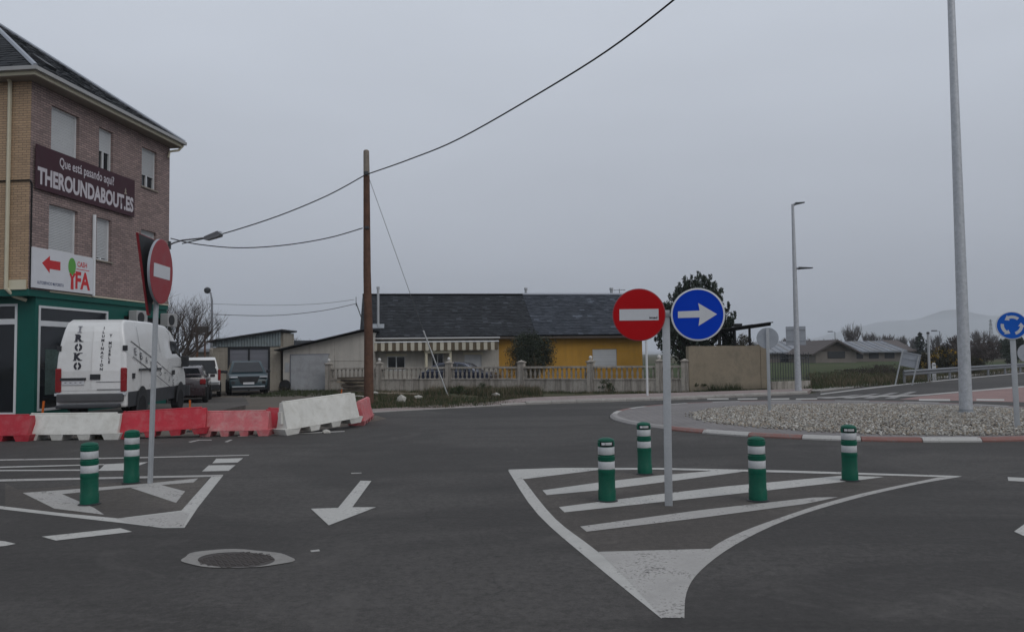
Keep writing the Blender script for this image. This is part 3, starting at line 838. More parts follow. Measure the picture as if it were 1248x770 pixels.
for h, bl in zip(OPEN, (0.99, 0.52, 0.68, 0.99, 0.93, 0.3)): sash(*h, bl)
for h in fo: sash(*h, 0.75, False)
# shop storey, set back under the brick floors
RX, RY = 0.40, 0.06
g0 = FP(49.5, 372); g1 = FP(133.5, 379); gb = FP(49.5, 501)
SX0, SX1, SZ1, SZ0 = g0[0], g1[0], g0[1], max(gb[1], 0.15)
SX2 = SX1+0.9
green = wall_with_holes(RX, BL, 0.0, Z1F-0.2, [(SX0, SX1, SZ0, SZ1), (SX2, BL-0.35, SZ1-0.95, SZ1-0.1)], 0.12, lambda x, d, z: (x, RY+d, z))
fgreen = wall_with_holes(RY, BW, 0.0, Z1F-0.2, [(0.62, 3.4, 0.2, SZ1+0.05), (4.2, 7.4, 0.2, SZ1+0.05)], 0.12, lambda y, d, z: (RX+d, y, z))
for q in fgreen.f: green.f.append(tuple(len(green.v)+i for i in q))
green.v += fgreen.v
obj('shop_wall', green, 'shop_green', bld)
def shopwin(a0, a1, z0, z1, side):
    P = (lambda x, y, z: (x, RY+y, z)) if side else (lambda x, y, z: (RX+y, x, z))
    def bx(mb, a, b2): mb.span(P(*a), P(*b2))
    fm = MB(); w = 0.07; ztr = z1-0.50
    bx(fm, (a0, -0.02, z0), (a0+w, 0.08, z1)); bx(fm, (a1-w, -0.02, z0), (a1, 0.08, z1)); bx(fm, (a0+w, -0.02, z0), (a1-w, 0.08, z0+w)); bx(fm, (a0+w, -0.02, z1-w), (a1-w, 0.08, z1)); bx(fm, (a0+w, -0.02, ztr-0.1), (a1-w, 0.08, ztr+0.06))
    win = obj('shop_window', fm, 'white_frame', bld)
    for k in range(2):
        m_ = a0+w+(a1-a0-2*w)*k/2; m2 = a0+w+(a1-a0-2*w)*(k+1)/2
        gm = MB(); bx(gm, (m_+0.005, 0.03, z0+w), (m2-0.005, 0.05, ztr-0.1)); obj('pane', gm, 'window_glass', win)
    gm = MB(); bx(gm, (a0+w, 0.03, ztr+0.06), (a1-w, 0.05, z1-w)); obj('pane', gm, 'window_glass', win)
m_ = MB(); m_.span((SX0+0.35, RY+0.026, 0.75), (SX0+1.25, RY+0.0285, 2.1)); m_.span((SX0+1.6, RY+0.026, 1.0), (SX0+2.3, RY+0.0285, 1.9)); 
shopwin(SX0, SX1, SZ0, SZ1, True); pso = obj('window_poster', m_, 'poster_grey', bld)
shopwin(0.62, 3.4, 0.2, SZ1+0.05, False); shopwin(4.2, 7.4, 0.2, SZ1+0.05, False)
vm_ = MB(); vm_.span((SX2, RY+0.07, SZ1-0.95), (BL-0.35, RY+0.10, SZ1-0.1))
for k in range(6): vm_.box(((SX2+BL-0.35)/2, RY+0.05, SZ1-0.9+k*0.15), (BL-0.35-SX2, 0.05, 0.012), (0.5, 0, 0))
obj('vent_grille', vm_, 'dark_plastic', bld)
# ledge at the foot of the brick, cream corner block
lm = MB(); lm.span((0.9, -0.02, Z1F-0.03), (BL+0.02, 0.05, Z1F+0.015)); obj('ledge', lm, 'cream_trim', bld)
lm = MB(); lm.span((-0.03, 0.05, Z1F-0.02), (0.05, 0.62, Z1F+0.26)); obj('corner_block', lm, 'cream_trim', bld)
# eaves, gutter and hipped slate roof
OV = 0.40; OVF = 0.16            # eaves overhang, less at the far gable
ea = MB(); ea.span((-OV, -OV, ZE), (BL+OVF, BW+OV, ZE+0.08)); obj('soffit', ea, 'soffit', bld)
fa = MB()
for a, b2 in (((-OV-0.02, -OV-0.02), (BL+OVF+0.02, -OV+0.02)), ((-OV-0.02, -OV+0.02), (-OV+0.02, BW+OV)), ((BL+OVF-0.02, -OV+0.02), (BL+OVF+0.02, BW+OV))):
    fa.span((a[0], a[1], ZE+0.02), (b2[0], b2[1], ZE+0.17))
obj('fascia', fa, 'cream_trim', bld)
gt = MB()
for a, b2 in (((-OV-0.14, -OV-0.14), (BL+OVF+0.12, -OV-0.02)), ((-OV-0.14, -OV-0.02), (-OV-0.02, BW+OV)), ((BL+OVF+0.02, -OV-0.02), (BL+OVF+0.12, BW+OV))):
    gt.span((a[0], a[1], ZE+0.13), (b2[0], b2[1], ZE+0.24))
obj('gutter', gt, 'gutter_grey', bld)
def uv_mesh(name, polys, thick, material, parent):
    """roof slopes: each polygon is given thickness downwards and metre UVs along its slope"""
    vs, fs, uvs = [], [], []
    for poly in polys:
        P = [Vector(p) for p in poly]; nn = (P[1]-P[0]).cross(P[2]-P[0]).normalized()
        if nn.z < 0: P = P[::-1]; nn = -nn
        u = Vector((0, 0, 1)).cross(nn)
        u = u.normalized() if u.length > 1e-6 else Vector((1, 0, 0)); v_ = nn.cross(u); o = len(vs); k = len(P)
        vs += [tuple(p) for p in P]+[tuple(p-nn*thick) for p in P]
        loops = [tuple(range(k)), tuple(range(k, 2*k))[::-1]]+[(i, k+i, k+(i+1) % k, (i+1) % k) for i in range(k)]
        for f in loops:
            fs.append(tuple(o+i for i in f))
            for i in f: p = Vector(vs[o+i]); uvs += [p.dot(u), p.dot(v_)]
    me = bpy.data.meshes.new(name); me.from_pydata(vs, [], fs); me.update()
    l = me.uv_layers.new(name='UVMap'); l.data.foreach_set('uv', uvs)
    me.materials.append(MATS[material])
    return obj(name, me, None, parent)
def slate_cover(poly, w, h, material, parent, lift=0.012, seed=3):
    """real overlapping slates over a planar slope: far too many and too small to be parts, so one joined part"""
    rs = random.Random(seed)
    P = [Vector(p) for p in poly]; nn = (P[1]-P[0]).cross(P[2]-P[0]).normalized()
    if nn.z < 0: nn = -nn
    u = Vector((0, 0, 1)).cross(nn).normalized(); v_ = nn.cross(u)
    uv = [(p.dot(u), p.dot(v_)) for p in P]; base = nn*P[0].dot(nn)
    v0, v1 = min(q[1] for q in uv), max(q[1] for q in uv); rows = int((v1-v0)/h); m_ = MB()
    for r_ in range(rows):
        vm = v0+(r_+0.5)*h; xs = []
        for i in range(len(uv)):
            (a, b2), (c, d) = uv[i], uv[(i+1) % len(uv)]
            if (b2-vm)*(d-vm) < 0: xs.append(a+(c-a)*(vm-b2)/(d-b2))
        if len(xs) < 2: continue
        xa, xb = min(xs), max(xs); x = xa-(w*0.5 if r_ % 2 else 0)
        while x < xb:
            a, b2 = max(x, xa), min(x+w-0.006, xb); x += w
            if b2-a < 0.05: continue
            j = [lift*rs.uniform(0.9, 2.6), lift*rs.uniform(0.9, 2.6), lift*rs.uniform(0.2, 0.9), lift*rs.uniform(0.2, 0.9)]
            lo = vm-h/2-0.02+rs.uniform(-0.008, 0.008)
            q = [base+u*a+v_*lo+nn*j[0], base+u*b2+v_*lo+nn*j[1], base+u*b2+v_*(lo+h+0.02)+nn*j[2], base+u*a+v_*(lo+h+0.02)+nn*j[3]]
            m_.add([tuple(p) for p in q]+[tuple(q[0]-nn*0.02), tuple(q[1]-nn*0.02)], [(0, 1, 2, 3), (4, 5, 1, 0)])
    o = obj('slate', m_, material, parent); o['kind'] = 'stuff'
    return o
hw = BL/2+OV; ZR = ZE+0.22
x0, x1, y0, y1 = -OV-0.08, BL+OVF+0.06, -OV-0.08, BW+OV+0.08
xm = (x0+x1)/2; hh = 3.5; RP = hh/4.9
ap, aq = (xm, 4.55, ZR+hh), (xm, y1-5.0, ZR+hh)
roof = uv_mesh('roof', [[(x0, y0, ZR), (x1, y0, ZR), ap], [(x0, y0, ZR), ap, aq, (x0, y1, ZR)], [(x1, y0, ZR), (x1, y1, ZR), aq, ap], [(x0, y1, ZR), aq, (x1, y1, ZR)]], 0.06, 'slate_dark', bld)
slate_cover([(x0, y0, ZR), (x1, y0, ZR), ap], 0.3, 0.2, 'slate_pieces_dark', roof)
slate_cover([(x0, y0, ZR), ap, aq, (x0, y1, ZR)], 0.3, 0.2, 'slate_pieces_dark', roof)
hz = MB()
for a, b2 in (((x0, y0, ZR), ap), ((x1, y0, ZR), ap), (ap, aq)): hz.tube([Vector(a)+Vector((0, 0, 0.02)), Vector(b2)+Vector((0, 0, 0.02))], 0.075, 6)
obj('ridge_cap', hz, 'hip_zinc', roof)
sk = MB(); sk.box((1.3, 0.62, ZR+(0.62-y0)*RP+0.05), (0.5, 0.6, 0.1), (math.atan(RP), 0, 0)); obj('skylight', sk, 'dark_plastic', roof)
# downpipes, side pipe, black cable clipped to the corner
dp = MB(); dp.tube([(-0.07, 0.62, Z1F-0.02), (-0.07, 0.62, ZE-0.05), (-OV, 0.55, ZE+0.2)], 0.055, 8); dp.tube([(-0.07, 0.62, Z1F+0.02), (0.1, 0.5, Z1F-0.2), (RX-0.06, 0.3, Z1F-0.3)], 0.055, 8)
obj('downpipe', dp, 'cream_trim', bld, smooth=True)
pt, pz = FP(113, 262); dp = MB(); dp.tube([(pt, -0.06, Z1F), (pt, -0.06, pz)], 0.055, 8); obj('downpipe', dp, 'white_frame', bld, smooth=True)
dp = MB(); dp.tube([(BL-0.2, -0.06, ZE-0.45), (BL-0.15, -0.08, ZE-0.2), (BL+0.1, -OV+0.1, ZE-0.1), (BL+OVF, -OV-0.05, ZE+0.1)], 0.045, 8); obj('downpipe', dp, 'cream_trim', bld, smooth=True)
cz = FP(34, 219)[1]
cb = MB(); cb.tube([(-0.03, 4, cz), (-0.03, 0.0, cz), (0.0, -0.03, cz-0.02), (0.05, -0.03, cz-0.1), (0.05, -0.03, Z1F)], 0.022, 5); obj('wall_cable', cb, 'cable_black', bld)
# air conditioner boxes under the first floor at the far end
for k, (t_, ym) in enumerate(((BL-2.2, RY-0.2), (BL-0.2, RY-0.2))):
    ac = thing('air_conditioner', ['white air conditioner box beside the vent grille of the brick building', 'white air conditioner box at the end corner of the green wall'][k], 'air conditioner', bld.matrix_basis @ Vector((t_, ym, Z1F-0.88)), BROT, 'air conditioners on the green wall')
    m_ = MB(); m_.box((0, 0, 0.28), (0.66, 0.32, 0.5)); obj('casing', bevel_mb(m_, 0.02, 1), 'gutter_grey', ac)
    m_ = MB(); m_.lathe([(0.19, 0), (0.19, 0.02)], 20, frame_xz(-0.1, -0.162, 0.28)); obj('fan_opening', m_, 'dark_plastic', ac)
    m_ = MB(); m_.box((-0.3, 0.16, -0.03), (0.04, 0.36, 0.05)); m_.box((0.3, 0.16, -0.03), (0.04, 0.36, 0.05)); obj('bracket', m_, 'galvanised', ac)

# banner and shop board hang on the wall: things of their own
def wall_board(name, label, cat, pix, thick, material, off):
    q = [FP(*p) for p in pix]
    x0_, x1_ = (q[0][0]+q[3][0])/2, (q[1][0]+q[2][0])/2; z1_, z0_ = (q[0][1]+q[1][1])/2, (q[2][1]+q[3][1])/2
    w_, h_ = x1_-x0_, z1_-z0_
    o = thing(name, label, cat, bld.matrix_basis @ Vector(((x0_+x1_)/2, -off, (z0_+z1_)/2)), BROT)
    m_ = MB(); m_.span((-w_/2, -thick, -h_/2), (w_/2, 0, h_/2)); obj('panel', m_, material, o)
    return o, w_, h_, -thick-0.002
bpy.context.view_layer.update()
ban, bw_, bh_, by_ = wall_board('banner', 'maroon banner with white lettering stretched across the brick wall', 'banner', [(40, 173), (161, 222), (161, 266), (40, 228)], 0.02, 'banner_maroon', 0.075)
text_part('lettering', 'Que está pasando aquí?', 'banner_text', ban, frame_xz(-0.02*bw_, by_, bh_*0.24), width=bw_*0.55, height=bh_*0.30, bold=0.012)
text_part('lettering', 'THEROUNDABOUT.ES', 'banner_text', ban, frame_xz(0.0, by_, -bh_*0.19), width=bw_*0.97, height=bh_*0.40, bold=0.040)
m_ = MB(); m_.prism([(-0.09, -0.1), (0.09, -0.1), (0.02, 0.0), (0.05, 0.02), (0.0, 0.12), (-0.05, 0.02), (-0.02, 0.0)], 0.003, frame_xz(bw_*0.39, by_+0.002, bh_*0.12)); obj('emblem', m_, 'soffit', ban)
brd, sw_, sh_, sy_ = wall_board('shop_board', 'white shop board with red arrow and tree logo above green shop front', 'sign', [(36, 299), (110, 316), (110, 359), (36, 350)], 0.06, 'board_white', 0.035)
m_ = MB(); m_.prism([(-0.36*sw_, sh_*0.12), (-0.24*sw_, sh_*0.33), (-0.24*sw_, sh_*0.22), (-0.07*sw_, sh_*0.22), (-0.07*sw_, sh_*0.0), (-0.24*sw_, sh_*0.0), (-0.24*sw_, -sh_*0.11)], 0.002, frame_xz(0, sy_+0.001, 0.02)); obj('arrow', m_, 'print_red', brd)
m_ = MB(); m_.prism([(0.065*sw_*cos(2*pi*k/24), 0.23*sh_*sin(2*pi*k/24)) for k in range(24)], 0.002, frame_xz(0.125*sw_, sy_+0.001, sh_*0.17)); obj('tree_crown', m_, 'print_green', brd)
m_ = MB(); m_.prism([(-0.02*sw_, -0.26*sh_), (0.03*sw_, -0.26*sh_), (0.025*sw_, 0.03*sh_), (0.065*sw_, 0.16*sh_), (0.035*sw_, 0.18*sh_), (0.008*sw_, 0.08*sh_), (-0.025*sw_, 0.16*sh_), (-0.045*sw_, 0.14*sh_), (-0.015*sw_, 0.03*sh_)], 0.002, frame_xz(0.125*sw_, sy_-0.002, -sh_*0.17)); obj('tree_trunk', m_, 'print_red', brd)
text_part('lettering', 'CASH', 'print_red', brd, frame_xz(0.30*sw_, sy_, sh_*0.26), width=sw_*0.17, height=sh_*0.14, bold=0.02)
m_ = MB(); m_.span((0.20*sw_, sy_-0.001, sh_*0.115), (0.43*sw_, sy_+0.001, sh_*0.135)); obj('rule', m_, 'print_red', brd)
text_part('lettering', 'FA', 'print_red', brd, frame_xz(0.315*sw_, sy_, -sh_*0.17), width=sw_*0.26, height=sh_*0.47, bold=0.035)
text_part('lettering', 'AUTOSERVICIO MAYORISTA', 'print_navy', brd, frame_xz(-0.22*sw_, sy_, -sh_*0.36), width=sw_*0.42, height=sh_*0.08, bold=0.012)

# street lamp arm on the far corner of the building
la = thing('wall_lamp', 'grey street lamp on a curved arm from the brick building corner', 'street lamp', bld.matrix_basis @ Vector((BL, 0, FP(206, 299)[1])), 0)
end = A(262, 289, BY+6.5)-la.location
arm = MB(); arm.tube([(0, 0, 0), (end.x*0.12, end.y*0.12, end.z*0.55), (end.x*0.3, end.y*0.3, end.z*0.95), (end.x*0.8, end.y*0.8, end.z*1.05)], 0.03, 8); obj('arm', arm, 'lamp_grey', la, smooth=True)
hd = MB(); M = frame_dir(Vector((end.x*0.97, end.y*0.97, end.z*1.08)), (end.x, end.y, 0.16*abs(end.x)))
hd.add([(-0.45, 0.0, -0.07), (0.4, 0.0, -0.07), (0.4, 0.04, 0.07), (-0.45, 0.0, 0.07), (-0.4, 0.1, -0.06), (0.3, 0.15, -0.11), (0.3, 0.15, 0.11), (-0.4, 0.1, 0.06), (-0.3, -0.07, -0.09), (0.32, -0.06, -0.11), (0.32, -0.06, 0.11), (-0.3, -0.07, 0.09)], [(0, 1, 5, 4), (4, 5, 6, 7), (7, 6, 2, 3), (0, 4, 7, 3), (1, 2, 6, 5), (8, 11, 10, 9), (0, 8, 9, 1), (3, 2, 10, 11), (0, 3, 11, 8), (1, 9, 10, 2)], M)
obj('lamp_head', hd, 'lamp_grey', la, smooth=True)
m_ = MB(); m_.box((0, 0, 0), (0.12, 0.12, 0.3)); obj('wall_bracket', m_, 'lamp_dark', la)

# ================================================================== BOLLARDS
def make_bollard(label):
    r = thing('bollard', label, 'bollard', group='green flexible bollards on the hatched islands')
    R_ = 0.1
    b_ = MB(); b_.lathe([(R_+0.006, 0.0), (R_+0.006, 0.13), (R_, 0.14), (R_, 0.375), (R_-0.004, 0.38), (R_-0.004, 0.68), (R_, 0.685), (R_, 0.70), (R_-0.004, 0.705), (R_-0.004, 0.715), (R_, 0.72), (0.09, 0.735), (0.05, 0.75), (0.012, 0.755)], 28)
    obj('body', b_, 'bollard_green', r, smooth=True)
    m_ = MB(); m_.lathe([(0.128, 0.0), (0.128, 0.008), (0.108, 0.016)], 28, cap=False); obj('flange_or_shade_ring', m_, 'dark_plastic', r)  # added dark ring, stands in for contact shade where the bollard meets the road
    for z0, z1 in ((0.385, 0.475), (0.555, 0.645)):
        m_ = MB(); m_.lathe([(R_-0.003, z0), (R_-0.001, z0+0.003), (R_-0.001, z1-0.003), (R_-0.003, z1)], 28, cap=False); obj('reflective_band', m_, 'reflective_band', r, smooth=True)
    for z0 in (0.482, 0.652, 0.322):
        m_ = MB(); m_.lathe([(R_-0.004, z0), (R_+0.003, z0+0.006), (R_+0.003, z0+0.05), (R_-0.004, z0+0.056)], 28, cap=False); obj('rib', m_, 'bollard_green', r, smooth=True)
    return r
def bollard_logo(r, ang):
    def patch(a0, a1, z0, z1, rad, material, name):
        m_ = MB(); k = 8
        for i in range(k+1):
            a = a0+(a1-a0)*i/k; m_.v += [(rad*cos(a), rad*sin(a), z0), (rad*cos(a), rad*sin(a), z1)]
        for i in range(k): m_.f.append((2*i, 2*i+2, 2*i+3, 2*i+1))
        return obj(name, m_, material, r)
    patch(ang-0.85, ang+0.85, 0.657, 0.708, 0.1045, 'black_print', 'maker_badge')
    patch(ang-0.65, ang-0.25, 0.672, 0.702, 0.1055, 'white_print', 'badge_mark'); patch(ang-0.2, ang+0.6, 0.674, 0.686, 0.1055, 'white_print', 'badge_mark'); patch(ang-0.2, ang+0.6, 0.69, 0.702, 0.1055, 'white_print', 'badge_mark')
spots = [((109, 614.5), 'green bollard with two white bands on the small hatched island, nearer its point', False),
         ((160, 588.5), 'green bollard with two white bands beside the leaning no entry sign post', False),
         ((740, 610.5), 'green bollard with maker badge left of the blue arrow sign post', True),
         ((786, 577.5), 'green bollard with maker badge at the wide edge of the large hatched island', True),
         ((924, 610), 'green bollard without badge on the lower hatch stripe of the large island', False),
         ((1036, 585.5), 'green bollard with maker badge near the long tail of the large hatched island', True)]
bproto = None
for (px_, py_), lab, badge in spots:
    p_ = G(px_, py_)
    if bproto is None: bproto = make_bollard(lab); r = bproto
    else: r = copy_tree(bproto_clean); r['label'] = lab
    if bproto is r:
        bproto_clean = r
    r.location = (p_.x, p_.y, 0.003); r.rotation_euler = (rng.uniform(-0.012, 0.012), rng.uniform(-0.012, 0.012), 0)
    if badge: bollard_logo(r, math.atan2(-p_.y, -p_.x)+0.12)

# ================================================================== TRAFFIC SIGNS
def disc(r, rim, M, parent, face, back, rimmat, name='disc', th=0.025):
    m_ = MB(); m_.lathe([(r, -th), (r, 0.0), (r-rim, 0.004)], 56, M, cap=False); m_.add([(r*cos(2*pi*k/56), r*sin(2*pi*k/56), -th) for k in range(56)], [tuple(range(56))[::-1]], M)
    d = obj(name, m_, back, parent)
    m_ = MB(); m_.lathe([(r-0.001, 0.001), (r-rim, 0.0045), (r-rim, 0.003)], 56, M, cap=False); obj('rim', m_, rimmat, d)
    m_ = MB(); m_.add([((r-rim+0.001)*cos(2*pi*k/56), (r-rim+0.001)*sin(2*pi*k/56), 0.004) for k in range(56)], [tuple(range(56))], M); obj('face', m_, face, d)
    return d
def flat_poly(name, poly, M, z, material, parent):
    m_ = MB(); p = ccw(poly); m_.add([(x, y, z) for x, y in p], [tuple(range(len(p)))], M); return obj(name, m_, material, parent)
def post(parent, z1, sx=0.08, sy=0.04, lean=(0, 0), material='galvanised_matt', z0=-0.02):
    m_ = MB(); m_.box((0, 0, (z0+z1)/2), (sx, sy, z1-z0)); return obj('post', bevel_mb(m_, 0.008, 2), material, parent, smooth=True)

# no entry and blue arrow on one post, on the large hatched island
p_ = G(815, 616)
sg = thing('traffic_sign', 'grey post with red no entry disc and blue arrow disc side by side', 'traffic sign', (p_.x, p_.y, 0), math.atan2(p_.y, p_.x)-pi/2+RAD(2))
sg.rotation_euler.y = RAD(0.4)
post(sg, A(814, 378, p_.y).z, 0.088, 0.05)
def loc_in(o, w): return o.matrix_basis.inverted() @ w
c1 = loc_in(sg, A(778.7, 383.3, p_.y-0.05)); c2 = loc_in(sg, A(850, 383.5, p_.y-0.05))
M1, M2 = frame_xz(c1.x, -0.055, c1.z), frame_xz(c2.x, -0.055, c2.z)
d = disc(0.306, 0.012, M1, sg, 'sign_red', 'sign_back', 'sign_red_faded', 'no_entry_disc')
flat_poly('white_bar', [(-0.225, -0.066), (0.225, -0.066), (0.225, 0.066), (-0.225, 0.066)], M1, 0.0065, 'sign_white', d)
text_part('marking_text', 'imad', 'black_print', d, M1 @ Matrix.Translation((0.165, -0.035, 0)), width=0.09, height=0.026, bold=0.03, depth=0.0085)
d = disc(0.306, 0.020, M2, sg, 'sign_blue', 'sign_back', 'sign_white', 'arrow_disc')
flat_poly('white_arrow', [(-0.225, -0.038), (0.02, -0.035), (0.005, -0.132), (0.215, 0.0), (0.005, 0.132), (0.02, 0.045), (-0.225, 0.038)], M2, 0.0065, 'sign_white', d)
m_ = MB(); m_.box((c1.x+0.15, -0.026, c1.z), (0.36, 0.03, 0.04)); m_.box((c2.x-0.15, -0.026, c2.z), (0.36, 0.03, 0.04)); obj('bracket', m_, 'galvanised', sg)

# no entry disc and give way triangle back to back on the small island
p_ = G(183, 589)
sg = thing('traffic_sign', 'leaning grey post with a faded no entry disc seen side on and triangle behind', 'traffic sign', (p_.x, p_.y, 0), 0)
zc_ = A(194, 331, p_.y).z
sg.rotation_euler = (0, RAD(1.3), 0)
m_ = MB(); m_.box((0, 0, (zc_+0.42)/2), (0.045, 0.085, zc_+0.42)); obj('post', bevel_mb(m_, 0.008, 2), 'galvanised_matt', sg, smooth=True)
Md = frame_dir(Vector((0.065, 0.0, zc_)), (-0.09, 1, 0)); Md.translation = (0.065, 0.0, zc_)
d = disc(0.465, 0.014, Md, sg, 'sign_red_faded', 'sign_back', 'sign_red_faded', 'no_entry_disc', 0.035)
flat_poly('white_bar', [(-0.33, -0.095), (0.33, -0.095), (0.33, 0.095), (-0.33, 0.095)], Md, 0.0065, 'sign_white', d)
tri = [(-0.56, 0.0), (0.56, 0.0), (0.03, -1.10), (-0.03, -1.10)]
Mt = frame_dir(Vector((-0.065, -0.05, zc_+0.47)), (-0.11, 1, 0))
m_ = MB(); m_.prism(ccw(tri), 0.03, Mt @ Matrix.Translation((0, 0, -0.03))); d = obj('give_way_triangle', m_, 'sign_red_faded', sg)
flat_poly('triangle_back', [(-0.545, -0.01), (0.545, -0.01), (0.03, -1.08), (-0.03, -1.08)], Mt, 0.004, 'dark_back', d)
Mf = frame_dir(Vector((-0.0955, -0.05, zc_+0.47)), (0.11, -1, 0)); flat_poly('triangle_face', [(-0.45, -0.1), (0.45, -0.1), (0.0, -0.94)], Mf, 0.004, 'sign_white', d)
m_ = MB(); m_.box((0, 0, zc_-0.1), (0.11, 0.1, 0.05)); m_.box((0, 0, zc_+0.25), (0.11, 0.1, 0.05)); obj('bracket', m_, 'galvanised', sg)

# roundabout sign on the island
zb_ = mound(10.3, 16.3)
p_ = G(1240, 521, zb_)
sg = thing('traffic_sign', 'blue roundabout sign with three white arrows on the gravel island', 'traffic sign', (p_.x, p_.y, zb_), math.atan2(p_.y, p_.x)-pi/2+RAD(12))
sg.rotation_euler.y = RAD(-0.5)
cz_ = A(1236, 396.5, p_.y).z-zb_
post(sg, cz_+0.25, 0.1, 0.05, z0=-0.12)
M1 = frame_xz(-0.01, -0.045, cz_)
d = disc(0.292, 0.018, M1, sg, 'sign_blue_pale', 'sign_back', 'sign_white', 'roundabout_disc')
for k in range(3):
    a0 = RAD(90+120*k+38); pts = []
    for i in range(7): a = a0-RAD(80)+RAD(62)*i/6; pts.append((0.205*cos(a), 0.205*sin(a)))
    ah = a0-RAD(18)
    pts += [(0.235*cos(ah), 0.235*sin(ah)), (0.172*cos(ah+RAD(28)), 0.172*sin(ah+RAD(28))), (0.11*cos(ah), 0.11*sin(ah))]
    for i in range(7): a = a0-RAD(18)-RAD(62)*i/6; pts.append((0.145*cos(a), 0.145*sin(a)))
    flat_poly('white_arrow', pts, M1, 0.0065, 'sign_white', d)
m_ = MB(); m_.box((-0.005, -0.022, cz_), (0.3, 0.03, 0.04)); obj('bracket', m_, 'galvanised', sg)

# backs of signs
zb_ = mound(6.85, 21.1)
p_ = G(938, 501, zb_)
sg = thing('traffic_sign', 'round sign seen from its bare grey back on the gravel island', 'traffic sign', (p_.x, p_.y, zb_), math.atan2(p_.y, p_.x)-pi/2)
cz_ = A(936, 412, p_.y).z-zb_
post(sg, cz_+0.26, 0.085, 0.05, z0=-0.12)
M1 = Matrix.Translation((0, 0.045, cz_)) @ Matrix.Rotation(-pi/2, 4, 'X')
disc(0.285, 0.018, M1, sg, 'sign_blue', 'sign_back', 'sign_white', 'disc')
p_ = G(976, 477)
sg = thing('traffic_sign', 'square sign seen from its grey back behind the twin armed lamp post', 'traffic sign', (p_.x, p_.y+0.35, 0.1), math.atan2(p_.y, p_.x)-pi/2)
c1 = A(971.5, 409, p_.y+0.35); 
post(sg, c1.z+0.3, 0.08, 0.04, z0=-0.15)
m_ = MB(); m_.box((-0.02, 0.035, c1.z-0.1), (0.84, 0.02, 0.84)); obj('plate', bevel_mb(m_, 0.008, 1), 'sign_back', sg)
m_ = MB(); m_.box((-0.02, 0.022, c1.z+0.15), (0.8, 0.02, 0.05)); m_.box((-0.02, 0.022, c1.z-0.35), (0.8, 0.02, 0.05)); obj('rail', m_, 'galvanised', sg)
# white post on the pavement
p_ = G(789, 482.5, 0.1)
sg = thing('sign_post', 'thin white post at the back of the pavement before the balustrade', 'post', (p_.x, p_.y, 0.1))
m_ = MB(); m_.tube([(0, 0, -0.02), (0, 0, 2.75)], 0.045, 10); obj('tube', m_, 'white_frame', sg, smooth=True)
m_ = MB(); m_.lathe([(0.05, 2.75), (0.05, 2.77), (0.02, 2.79)], 10); obj('cap', m_, 'lamp_grey', sg)
m_ = MB(); m_.box((0, 0, 0.0), (0.2, 0.2, 0.02)); obj('base_plate', m_, 'galvanised', sg)
# leaning board on two legs at the end of the crash barrier
p_ = G(1091, 469)
sg = thing('direction_board', 'leaning grey backed road board on two thin legs beside the crash barrier', 'traffic sign', (p_.x, p_.y, 0), math.atan2(p_.y, p_.x)-pi/2)
sg.rotation_euler.y = RAD(13)
m_ = MB(); m_.tube([(0, 0, -0.05), (0, 0, 1.85)], 0.035, 8); obj('leg', m_, 'galvanised_matt', sg, smooth=True)
m_ = MB(); m_.tube([(0.76, 0, -0.25), (0.76, 0, 1.68)], 0.035, 8); obj('leg', m_, 'galvanised_matt', sg, smooth=True)
m_ = MB(); m_.box((0.42, 0.05, 1.40), (0.9, 0.02, 0.74)); obj('plate', m_, 'sign_back', sg)
m_ = MB(); m_.box((0.42, 0.03, 1.42), (0.9, 0.025, 0.04)); m_.box((0.42, 0.03, 1.72), (0.9, 0.025, 0.04)); obj('rail', m_, 'galvanised', sg)

# ================================================================== LAMP POSTS
zb_ = mound(10.8, 18.9)
p_ = G(1177.5, 503, zb_)
ms = thing('lamp_mast', 'very tall galvanised lighting mast rising from the gravel island', 'lamp post', (p_.x, p_.y, zb_))
tp = A(1160.5, 0, p_.y)
lean = (tp.x-p_.x)/(tp.z-zb_)
ms.rotation_euler = (0, math.atan(lean)*0.6, 0)
Hm = 14.0
m_ = MB(); m_.tube([(0, 0, -0.1), (0, 0, Hm*0.5), (0, 0, Hm)], [0.150, 0.105, 0.06], 18); obj('shaft', m_, 'mast_zinc', ms, smooth=True)
m_ = MB(); m_.lathe([(0.21, -0.05), (0.21, 0.02), (0.165, 0.03), (0.155, 0.10)], 18); obj('flange_or_shade_ring', m_, 'galvanised', ms)
for k in range(4):
    m_ = MB(); a = pi/4+k*pi/2; m_.tube([(0, 0, Hm-0.1), (0.9*cos(a), 0.9*sin(a), Hm)], 0.04, 8); ar = obj('arm', m_, 'galvanised', ms)
    m_ = MB(); m_.box((1.1*cos(a), 1.1*sin(a), Hm+0.02), (0.6, 0.3, 0.1), (0, 0, a)); obj('lamp_head', bevel_mb(m_, 0.03, 1), 'lamp_grey', ar)
p_ = G(973, 479)
lp = thing('street_lamp', 'slim grey lamp post with one lamp on top and one halfway up', 'lamp post', (p_.x, p_.y, 0.1))
t1, t2 = A(966, 249, p_.y), A(969, 327, p_.y)
lp.rotation_euler = (0, math.atan((t1.x-p_.x)/t1.z)*0.65, 0)
H1, H2 = t1.z-0.1, t2.z-0.1
m_ = MB(); m_.tube([(0, 0, -0.05), (0, 0, 2.0), (0, 0, H2), (0, 0, H1)], [0.14, 0.115, 0.085, 0.055], 14); obj('shaft', m_, 'mast_zinc', lp, smooth=True)
m_ = MB(); m_.lathe([(0.19, -0.08), (0.19, 0.0), (0.145, 0.03)], 14); obj('flange_or_shade_ring', m_, 'galvanised', lp)
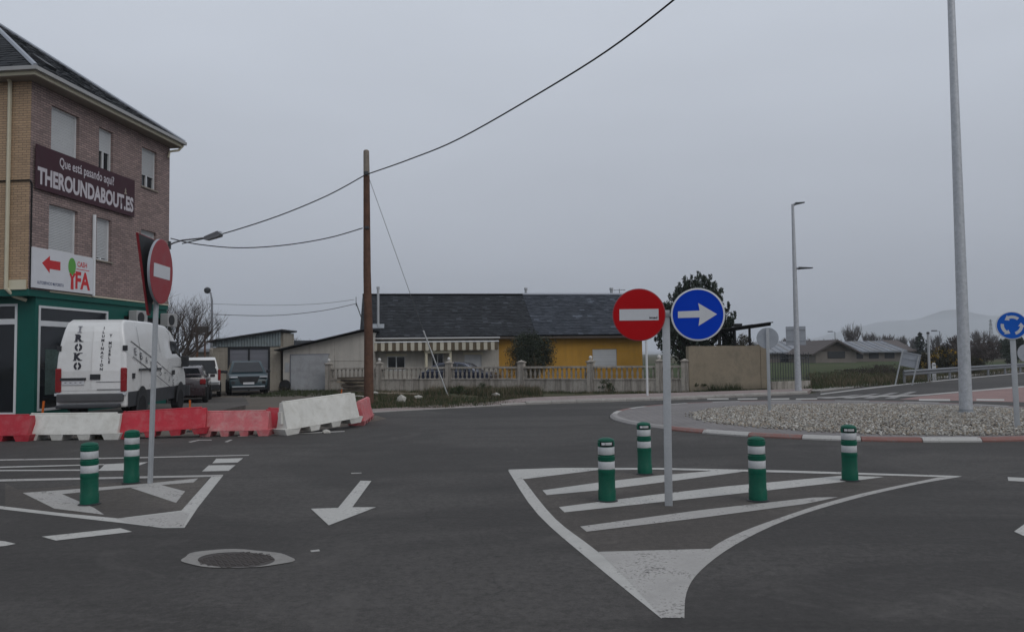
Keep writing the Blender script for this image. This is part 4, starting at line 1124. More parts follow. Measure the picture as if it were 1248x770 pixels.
def flat_head(z, L, tilt):
    m_ = MB(); m_.tube([(0, 0, z-0.05), (0.1, 0, z), (L*0.3, 0, z+0.3*L*tilt)], [0.055, 0.05, 0.035], 8); ar = obj('arm', m_, 'lamp_grey', lp)
    m_ = MB(); M = Matrix.Translation((L*0.6, 0, z+0.6*L*tilt)) @ Matrix.Rotation(-math.atan(tilt), 4, 'Y')
    m_.add([(-L*.38, -.1, -.05), (L*.42, -.06, -.02), (L*.42, .06, -.02), (-L*.38, .1, -.05), (-L*.38, -.1, .05), (L*.42, -.06, .02), (L*.42, .06, .02), (-L*.38, .1, .05)], [(0, 3, 2, 1), (4, 5, 6, 7), (0, 1, 5, 4), (1, 2, 6, 5), (2, 3, 7, 6), (3, 0, 4, 7)], M)
    obj('lamp_head', m_, 'lamp_dark', ar)
flat_head(H1, 0.5, 0.14); flat_head(H2, 0.75, 0.01)
# old street lamp behind the parked vans
lp = thing('street_lamp', 'old street lamp with round dark head behind the parked white van', 'lamp post', (A(258, 440, 46).x, 46, 0))
tz = A(256, 354, 46).z
m_ = MB(); m_.tube([(0, 0, 0), (0, 0, tz*0.5), (0, 0, tz-0.6), (-0.08, 0, tz-0.15), (-0.22, 0, tz)], [0.12, 0.08, 0.055, 0.045, 0.04], 10); obj('shaft', m_, 'lamp_grey', lp, smooth=True)
m_ = MB(); m_.lathe([(0.03, -0.2), (0.14, -0.16), (0.2, -0.03), (0.17, 0.1), (0.06, 0.17), (0.01, 0.18)], 12, Matrix.Translation((-0.28, 0, tz+0.02))); obj('lamp_head', m_, 'lamp_dark', lp, smooth=True)
m_ = MB(); m_.lathe([(0.17, 0), (0.15, 2.3), (0.09, 2.4)], 10); obj('concrete_sleeve', m_, 'old_concrete', lp)
for px_, py_, Y_ in ((1013, 404, 150), (1140, 403, 130)):
    tpp = A(px_, py_, Y_)
    o = thing('distant_lamp', 'small lamp post far beyond the %s' % ('sheds' if px_ < 1100 else 'gorse bushes'), 'lamp post', (tpp.x+0.7, Y_, 0), group='far lamp posts')
    m_ = MB(); m_.tube([(0, 0, 0), (0, 0, tpp.z-0.1), (-0.7, 0, tpp.z)], 0.07, 6); obj('shaft', m_, 'lamp_grey', o)
    m_ = MB(); m_.box((-0.9, 0, tpp.z), (0.8, 0.35, 0.18)); obj('lamp_head', m_, 'lamp_dark', o)

# ================================================================== UTILITY POLE, STAY AND CABLES
p_ = G(449.5, 492)
up_ = thing('utility_pole', 'tall brown wooden utility pole beside the pavement and white barrier', 'utility pole', (p_.x, p_.y, 0))
tp = A(445, 183, p_.y)
up_.rotation_euler = (0, math.atan((tp.x-p_.x)/tp.z)*0.7, 0)
Hp = tp.z
m_ = MB(); m_.tube([(0, 0, -0.1), (0.02, 0, 2.5), (-0.01, 0, 5), (0.01, 0, Hp-1.0)], [0.185, 0.165, 0.14, 0.118], 14); obj('shaft', m_, 'pole_wood', up_, smooth=True)
m_ = MB(); m_.tube([(0.01, 0, Hp-1.0), (0.01, 0, Hp-0.04), (0.01, 0, Hp)], [0.118, 0.108, 0.07], 14); obj('pole_top', m_, 'pole_wood_bleached', up_, smooth=True)
m_ = MB(); m_.box((0.02, -0.12, A(449, 212, p_.y).z), (0.16, 0.1, 0.12)); m_.box((0.02, -0.12, A(446, 278, p_.y).z), (0.16, 0.1, 0.1)); obj('cable_clamp', m_, 'lamp_dark', up_)
PB = Vector((p_.x, p_.y))
def cable(label, pix, Y0, Y1, r, material, name='overhead_cable'):
    """pixel path of a cable that hangs in the vertical plane between its two ends"""
    a, b2 = A(pix[0][0], pix[0][1], Y0), A(pix[-1][0], pix[-1][1], Y1)
    n_ = Vector((b2.y-a.y, -(b2.x-a.x), 0))
    pts = []
    for q in smooth_pts(pix, 5):
        d_ = ray(*q); t_ = (a-CP).dot(n_)/d_.dot(n_); pts.append(CP+d_*t_)
    m_ = MB(); o0 = pts[0]
    m_.tube([q-o0 for q in pts], r, 5)
    return tag(obj(name, m_, material, loc=o0), label, 'cable')
cable('thick black cable rising from the wooden pole across the sky', [(449, 212), (500, 194), (560, 169), (650, 118), (740, 62), (820, 1), (900, -68)], p_.y-0.15, 14.5, 0.022, 'cable_black')
cable('black cable sagging from high on the wooden pole to the building lamp', [(444, 214), (400, 238), (340, 263), (275, 284), (222, 297)], p_.y-0.15, BY+6.6, 0.022, 'cable_black')
cable('lower black cable from the wooden pole to the brick building', [(442, 278), (400, 290), (345, 299), (290, 302), (240, 297.5), (208, 290.5)], p_.y-0.15, BY+7.2, 0.02, 'cable_black')
cable('thin grey wire from the house gable to the old street lamp', [(434, 370), (390, 379), (330, 384.5), (258, 383)], 45.5, 45.8, 0.02, 'cable_grey')
cable('faint upper wire from the house gable beyond the old street lamp', [(432, 365), (390, 370), (330, 372), (252, 370)], 45.5, 47, 0.012, 'cable_grey')
sa, sb = A(450, 218, p_.y), A(516, 403, 33.5); sc = A(536.5, 457, 34.6)
m_ = MB(); m_.tube([(0, 0, 0), sb-sa], 0.010, 5)
so = thing('guy_wire', 'thin stay wire with white guard tube running down from the wooden pole', 'cable', tuple(sa))
obj('wire', m_, 'cable_grey', so)
dsc = (sc-sb).normalized(); foot = sb+dsc*((0.0-sb.z)/dsc.z)
m_ = MB(); m_.tube([sb-sa, foot-sa], 0.03, 8); obj('guard_tube', m_, 'white_frame', so, smooth=True)

# ================================================================== VEHICLES
def shell(outline, wf, bev=0.05, seg=2):
    """outline: closed (x, z) side profile; wf(x, z) gives the half width there"""
    n = len(outline); m_ = MB()
    m_.v = [(x, wf(x, z), z) for x, z in outline]+[(x, -wf(x, z), z) for x, z in outline]
    m_.f = [tuple(range(n)), tuple(range(n, 2*n))[::-1]]+[(i, n+i, n+(i+1) % n, (i+1) % n) for i in range(n)]
    bm = bmesh.new(); vs = [bm.verts.new(v) for v in m_.v]
    for f in m_.f: bm.faces.new([vs[i] for i in f])
    bmesh.ops.recalc_face_normals(bm, faces=bm.faces)
    es = [e for e in bm.edges if e.calc_face_angle(0) > RAD(55)]
    bmesh.ops.bevel(bm, geom=es, offset=bev, segments=seg, affect='EDGES', profile=0.6, clamp_overlap=True)
    bm.verts.index_update()
    r = MB(); r.v = [tuple(v.co) for v in bm.verts]; r.f = [tuple(v.index for v in f.verts) for f in bm.faces]; bm.free()
    return r
def wheel(parent, x, y, r, w, side):
    M = Matrix.Translation((x, y, r)) @ Matrix.Rotation(-pi/2*side, 4, 'X')
    root = obj('wheel', MB().lathe([(r*0.62, -w/2), (r*0.9, -w/2), (r, -w*0.32), (r, w*0.32), (r*0.9, w/2), (r*0.62, w/2)], 24, M), 'tyre_rubber', parent, smooth=True)
    m_ = MB(); m_.lathe([(r*0.64, w*0.30), (r*0.64, w*0.47), (r*0.55, w*0.45), (r*0.5, w*0.3), (r*0.16, w*0.36), (r*0.12, w*0.42), (0.01, w*0.42)], 20, M, cap=False); obj('rim', m_, 'rim_alloy', root, smooth=True)
    for k in range(5):
        m_ = MB(); a = 2*pi*k/5; m_.box((r*0.33*cos(a), r*0.33*sin(a), w*0.4), (r*0.42, r*0.13, w*0.08), (0, 0, a)); m_.v = [tuple(M @ Vector(v)) for v in m_.v]; obj('spoke', m_, 'rim_alloy', root)
def side_poly(name, poly, wf, side, material, parent, out=0.006, thick=0.0):
    """panel lying on the body side (follows the tumblehome)"""
    m_ = MB(); s_ = 1 if side > 0 else -1
    vs = [(x, s_*(wf(x, z)+out), z) for x, z in poly]; m_.add(vs, [tuple(range(len(vs))) if s_ < 0 else tuple(range(len(vs)))[::-1]]); 
    return obj(name, m_, material, parent)
def arch(parent, x, r, wf, side):
    poly = [(x+r*cos(a*pi/12), r*0.82+r*0.98*sin(a*pi/12)) for a in range(13)]+[(x-r, 0.28), (x+r, 0.28)]
    side_poly('wheel_arch', poly, wf, side, 'dark_plastic', parent, 0.004)
def quad_on(name, pts, material, parent, off=(0, 0, 0)):
    m_ = MB(); v_ = [tuple(Vector(q)+Vector(off)) for q in pts]; m_.add(v_, [(0, 1, 2, 3)]); return obj(name, m_, material, parent)

# ---- white high roof van with stencilled lettering
vb = A(153, 515, 20.0); vf = A(231, 490, 26.0)
vdir = (Vector((vf.x, vf.y))-Vector((vb.x, vb.y))).normalized()
VROT = math.atan2(vdir.y, vdir.x); VW = 0.83
vleft = Vector((-vdir.y, vdir.x))
vo = Vector((vb.x, vb.y))+vleft*VW
van = thing('panel_van', 'white high roof panel van with stencilled black lettering behind the barriers', 'van', (vo.x, vo.y, 0.14), VROT)
def vw(x, z):
    w = VW if z < 1.5 else VW-(VW-0.63)*min((z-1.5)/1.25, 1)**1.5
    if x > 5.2: w -= 0.10*min((x-5.2)/0.7, 1)
    return w
VO = [(0.02, 0.42), (0.0, 1.35), (0.03, 1.7), (0.08, 2.1), (0.15, 2.40), (0.24, 2.58), (0.45, 2.66), (2.5, 2.68), (3.9, 2.62), (4.35, 2.45), (4.75, 2.08), (5.15, 1.55), (5.45, 1.36), (5.85, 1.14), (5.97, 0.85), (5.97, 0.42)]
obj('body', shell(VO, vw, 0.06, 3), 'van_white', van, smooth=True)
def rear_x(z):
    for (xa, za), (xb, zb2) in zip(VO, VO[1:]):
        if za <= z <= zb2: return xa+(xb-xa)*(z-za)/(zb2-za)
    return 0.3
def rearM(y, z):
    s_ = (rear_x(z+0.1)-rear_x(z-0.1))/0.2
    return frame_dir(Vector((rear_x(z)-0.012, y, z)), (0, -1, 0), (s_, 0, 1))
for s_ in (-1, 1):           # door leaves: raised panels with a joint between
    m_ = MB()
    zs = [0.86, 1.35, 1.7, 2.1, 2.35, 2.48]
    for z in zs:
        ya, yb = 0.012*s_, (vw(0, z)-0.11)*s_
        m_.v += [(rear_x(z)-0.008, ya, z), (rear_x(z)-0.008, yb, z)]
    for k in range(len(zs)-1): m_.f.append((2*k, 2*k+1, 2*k+3, 2*k+2) if s_ < 0 else (2*k+1, 2*k, 2*k+2, 2*k+3))
    dr = obj('rear_door', m_, 'van_white', van)
    for z in (1.92,): m_ = MB(); m_.box((rear_x(z)-0.0, (vw(0, z)-0.01)*s_, z), (0.07, 0.1, 0.13)); obj('hinge', m_, 'dark_plastic', dr)
    m_ = MB(); m_.span((-0.035, (VW-0.13)*s_, 0.82), (0.06, (VW+0.012)*s_, 1.42)); obj('tail_lamp', bevel_mb(m_, 0.02, 1), 'tail_red', van)
    m_ = MB(); m_.span((-0.06, (VW-0.16)*s_, 0.74), (0.04, (VW+0.01)*s_, 0.80)); obj('reflector', m_, 'lamp_clear', van)
    m_ = MB(); m_.span((-0.004, 0.0+0.14*s_, 0.88), (0.0, 0.14*s_+0.003*s_, 2.4))
m_ = MB(); m_.box((-0.03, 0.0, 0.68), (0.16, 1.56, 0.2)); obj('bumper', bevel_mb(m_, 0.03, 2), 'bumper_grey', van)
m_ = MB(); m_.box((-0.14, 0.0, 0.47), (0.28, 1.45, 0.09)); obj('step', bevel_mb(m_, 0.02, 1), 'grey_plastic', van)
m_ = MB(); m_.box((-0.012, 0.42, 1.06), (0.02, 0.52, 0.11)); obj('number_plate', m_, 'sign_white', van)
text_part('plate_text', '- - - -', 'van_lettering_faded', van, frame_dir(Vector((-0.024, 0.42, 1.06)), (0, -1, 0)), width=0.4, height=0.02)
m_ = MB(); m_.box((-0.02, 0.42, 1.15), (0.05, 0.6, 0.06)); obj('plate_lamp', m_, 'dark_plastic', van)
m_ = MB(); m_.box((-0.015, -0.10, 1.20), (0.035, 0.24, 0.13)); obj('door_handle', m_, 'dark_plastic', van)
m_ = MB(); m_.box((-0.012, -0.42, 1.07), (0.01, 0.6, 0.008)); m_.box((-0.012, -0.42, 0.88), (0.01, 0.55, 0.012)); obj('seam', m_, 'grey_plastic', van)
text_part('lettering', 'I', 'van_lettering_faded', van, rearM(0.33, 2.40), height=0.17, bold=0.05, depth=0.004)
for sy in (0.08, -0.08):
    m_ = MB(); m_.box((0, sy, 0.005), (0.10, 0.022, 0.001)); m_.v = [tuple(rearM(0.33, 2.40) @ Vector(v)) for v in m_.v]; obj('serif', m_, 'van_lettering_faded', van)
for k, ch in enumerate('ROKO'):
    z = 2.18-0.235*k
    text_part('lettering', ch, 'van_lettering', van, rearM(0.33, z), width=0.18, height=0.195, bold=0.075, depth=0.004)
    serifs = {'R': ((-0.07, 0.09), (-0.07, -0.09), (0.07, -0.09)), 'K': ((-0.07, 0.09), (-0.07, -0.09), (0.07, 0.09), (0.07, -0.09))}.get(ch, ())
    for sx, sy in serifs:
        m_ = MB(); m_.box((sx, sy, 0.005), (0.075, 0.022, 0.001)); m_.v = [tuple(rearM(0.33, z) @ Vector(v)) for v in m_.v]; obj('serif', m_, 'van_lettering', van)
    for sg_ in (0.0,):
        if ch == 'O': m_ = MB(); m_.box((0, 0, 0.006), (0.02, 0.2, 0.001)); m_.v = [tuple(rearM(0.33, z) @ Vector(v)) for v in m_.v]; obj('stencil_gap', m_, 'van_white', van)
for word, y_, ztop, st_ in (('ILUMINACION', -0.24, 2.43, 0.104), ('Y MUEBLE', -0.42, 2.24, 0.096)):
    for k, ch in enumerate(word):
        if ch != ' ': text_part('lettering', ch, 'van_lettering', van, rearM(y_, ztop-st_*k), height=0.075, bold=0.04, depth=0.004)
# side
def sideM(x, z, rot=0.0):
    s_ = (vw(x, z+0.1)-vw(x, z-0.1))/0.2
    return frame_dir(Vector((x, -vw(x, z)-0.012, z)), (1, 0, 0), (0, -s_, 1)) @ Matrix.Rotation(rot, 4, 'Z')
side_poly('sill_panel', [(0.15, 0.42), (5.9, 0.42), (5.9, 0.80), (0.15, 0.80)], vw, -1, 'grey_plastic', van, 0.008)
side_poly('sill_panel', [(0.15, 0.42), (5.9, 0.42), (5.9, 0.80), (0.15, 0.80)], vw, 1, 'grey_plastic', van, 0.008)
for s_ in (-1, 1):
    for x in (1.25, 4.95):
        poly = [(x+0.48*cos(a*pi/12), 0.36+0.56*sin(a*pi/12)) for a in range(13)]+[(x-0.48, 0.30), (x+0.48, 0.30)]
        side_poly('wheel_arch', poly, vw, s_, 'dark_plastic', van, 0.014)
        wheel(van, x, s_*(VW-0.09), 0.35, 0.22, s_)
    side_poly('door_window', [(4.08, 1.46), (4.08, 2.12), (4.62, 2.10), (5.0, 1.62), (5.04, 1.42)], vw, s_, 'window_glass', van, 0.012)
    side_poly('window_surround', [(4.02, 1.40), (4.02, 2.18), (4.66, 2.16), (5.06, 1.64), (5.12, 1.36)], vw, s_, 'dark_plastic', van, 0.008)
    m_ = MB(); m_.box((5.02, s_*(VW+0.12), 1.55), (0.12, 0.22, 0.34)); obj('mirror', bevel_mb(m_, 0.03, 1), 'dark_plastic', van)
    m_ = MB(); m_.box((4.15, s_*(VW+0.012), 1.22), (0.2, 0.03, 0.14)); obj('side_handle', m_, 'dark_plastic', van)
m_ = MB(); m_.box((0.55, -VW-0.01, 1.2), (0.16, 0.03, 0.14)); obj('fuel_flap', m_, 'dark_plastic', van)
m_ = MB(); m_.box((1.9, -VW-0.02, 1.36), (1.9, 0.04, 0.05)); obj('slide_rail', m_, 'grey_plastic', van)
for x in (1.15, 2.9, 4.08):
    m_ = MB(); zz = [0.85, 1.4, 1.9, 2.3, 2.5]
    for z in zz: m_.v += [(x-0.008, -vw(x, z)-0.006, z), (x+0.008, -vw(x, z)-0.006, z)]
    for k in range(4): m_.f.append((2*k, 2*k+1, 2*k+3, 2*k+2))
    obj('panel_joint', m_, 'grey_plastic', van)
mt = Matrix.Rotation(RAD(-22), 4, 'Z')
word = 'EBANISTAS'
for k, ch in enumerate(word):
    x = 0.75+0.42*k; z = 1.83-0.115*k
    text_part('lettering', ch, 'van_lettering', van, sideM(x, z, 0), height=0.19, width=0.17, bold=0.0, depth=0.004)
for dz in (0.2, -0.2):
    m_ = MB()
    for k in range(12):
        x = 0.5+0.33*k; z = 1.90+dz-0.0904*k
        m_.v += [(x, -vw(x, z)-0.014, z-0.012), (x, -vw(x, z)-0.014, z+0.012)]
    for k in range(11): m_.f.append((2*k, 2*k+2, 2*k+3, 2*k+1))
    obj('stripe', m_, 'van_lettering', van)
m_ = MB(); m_.quad((4.42, 0.68, 2.42), (4.42, -0.68, 2.42), (5.16, -0.80, 1.57), (5.16, 0.80, 1.57)); m_.v = [(x+0.03, y, z+0.03) for x, y, z in m_.v]; obj('windscreen', m_, 'window_glass', van)
m_ = MB(); m_.box((5.98, 0, 0.6), (0.12, 1.7, 0.34)); obj('front_bumper', m_, 'grey_plastic', van)

def make_car(name, label, loc, rot, L, W, low, cab, belt, paint_, wheels, wr, tail=True, glass_rows=(), suv=False):
    """hatchback or small van: lower body shell plus glazed cabin shell, front towards +x, rear bumper at x=0"""
    c = thing(name, label, 'car', loc, rot)
    hw_ = W/2
    def wl(x, z): return hw_-0.07*max(0, (x-L+0.7)/0.7)**2-0.04*max(0, (0.5-x)/0.5)**2-0.05*max(0, (0.45-z)/0.3)
    zt_ = max(z for x, z in cab)
    def wc(x, z): return hw_-0.05-0.20*max(0, (z-belt)/(zt_-belt))
    obj('body', shell(low, wl, 0.06, 3), paint_, c, smooth=True)
    cabin = obj('cabin', shell(cab, wc, 0.05, 2), paint_, c, smooth=True)
    for s_ in (-1, 1):
        for x in wheels: arch(c, x, wr*1.16, wl, s_); wheel(c, x, s_*(hw_-0.08), wr, 0.2, s_)
        for g in glass_rows: side_poly('side_window', g, wc, s_, 'window_glass', c, 0.006)
        m_ = MB(); m_.box((wheels[1]-0.55, s_*(hw_+0.08), belt+0.08), (0.12, 0.2, 0.14)); obj('mirror', bevel_mb(m_, 0.03, 1), paint_ if not suv else 'dark_plastic', c)
    return c, wl, wc

# ---- plum hatchback in front of the van
p_ = A(223, 490, 31.2)
low = [(0.03, 0.3), (0.0, 0.6), (0.05, 0.95), (0.25, 1.0), (3.0, 0.98), (3.75, 0.88), (4.0, 0.7), (4.05, 0.5), (3.95, 0.25), (0.3, 0.22)]
cabp = [(0.08, 0.94), (0.18, 1.15), (0.45, 1.40), (0.9, 1.48), (1.9, 1.50), (2.4, 1.42), (3.15, 0.96)]
gl = [[(0.55, 1.02), (0.62, 1.33), (1.05, 1.41), (1.08, 1.02)], [(1.15, 1.02), (1.15, 1.42), (1.85, 1.43), (1.85, 1.02)], [(1.93, 1.02), (1.93, 1.43), (2.28, 1.38), (2.85, 1.02)]]
vl = Vector((-sin(VROT), cos(VROT)))
car, wl, wc = make_car('parked_car', 'dark plum hatchback parked just ahead of the white panel van', (p_.x, p_.y, 0), math.atan2(p_.y, p_.x)-RAD(5), 4.05, 1.72, low, cabp, 0.96, 'plum_paint', (0.72, 3.2), 0.31, glass_rows=gl)
quad_on('rear_window', [(0.13, 0.68, 1.03), (0.13, -0.68, 1.03), (0.42, -0.52, 1.38), (0.42, 0.52, 1.38)], 'window_glass', car, (-0.03, 0, 0.015))
for s_ in (-1, 1): m_ = MB(); m_.box((0.05, s_*0.72, 0.86), (0.16, 0.22, 0.22)); obj('tail_lamp', bevel_mb(m_, 0.03, 1), 'tail_red', car)
side_poly('chrome_strip', [(0.5, 0.985), (2.95, 0.985), (2.95, 1.005), (0.5, 1.005)], lambda x, z: wc(x, z)+0.03, -1, 'silver_trim', car, 0.01)
m_ = MB(); m_.box((-0.01, 0, 0.42), (0.12, 1.5, 0.2)); obj('bumper', m_, 'plum_paint', car)

# ---- pale small van, tailgate towards the camera
p_ = A(244.5, 485, 36.0)
low = [(0.02, 0.35), (0.0, 0.65), (0.02, 1.05), (3.2, 1.05), (3.8, 0.92), (4.1, 0.75), (4.12, 0.4), (3.9, 0.25), (0.3, 0.25)]
cabp = [(0.02, 1.0), (0.06, 1.35), (0.16, 1.72), (0.35, 1.82), (1.8, 1.84), (2.4, 1.76), (3.25, 1.04)]
gl = [[(0.35, 1.12), (0.4, 1.65), (1.1, 1.68), (1.1, 1.12)], [(1.2, 1.12), (1.2, 1.68), (2.0, 1.68), (2.0, 1.12)], [(2.1, 1.12), (2.1, 1.66), (2.45, 1.6), (2.95, 1.12)]]
car, wl, wc = make_car('small_van', 'pale grey small van with wide dark tailgate window beside the garage', (p_.x, p_.y, 0), math.atan2(p_.y, p_.x)-RAD(1), 4.1, 1.72, low, cabp, 1.04, 'van_white', (0.75, 3.35), 0.31, glass_rows=gl, suv=True)
quad_on('rear_window', [(0.04, 0.66, 1.14), (0.04, -0.66, 1.14), (0.15, -0.56, 1.66), (0.15, 0.56, 1.66)], 'window_glass', car, (-0.035, 0, 0.0))
quad_on('window_surround', [(0.03, 0.70, 1.09), (0.03, -0.70, 1.09), (0.16, -0.59, 1.70), (0.16, 0.59, 1.70)], 'dark_plastic', car, (-0.022, 0, 0.0))
for s_ in (-1, 1): m_ = MB(); m_.box((0.03, s_*0.79, 1.02), (0.1, 0.12, 0.5)); obj('tail_lamp', bevel_mb(m_, 0.02, 1), 'tail_red', car)
m_ = MB(); m_.box((-0.03, 0, 0.46), (0.14, 1.64, 0.26)); obj('bumper', bevel_mb(m_, 0.03, 1), 'dark_plastic', car)
m_ = MB(); m_.box((-0.03, 0, 0.68), (0.06, 1.6, 0.05)); obj('bumper_strip', m_, 'silver_trim', car)
m_ = MB(); m_.box((-0.012, 0.0, 0.82), (0.02, 0.5, 0.11)); obj('number_plate', m_, 'sign_white', car)

# ---- teal crossover in front of the garage, nose towards the camera
p_ = A(303, 481, 37.6)
low = [(0.03, 0.4), (0.0, 0.7), (0.08, 1.0), (0.3, 1.05), (3.2, 1.04), (3.95, 0.98), (4.3, 0.86), (4.42, 0.7), (4.42, 0.45), (4.25, 0.27), (0.3, 0.27)]
cabp = [(0.12, 1.0), (0.3, 1.25), (0.65, 1.52), (1.1, 1.62), (2.2, 1.64), (2.6, 1.58), (3.4, 1.03)]
gl = [[(0.75, 1.1), (0.85, 1.42), (1.25, 1.52), (1.3, 1.1)], [(1.38, 1.1), (1.38, 1.53), (2.05, 1.55), (2.05, 1.1)], [(2.13, 1.1), (2.13, 1.55), (2.5, 1.5), (3.05, 1.1)]]
fa_ = math.atan2(-p_.y, -p_.x)+RAD(3)
car, wl, wc = make_car('parked_car', 'teal crossover parked nose out in front of the metal garage doors', (p_.x-cos(fa_)*4.4, p_.y-sin(fa_)*4.4, 0), fa_, 4.42, 1.84, low, cabp, 1.04, 'teal_paint', (0.85, 3.55), 0.35, glass_rows=gl, suv=True)
quad_on('windscreen', [(3.33, -0.74, 1.08), (3.33, 0.74, 1.08), (2.62, 0.58, 1.56), (2.62, -0.58, 1.56)], 'window_glass', car, (0.03, 0, 0.02))
for s_ in (-1, 1):
    m_ = MB(); m_.box((4.33, s_*0.68, 0.88), (0.16, 0.34, 0.06), (0, 0, -s_*0.35)); obj('headlight', m_, 'lamp_clear', car)
    m_ = MB(); m_.box((4.38, s_*0.68, 0.62), (0.12, 0.2, 0.12), (0, 0, -s_*0.3)); obj('fog_lamp', m_, 'dark_plastic', car)
m_ = MB(); m_.prism([(-0.5, 0.16), (0.5, 0.16), (0.36, -0.16), (-0.36, -0.16)], 0.02, frame_dir(Vector((4.42, 0, 0.74)), (0, 1, 0))); obj('grille', m_, 'dark_plastic', car)
m_ = MB(); m_.box((4.43, 0, 0.42), (0.08, 1.5, 0.07)); obj('bumper_trim', bevel_mb(m_, 0.02, 1), 'silver_trim', car)
m_ = MB(); m_.box((4.445, 0, 0.58), (0.02, 0.5, 0.1)); obj('number_plate', m_, 'sign_white', car)
m_ = MB(); m_.box((4.36, 0, 0.32), (0.1, 1.5, 0.1)); obj('lower_grille', m_, 'dark_plastic', car)

# ================================================================== PLASTIC BARRIERS
def barrier(label, a, b2, h, material, group, lean=0.0, lift=(0, 0), ends=True):
    """hollow road barrier between two ground points: splayed sides, stepped ends, feet with fork slots"""
    a, b2 = Vector((a.x, a.y)), Vector((b2.x, b2.y)); d = b2-a; L = d.length
    r = thing('road_barrier', label, 'barrier', (a.x, a.y, 0.0), math.atan2(d.y, d.x), group)
    r.rotation_euler.y = -math.atan2(lift[1]-lift[0], L); r.rotation_euler.x = lean
    prof = [(0.22, 0.125), (0.205, 0.18), (0.12, h*0.62), (0.075, h*0.93), (0.06, h)]
    m_ = MB(); nx = 13
    xs = [L*k/(nx-1) for k in range(nx)]
    for i, x in enumerate(xs):
        end = 0.86 if i in (0, nx-1) else 1.0
        rib = 0.016 if i % 4 == 2 else 0.0
        jt = [rng.uniform(-0.004, 0.004) for _ in prof]
        ringp = [(-w-(rib if 0 < q < 4 else 0)+jt[q], z if q < 4 else z-0.0) for q, (w, z) in enumerate(prof)]
        ringp += [(w+(rib if 0 < (4-q) < 4 else 0)+jt[q], z) for q, (w, z) in enumerate(prof[::-1])]
        m_.v += [(x, y*end, z) for y, z in ringp]
    k_ = 10
    for i in range(nx-1):
        for q in range(k_): m_.f.append((i*k_+q, (i+1)*k_+q, (i+1)*k_+(q+1) % k_, i*k_+(q+1) % k_))
    m_.f += [tuple(range(k_)), tuple((nx-1)*k_+q for q in range(k_))[::-1]]
    obj('shell', m_, material, r, smooth=True)
    nf = 4
    for k in range(nf):
        x = L*(0.06+0.88*k/(nf-1)); w = L*0.105 if k in (0, nf-1) else L*0.075
        f_ = MB(); f_.add([(x-w*0.7, -0.2, 0), (x+w*0.7, -0.2, 0), (x+w*0.7, 0.2, 0), (x-w*0.7, 0.2, 0), (x-w, -0.215, 0.145), (x+w, -0.215, 0.145), (x+w, 0.215, 0.145), (x-w, 0.215, 0.145)], [(0, 3, 2, 1), (4, 5, 6, 7), (0, 1, 5, 4), (1, 2, 6, 5), (2, 3, 7, 6), (3, 0, 4, 7)])
        obj('foot', f_, material, r)
    m_ = MB(); m_.span((0.10, -0.035, h-0.005), (L-0.10, 0.035, h+0.03)); obj('top_ridge', bevel_mb(m_, 0.012, 1), material, r)
    m_ = MB(); m_.lathe([(0.035, 0.0), (0.035, 0.03), (0.02, 0.035)], 10, Matrix.Translation((0.06, 0, h))); obj('filler_cap', m_, material, r)
    if ends:
        m_ = MB(); m_.span((-0.06, -0.05, h*0.35), (0.02, 0.05, h*0.72)); obj('coupling_lug', m_, material, r)
    return r
BG = 'plastic barriers along the road edge'
barrier('red plastic barrier under the green shop corner', G(-60, 537), G(40, 536.5), 0.55, 'barrier_red', BG)
barrier('low white plastic barrier between two red ones', G(36, 535.5), G(148, 534.5), 0.56, 'barrier_white', BG)
barrier('red plastic barrier behind the leaning no entry sign post', G(150, 534), G(253, 531.5), 0.57, 'barrier_red', BG, lift=(0, 0.08))
barrier('sun bleached red plastic barrier with pale patches', G(249, 531), G(329, 530), 0.54, 'barrier_red_faded', BG)
barrier('short red plastic barrier end beside the tall white barrier', G(326, 527), G(345, 527.5), 0.56, 'barrier_red', BG)
barrier('taller white plastic barrier at the bend, tilted', G(344, 530), G(432, 520), 0.73, 'barrier_white', BG, lift=(0, 0.12))
barrier('worn red plastic barrier end past the tall white barrier', G(434, 518.5), G(446, 510), 0.60, 'barrier_red_faded', BG, lean=0.10)
for k, (px_, py_, Y_, hh_, lab) in enumerate(((51.5, 488, 18.6, 0.95, 'thin orange stake beside the green shop corner'), (232, 487, 19.2, 0.85, 'thin orange stake behind the red barriers'), (415.5, 474, 27.0, 0.75, 'thin orange stake behind the tall white barrier'))):
    p_ = A(px_, py_, Y_); o = thing('marker_stake', lab, 'stake', (p_.x, p_.y, -0.01), group='orange stakes')
    m_ = MB(); m_.box((0, 0, p_.z/2), (0.035, 0.035, p_.z), (0.0, 0.09*(1 if k != 1 else -0.3), 0)); obj('rod', m_, 'orange_plastic', o)
    m_ = MB(); m_.lathe([(0.09, 0), (0.07, 0.04), (0.03, 0.05)], 10); obj('foot', m_, 'dark_plastic', o)

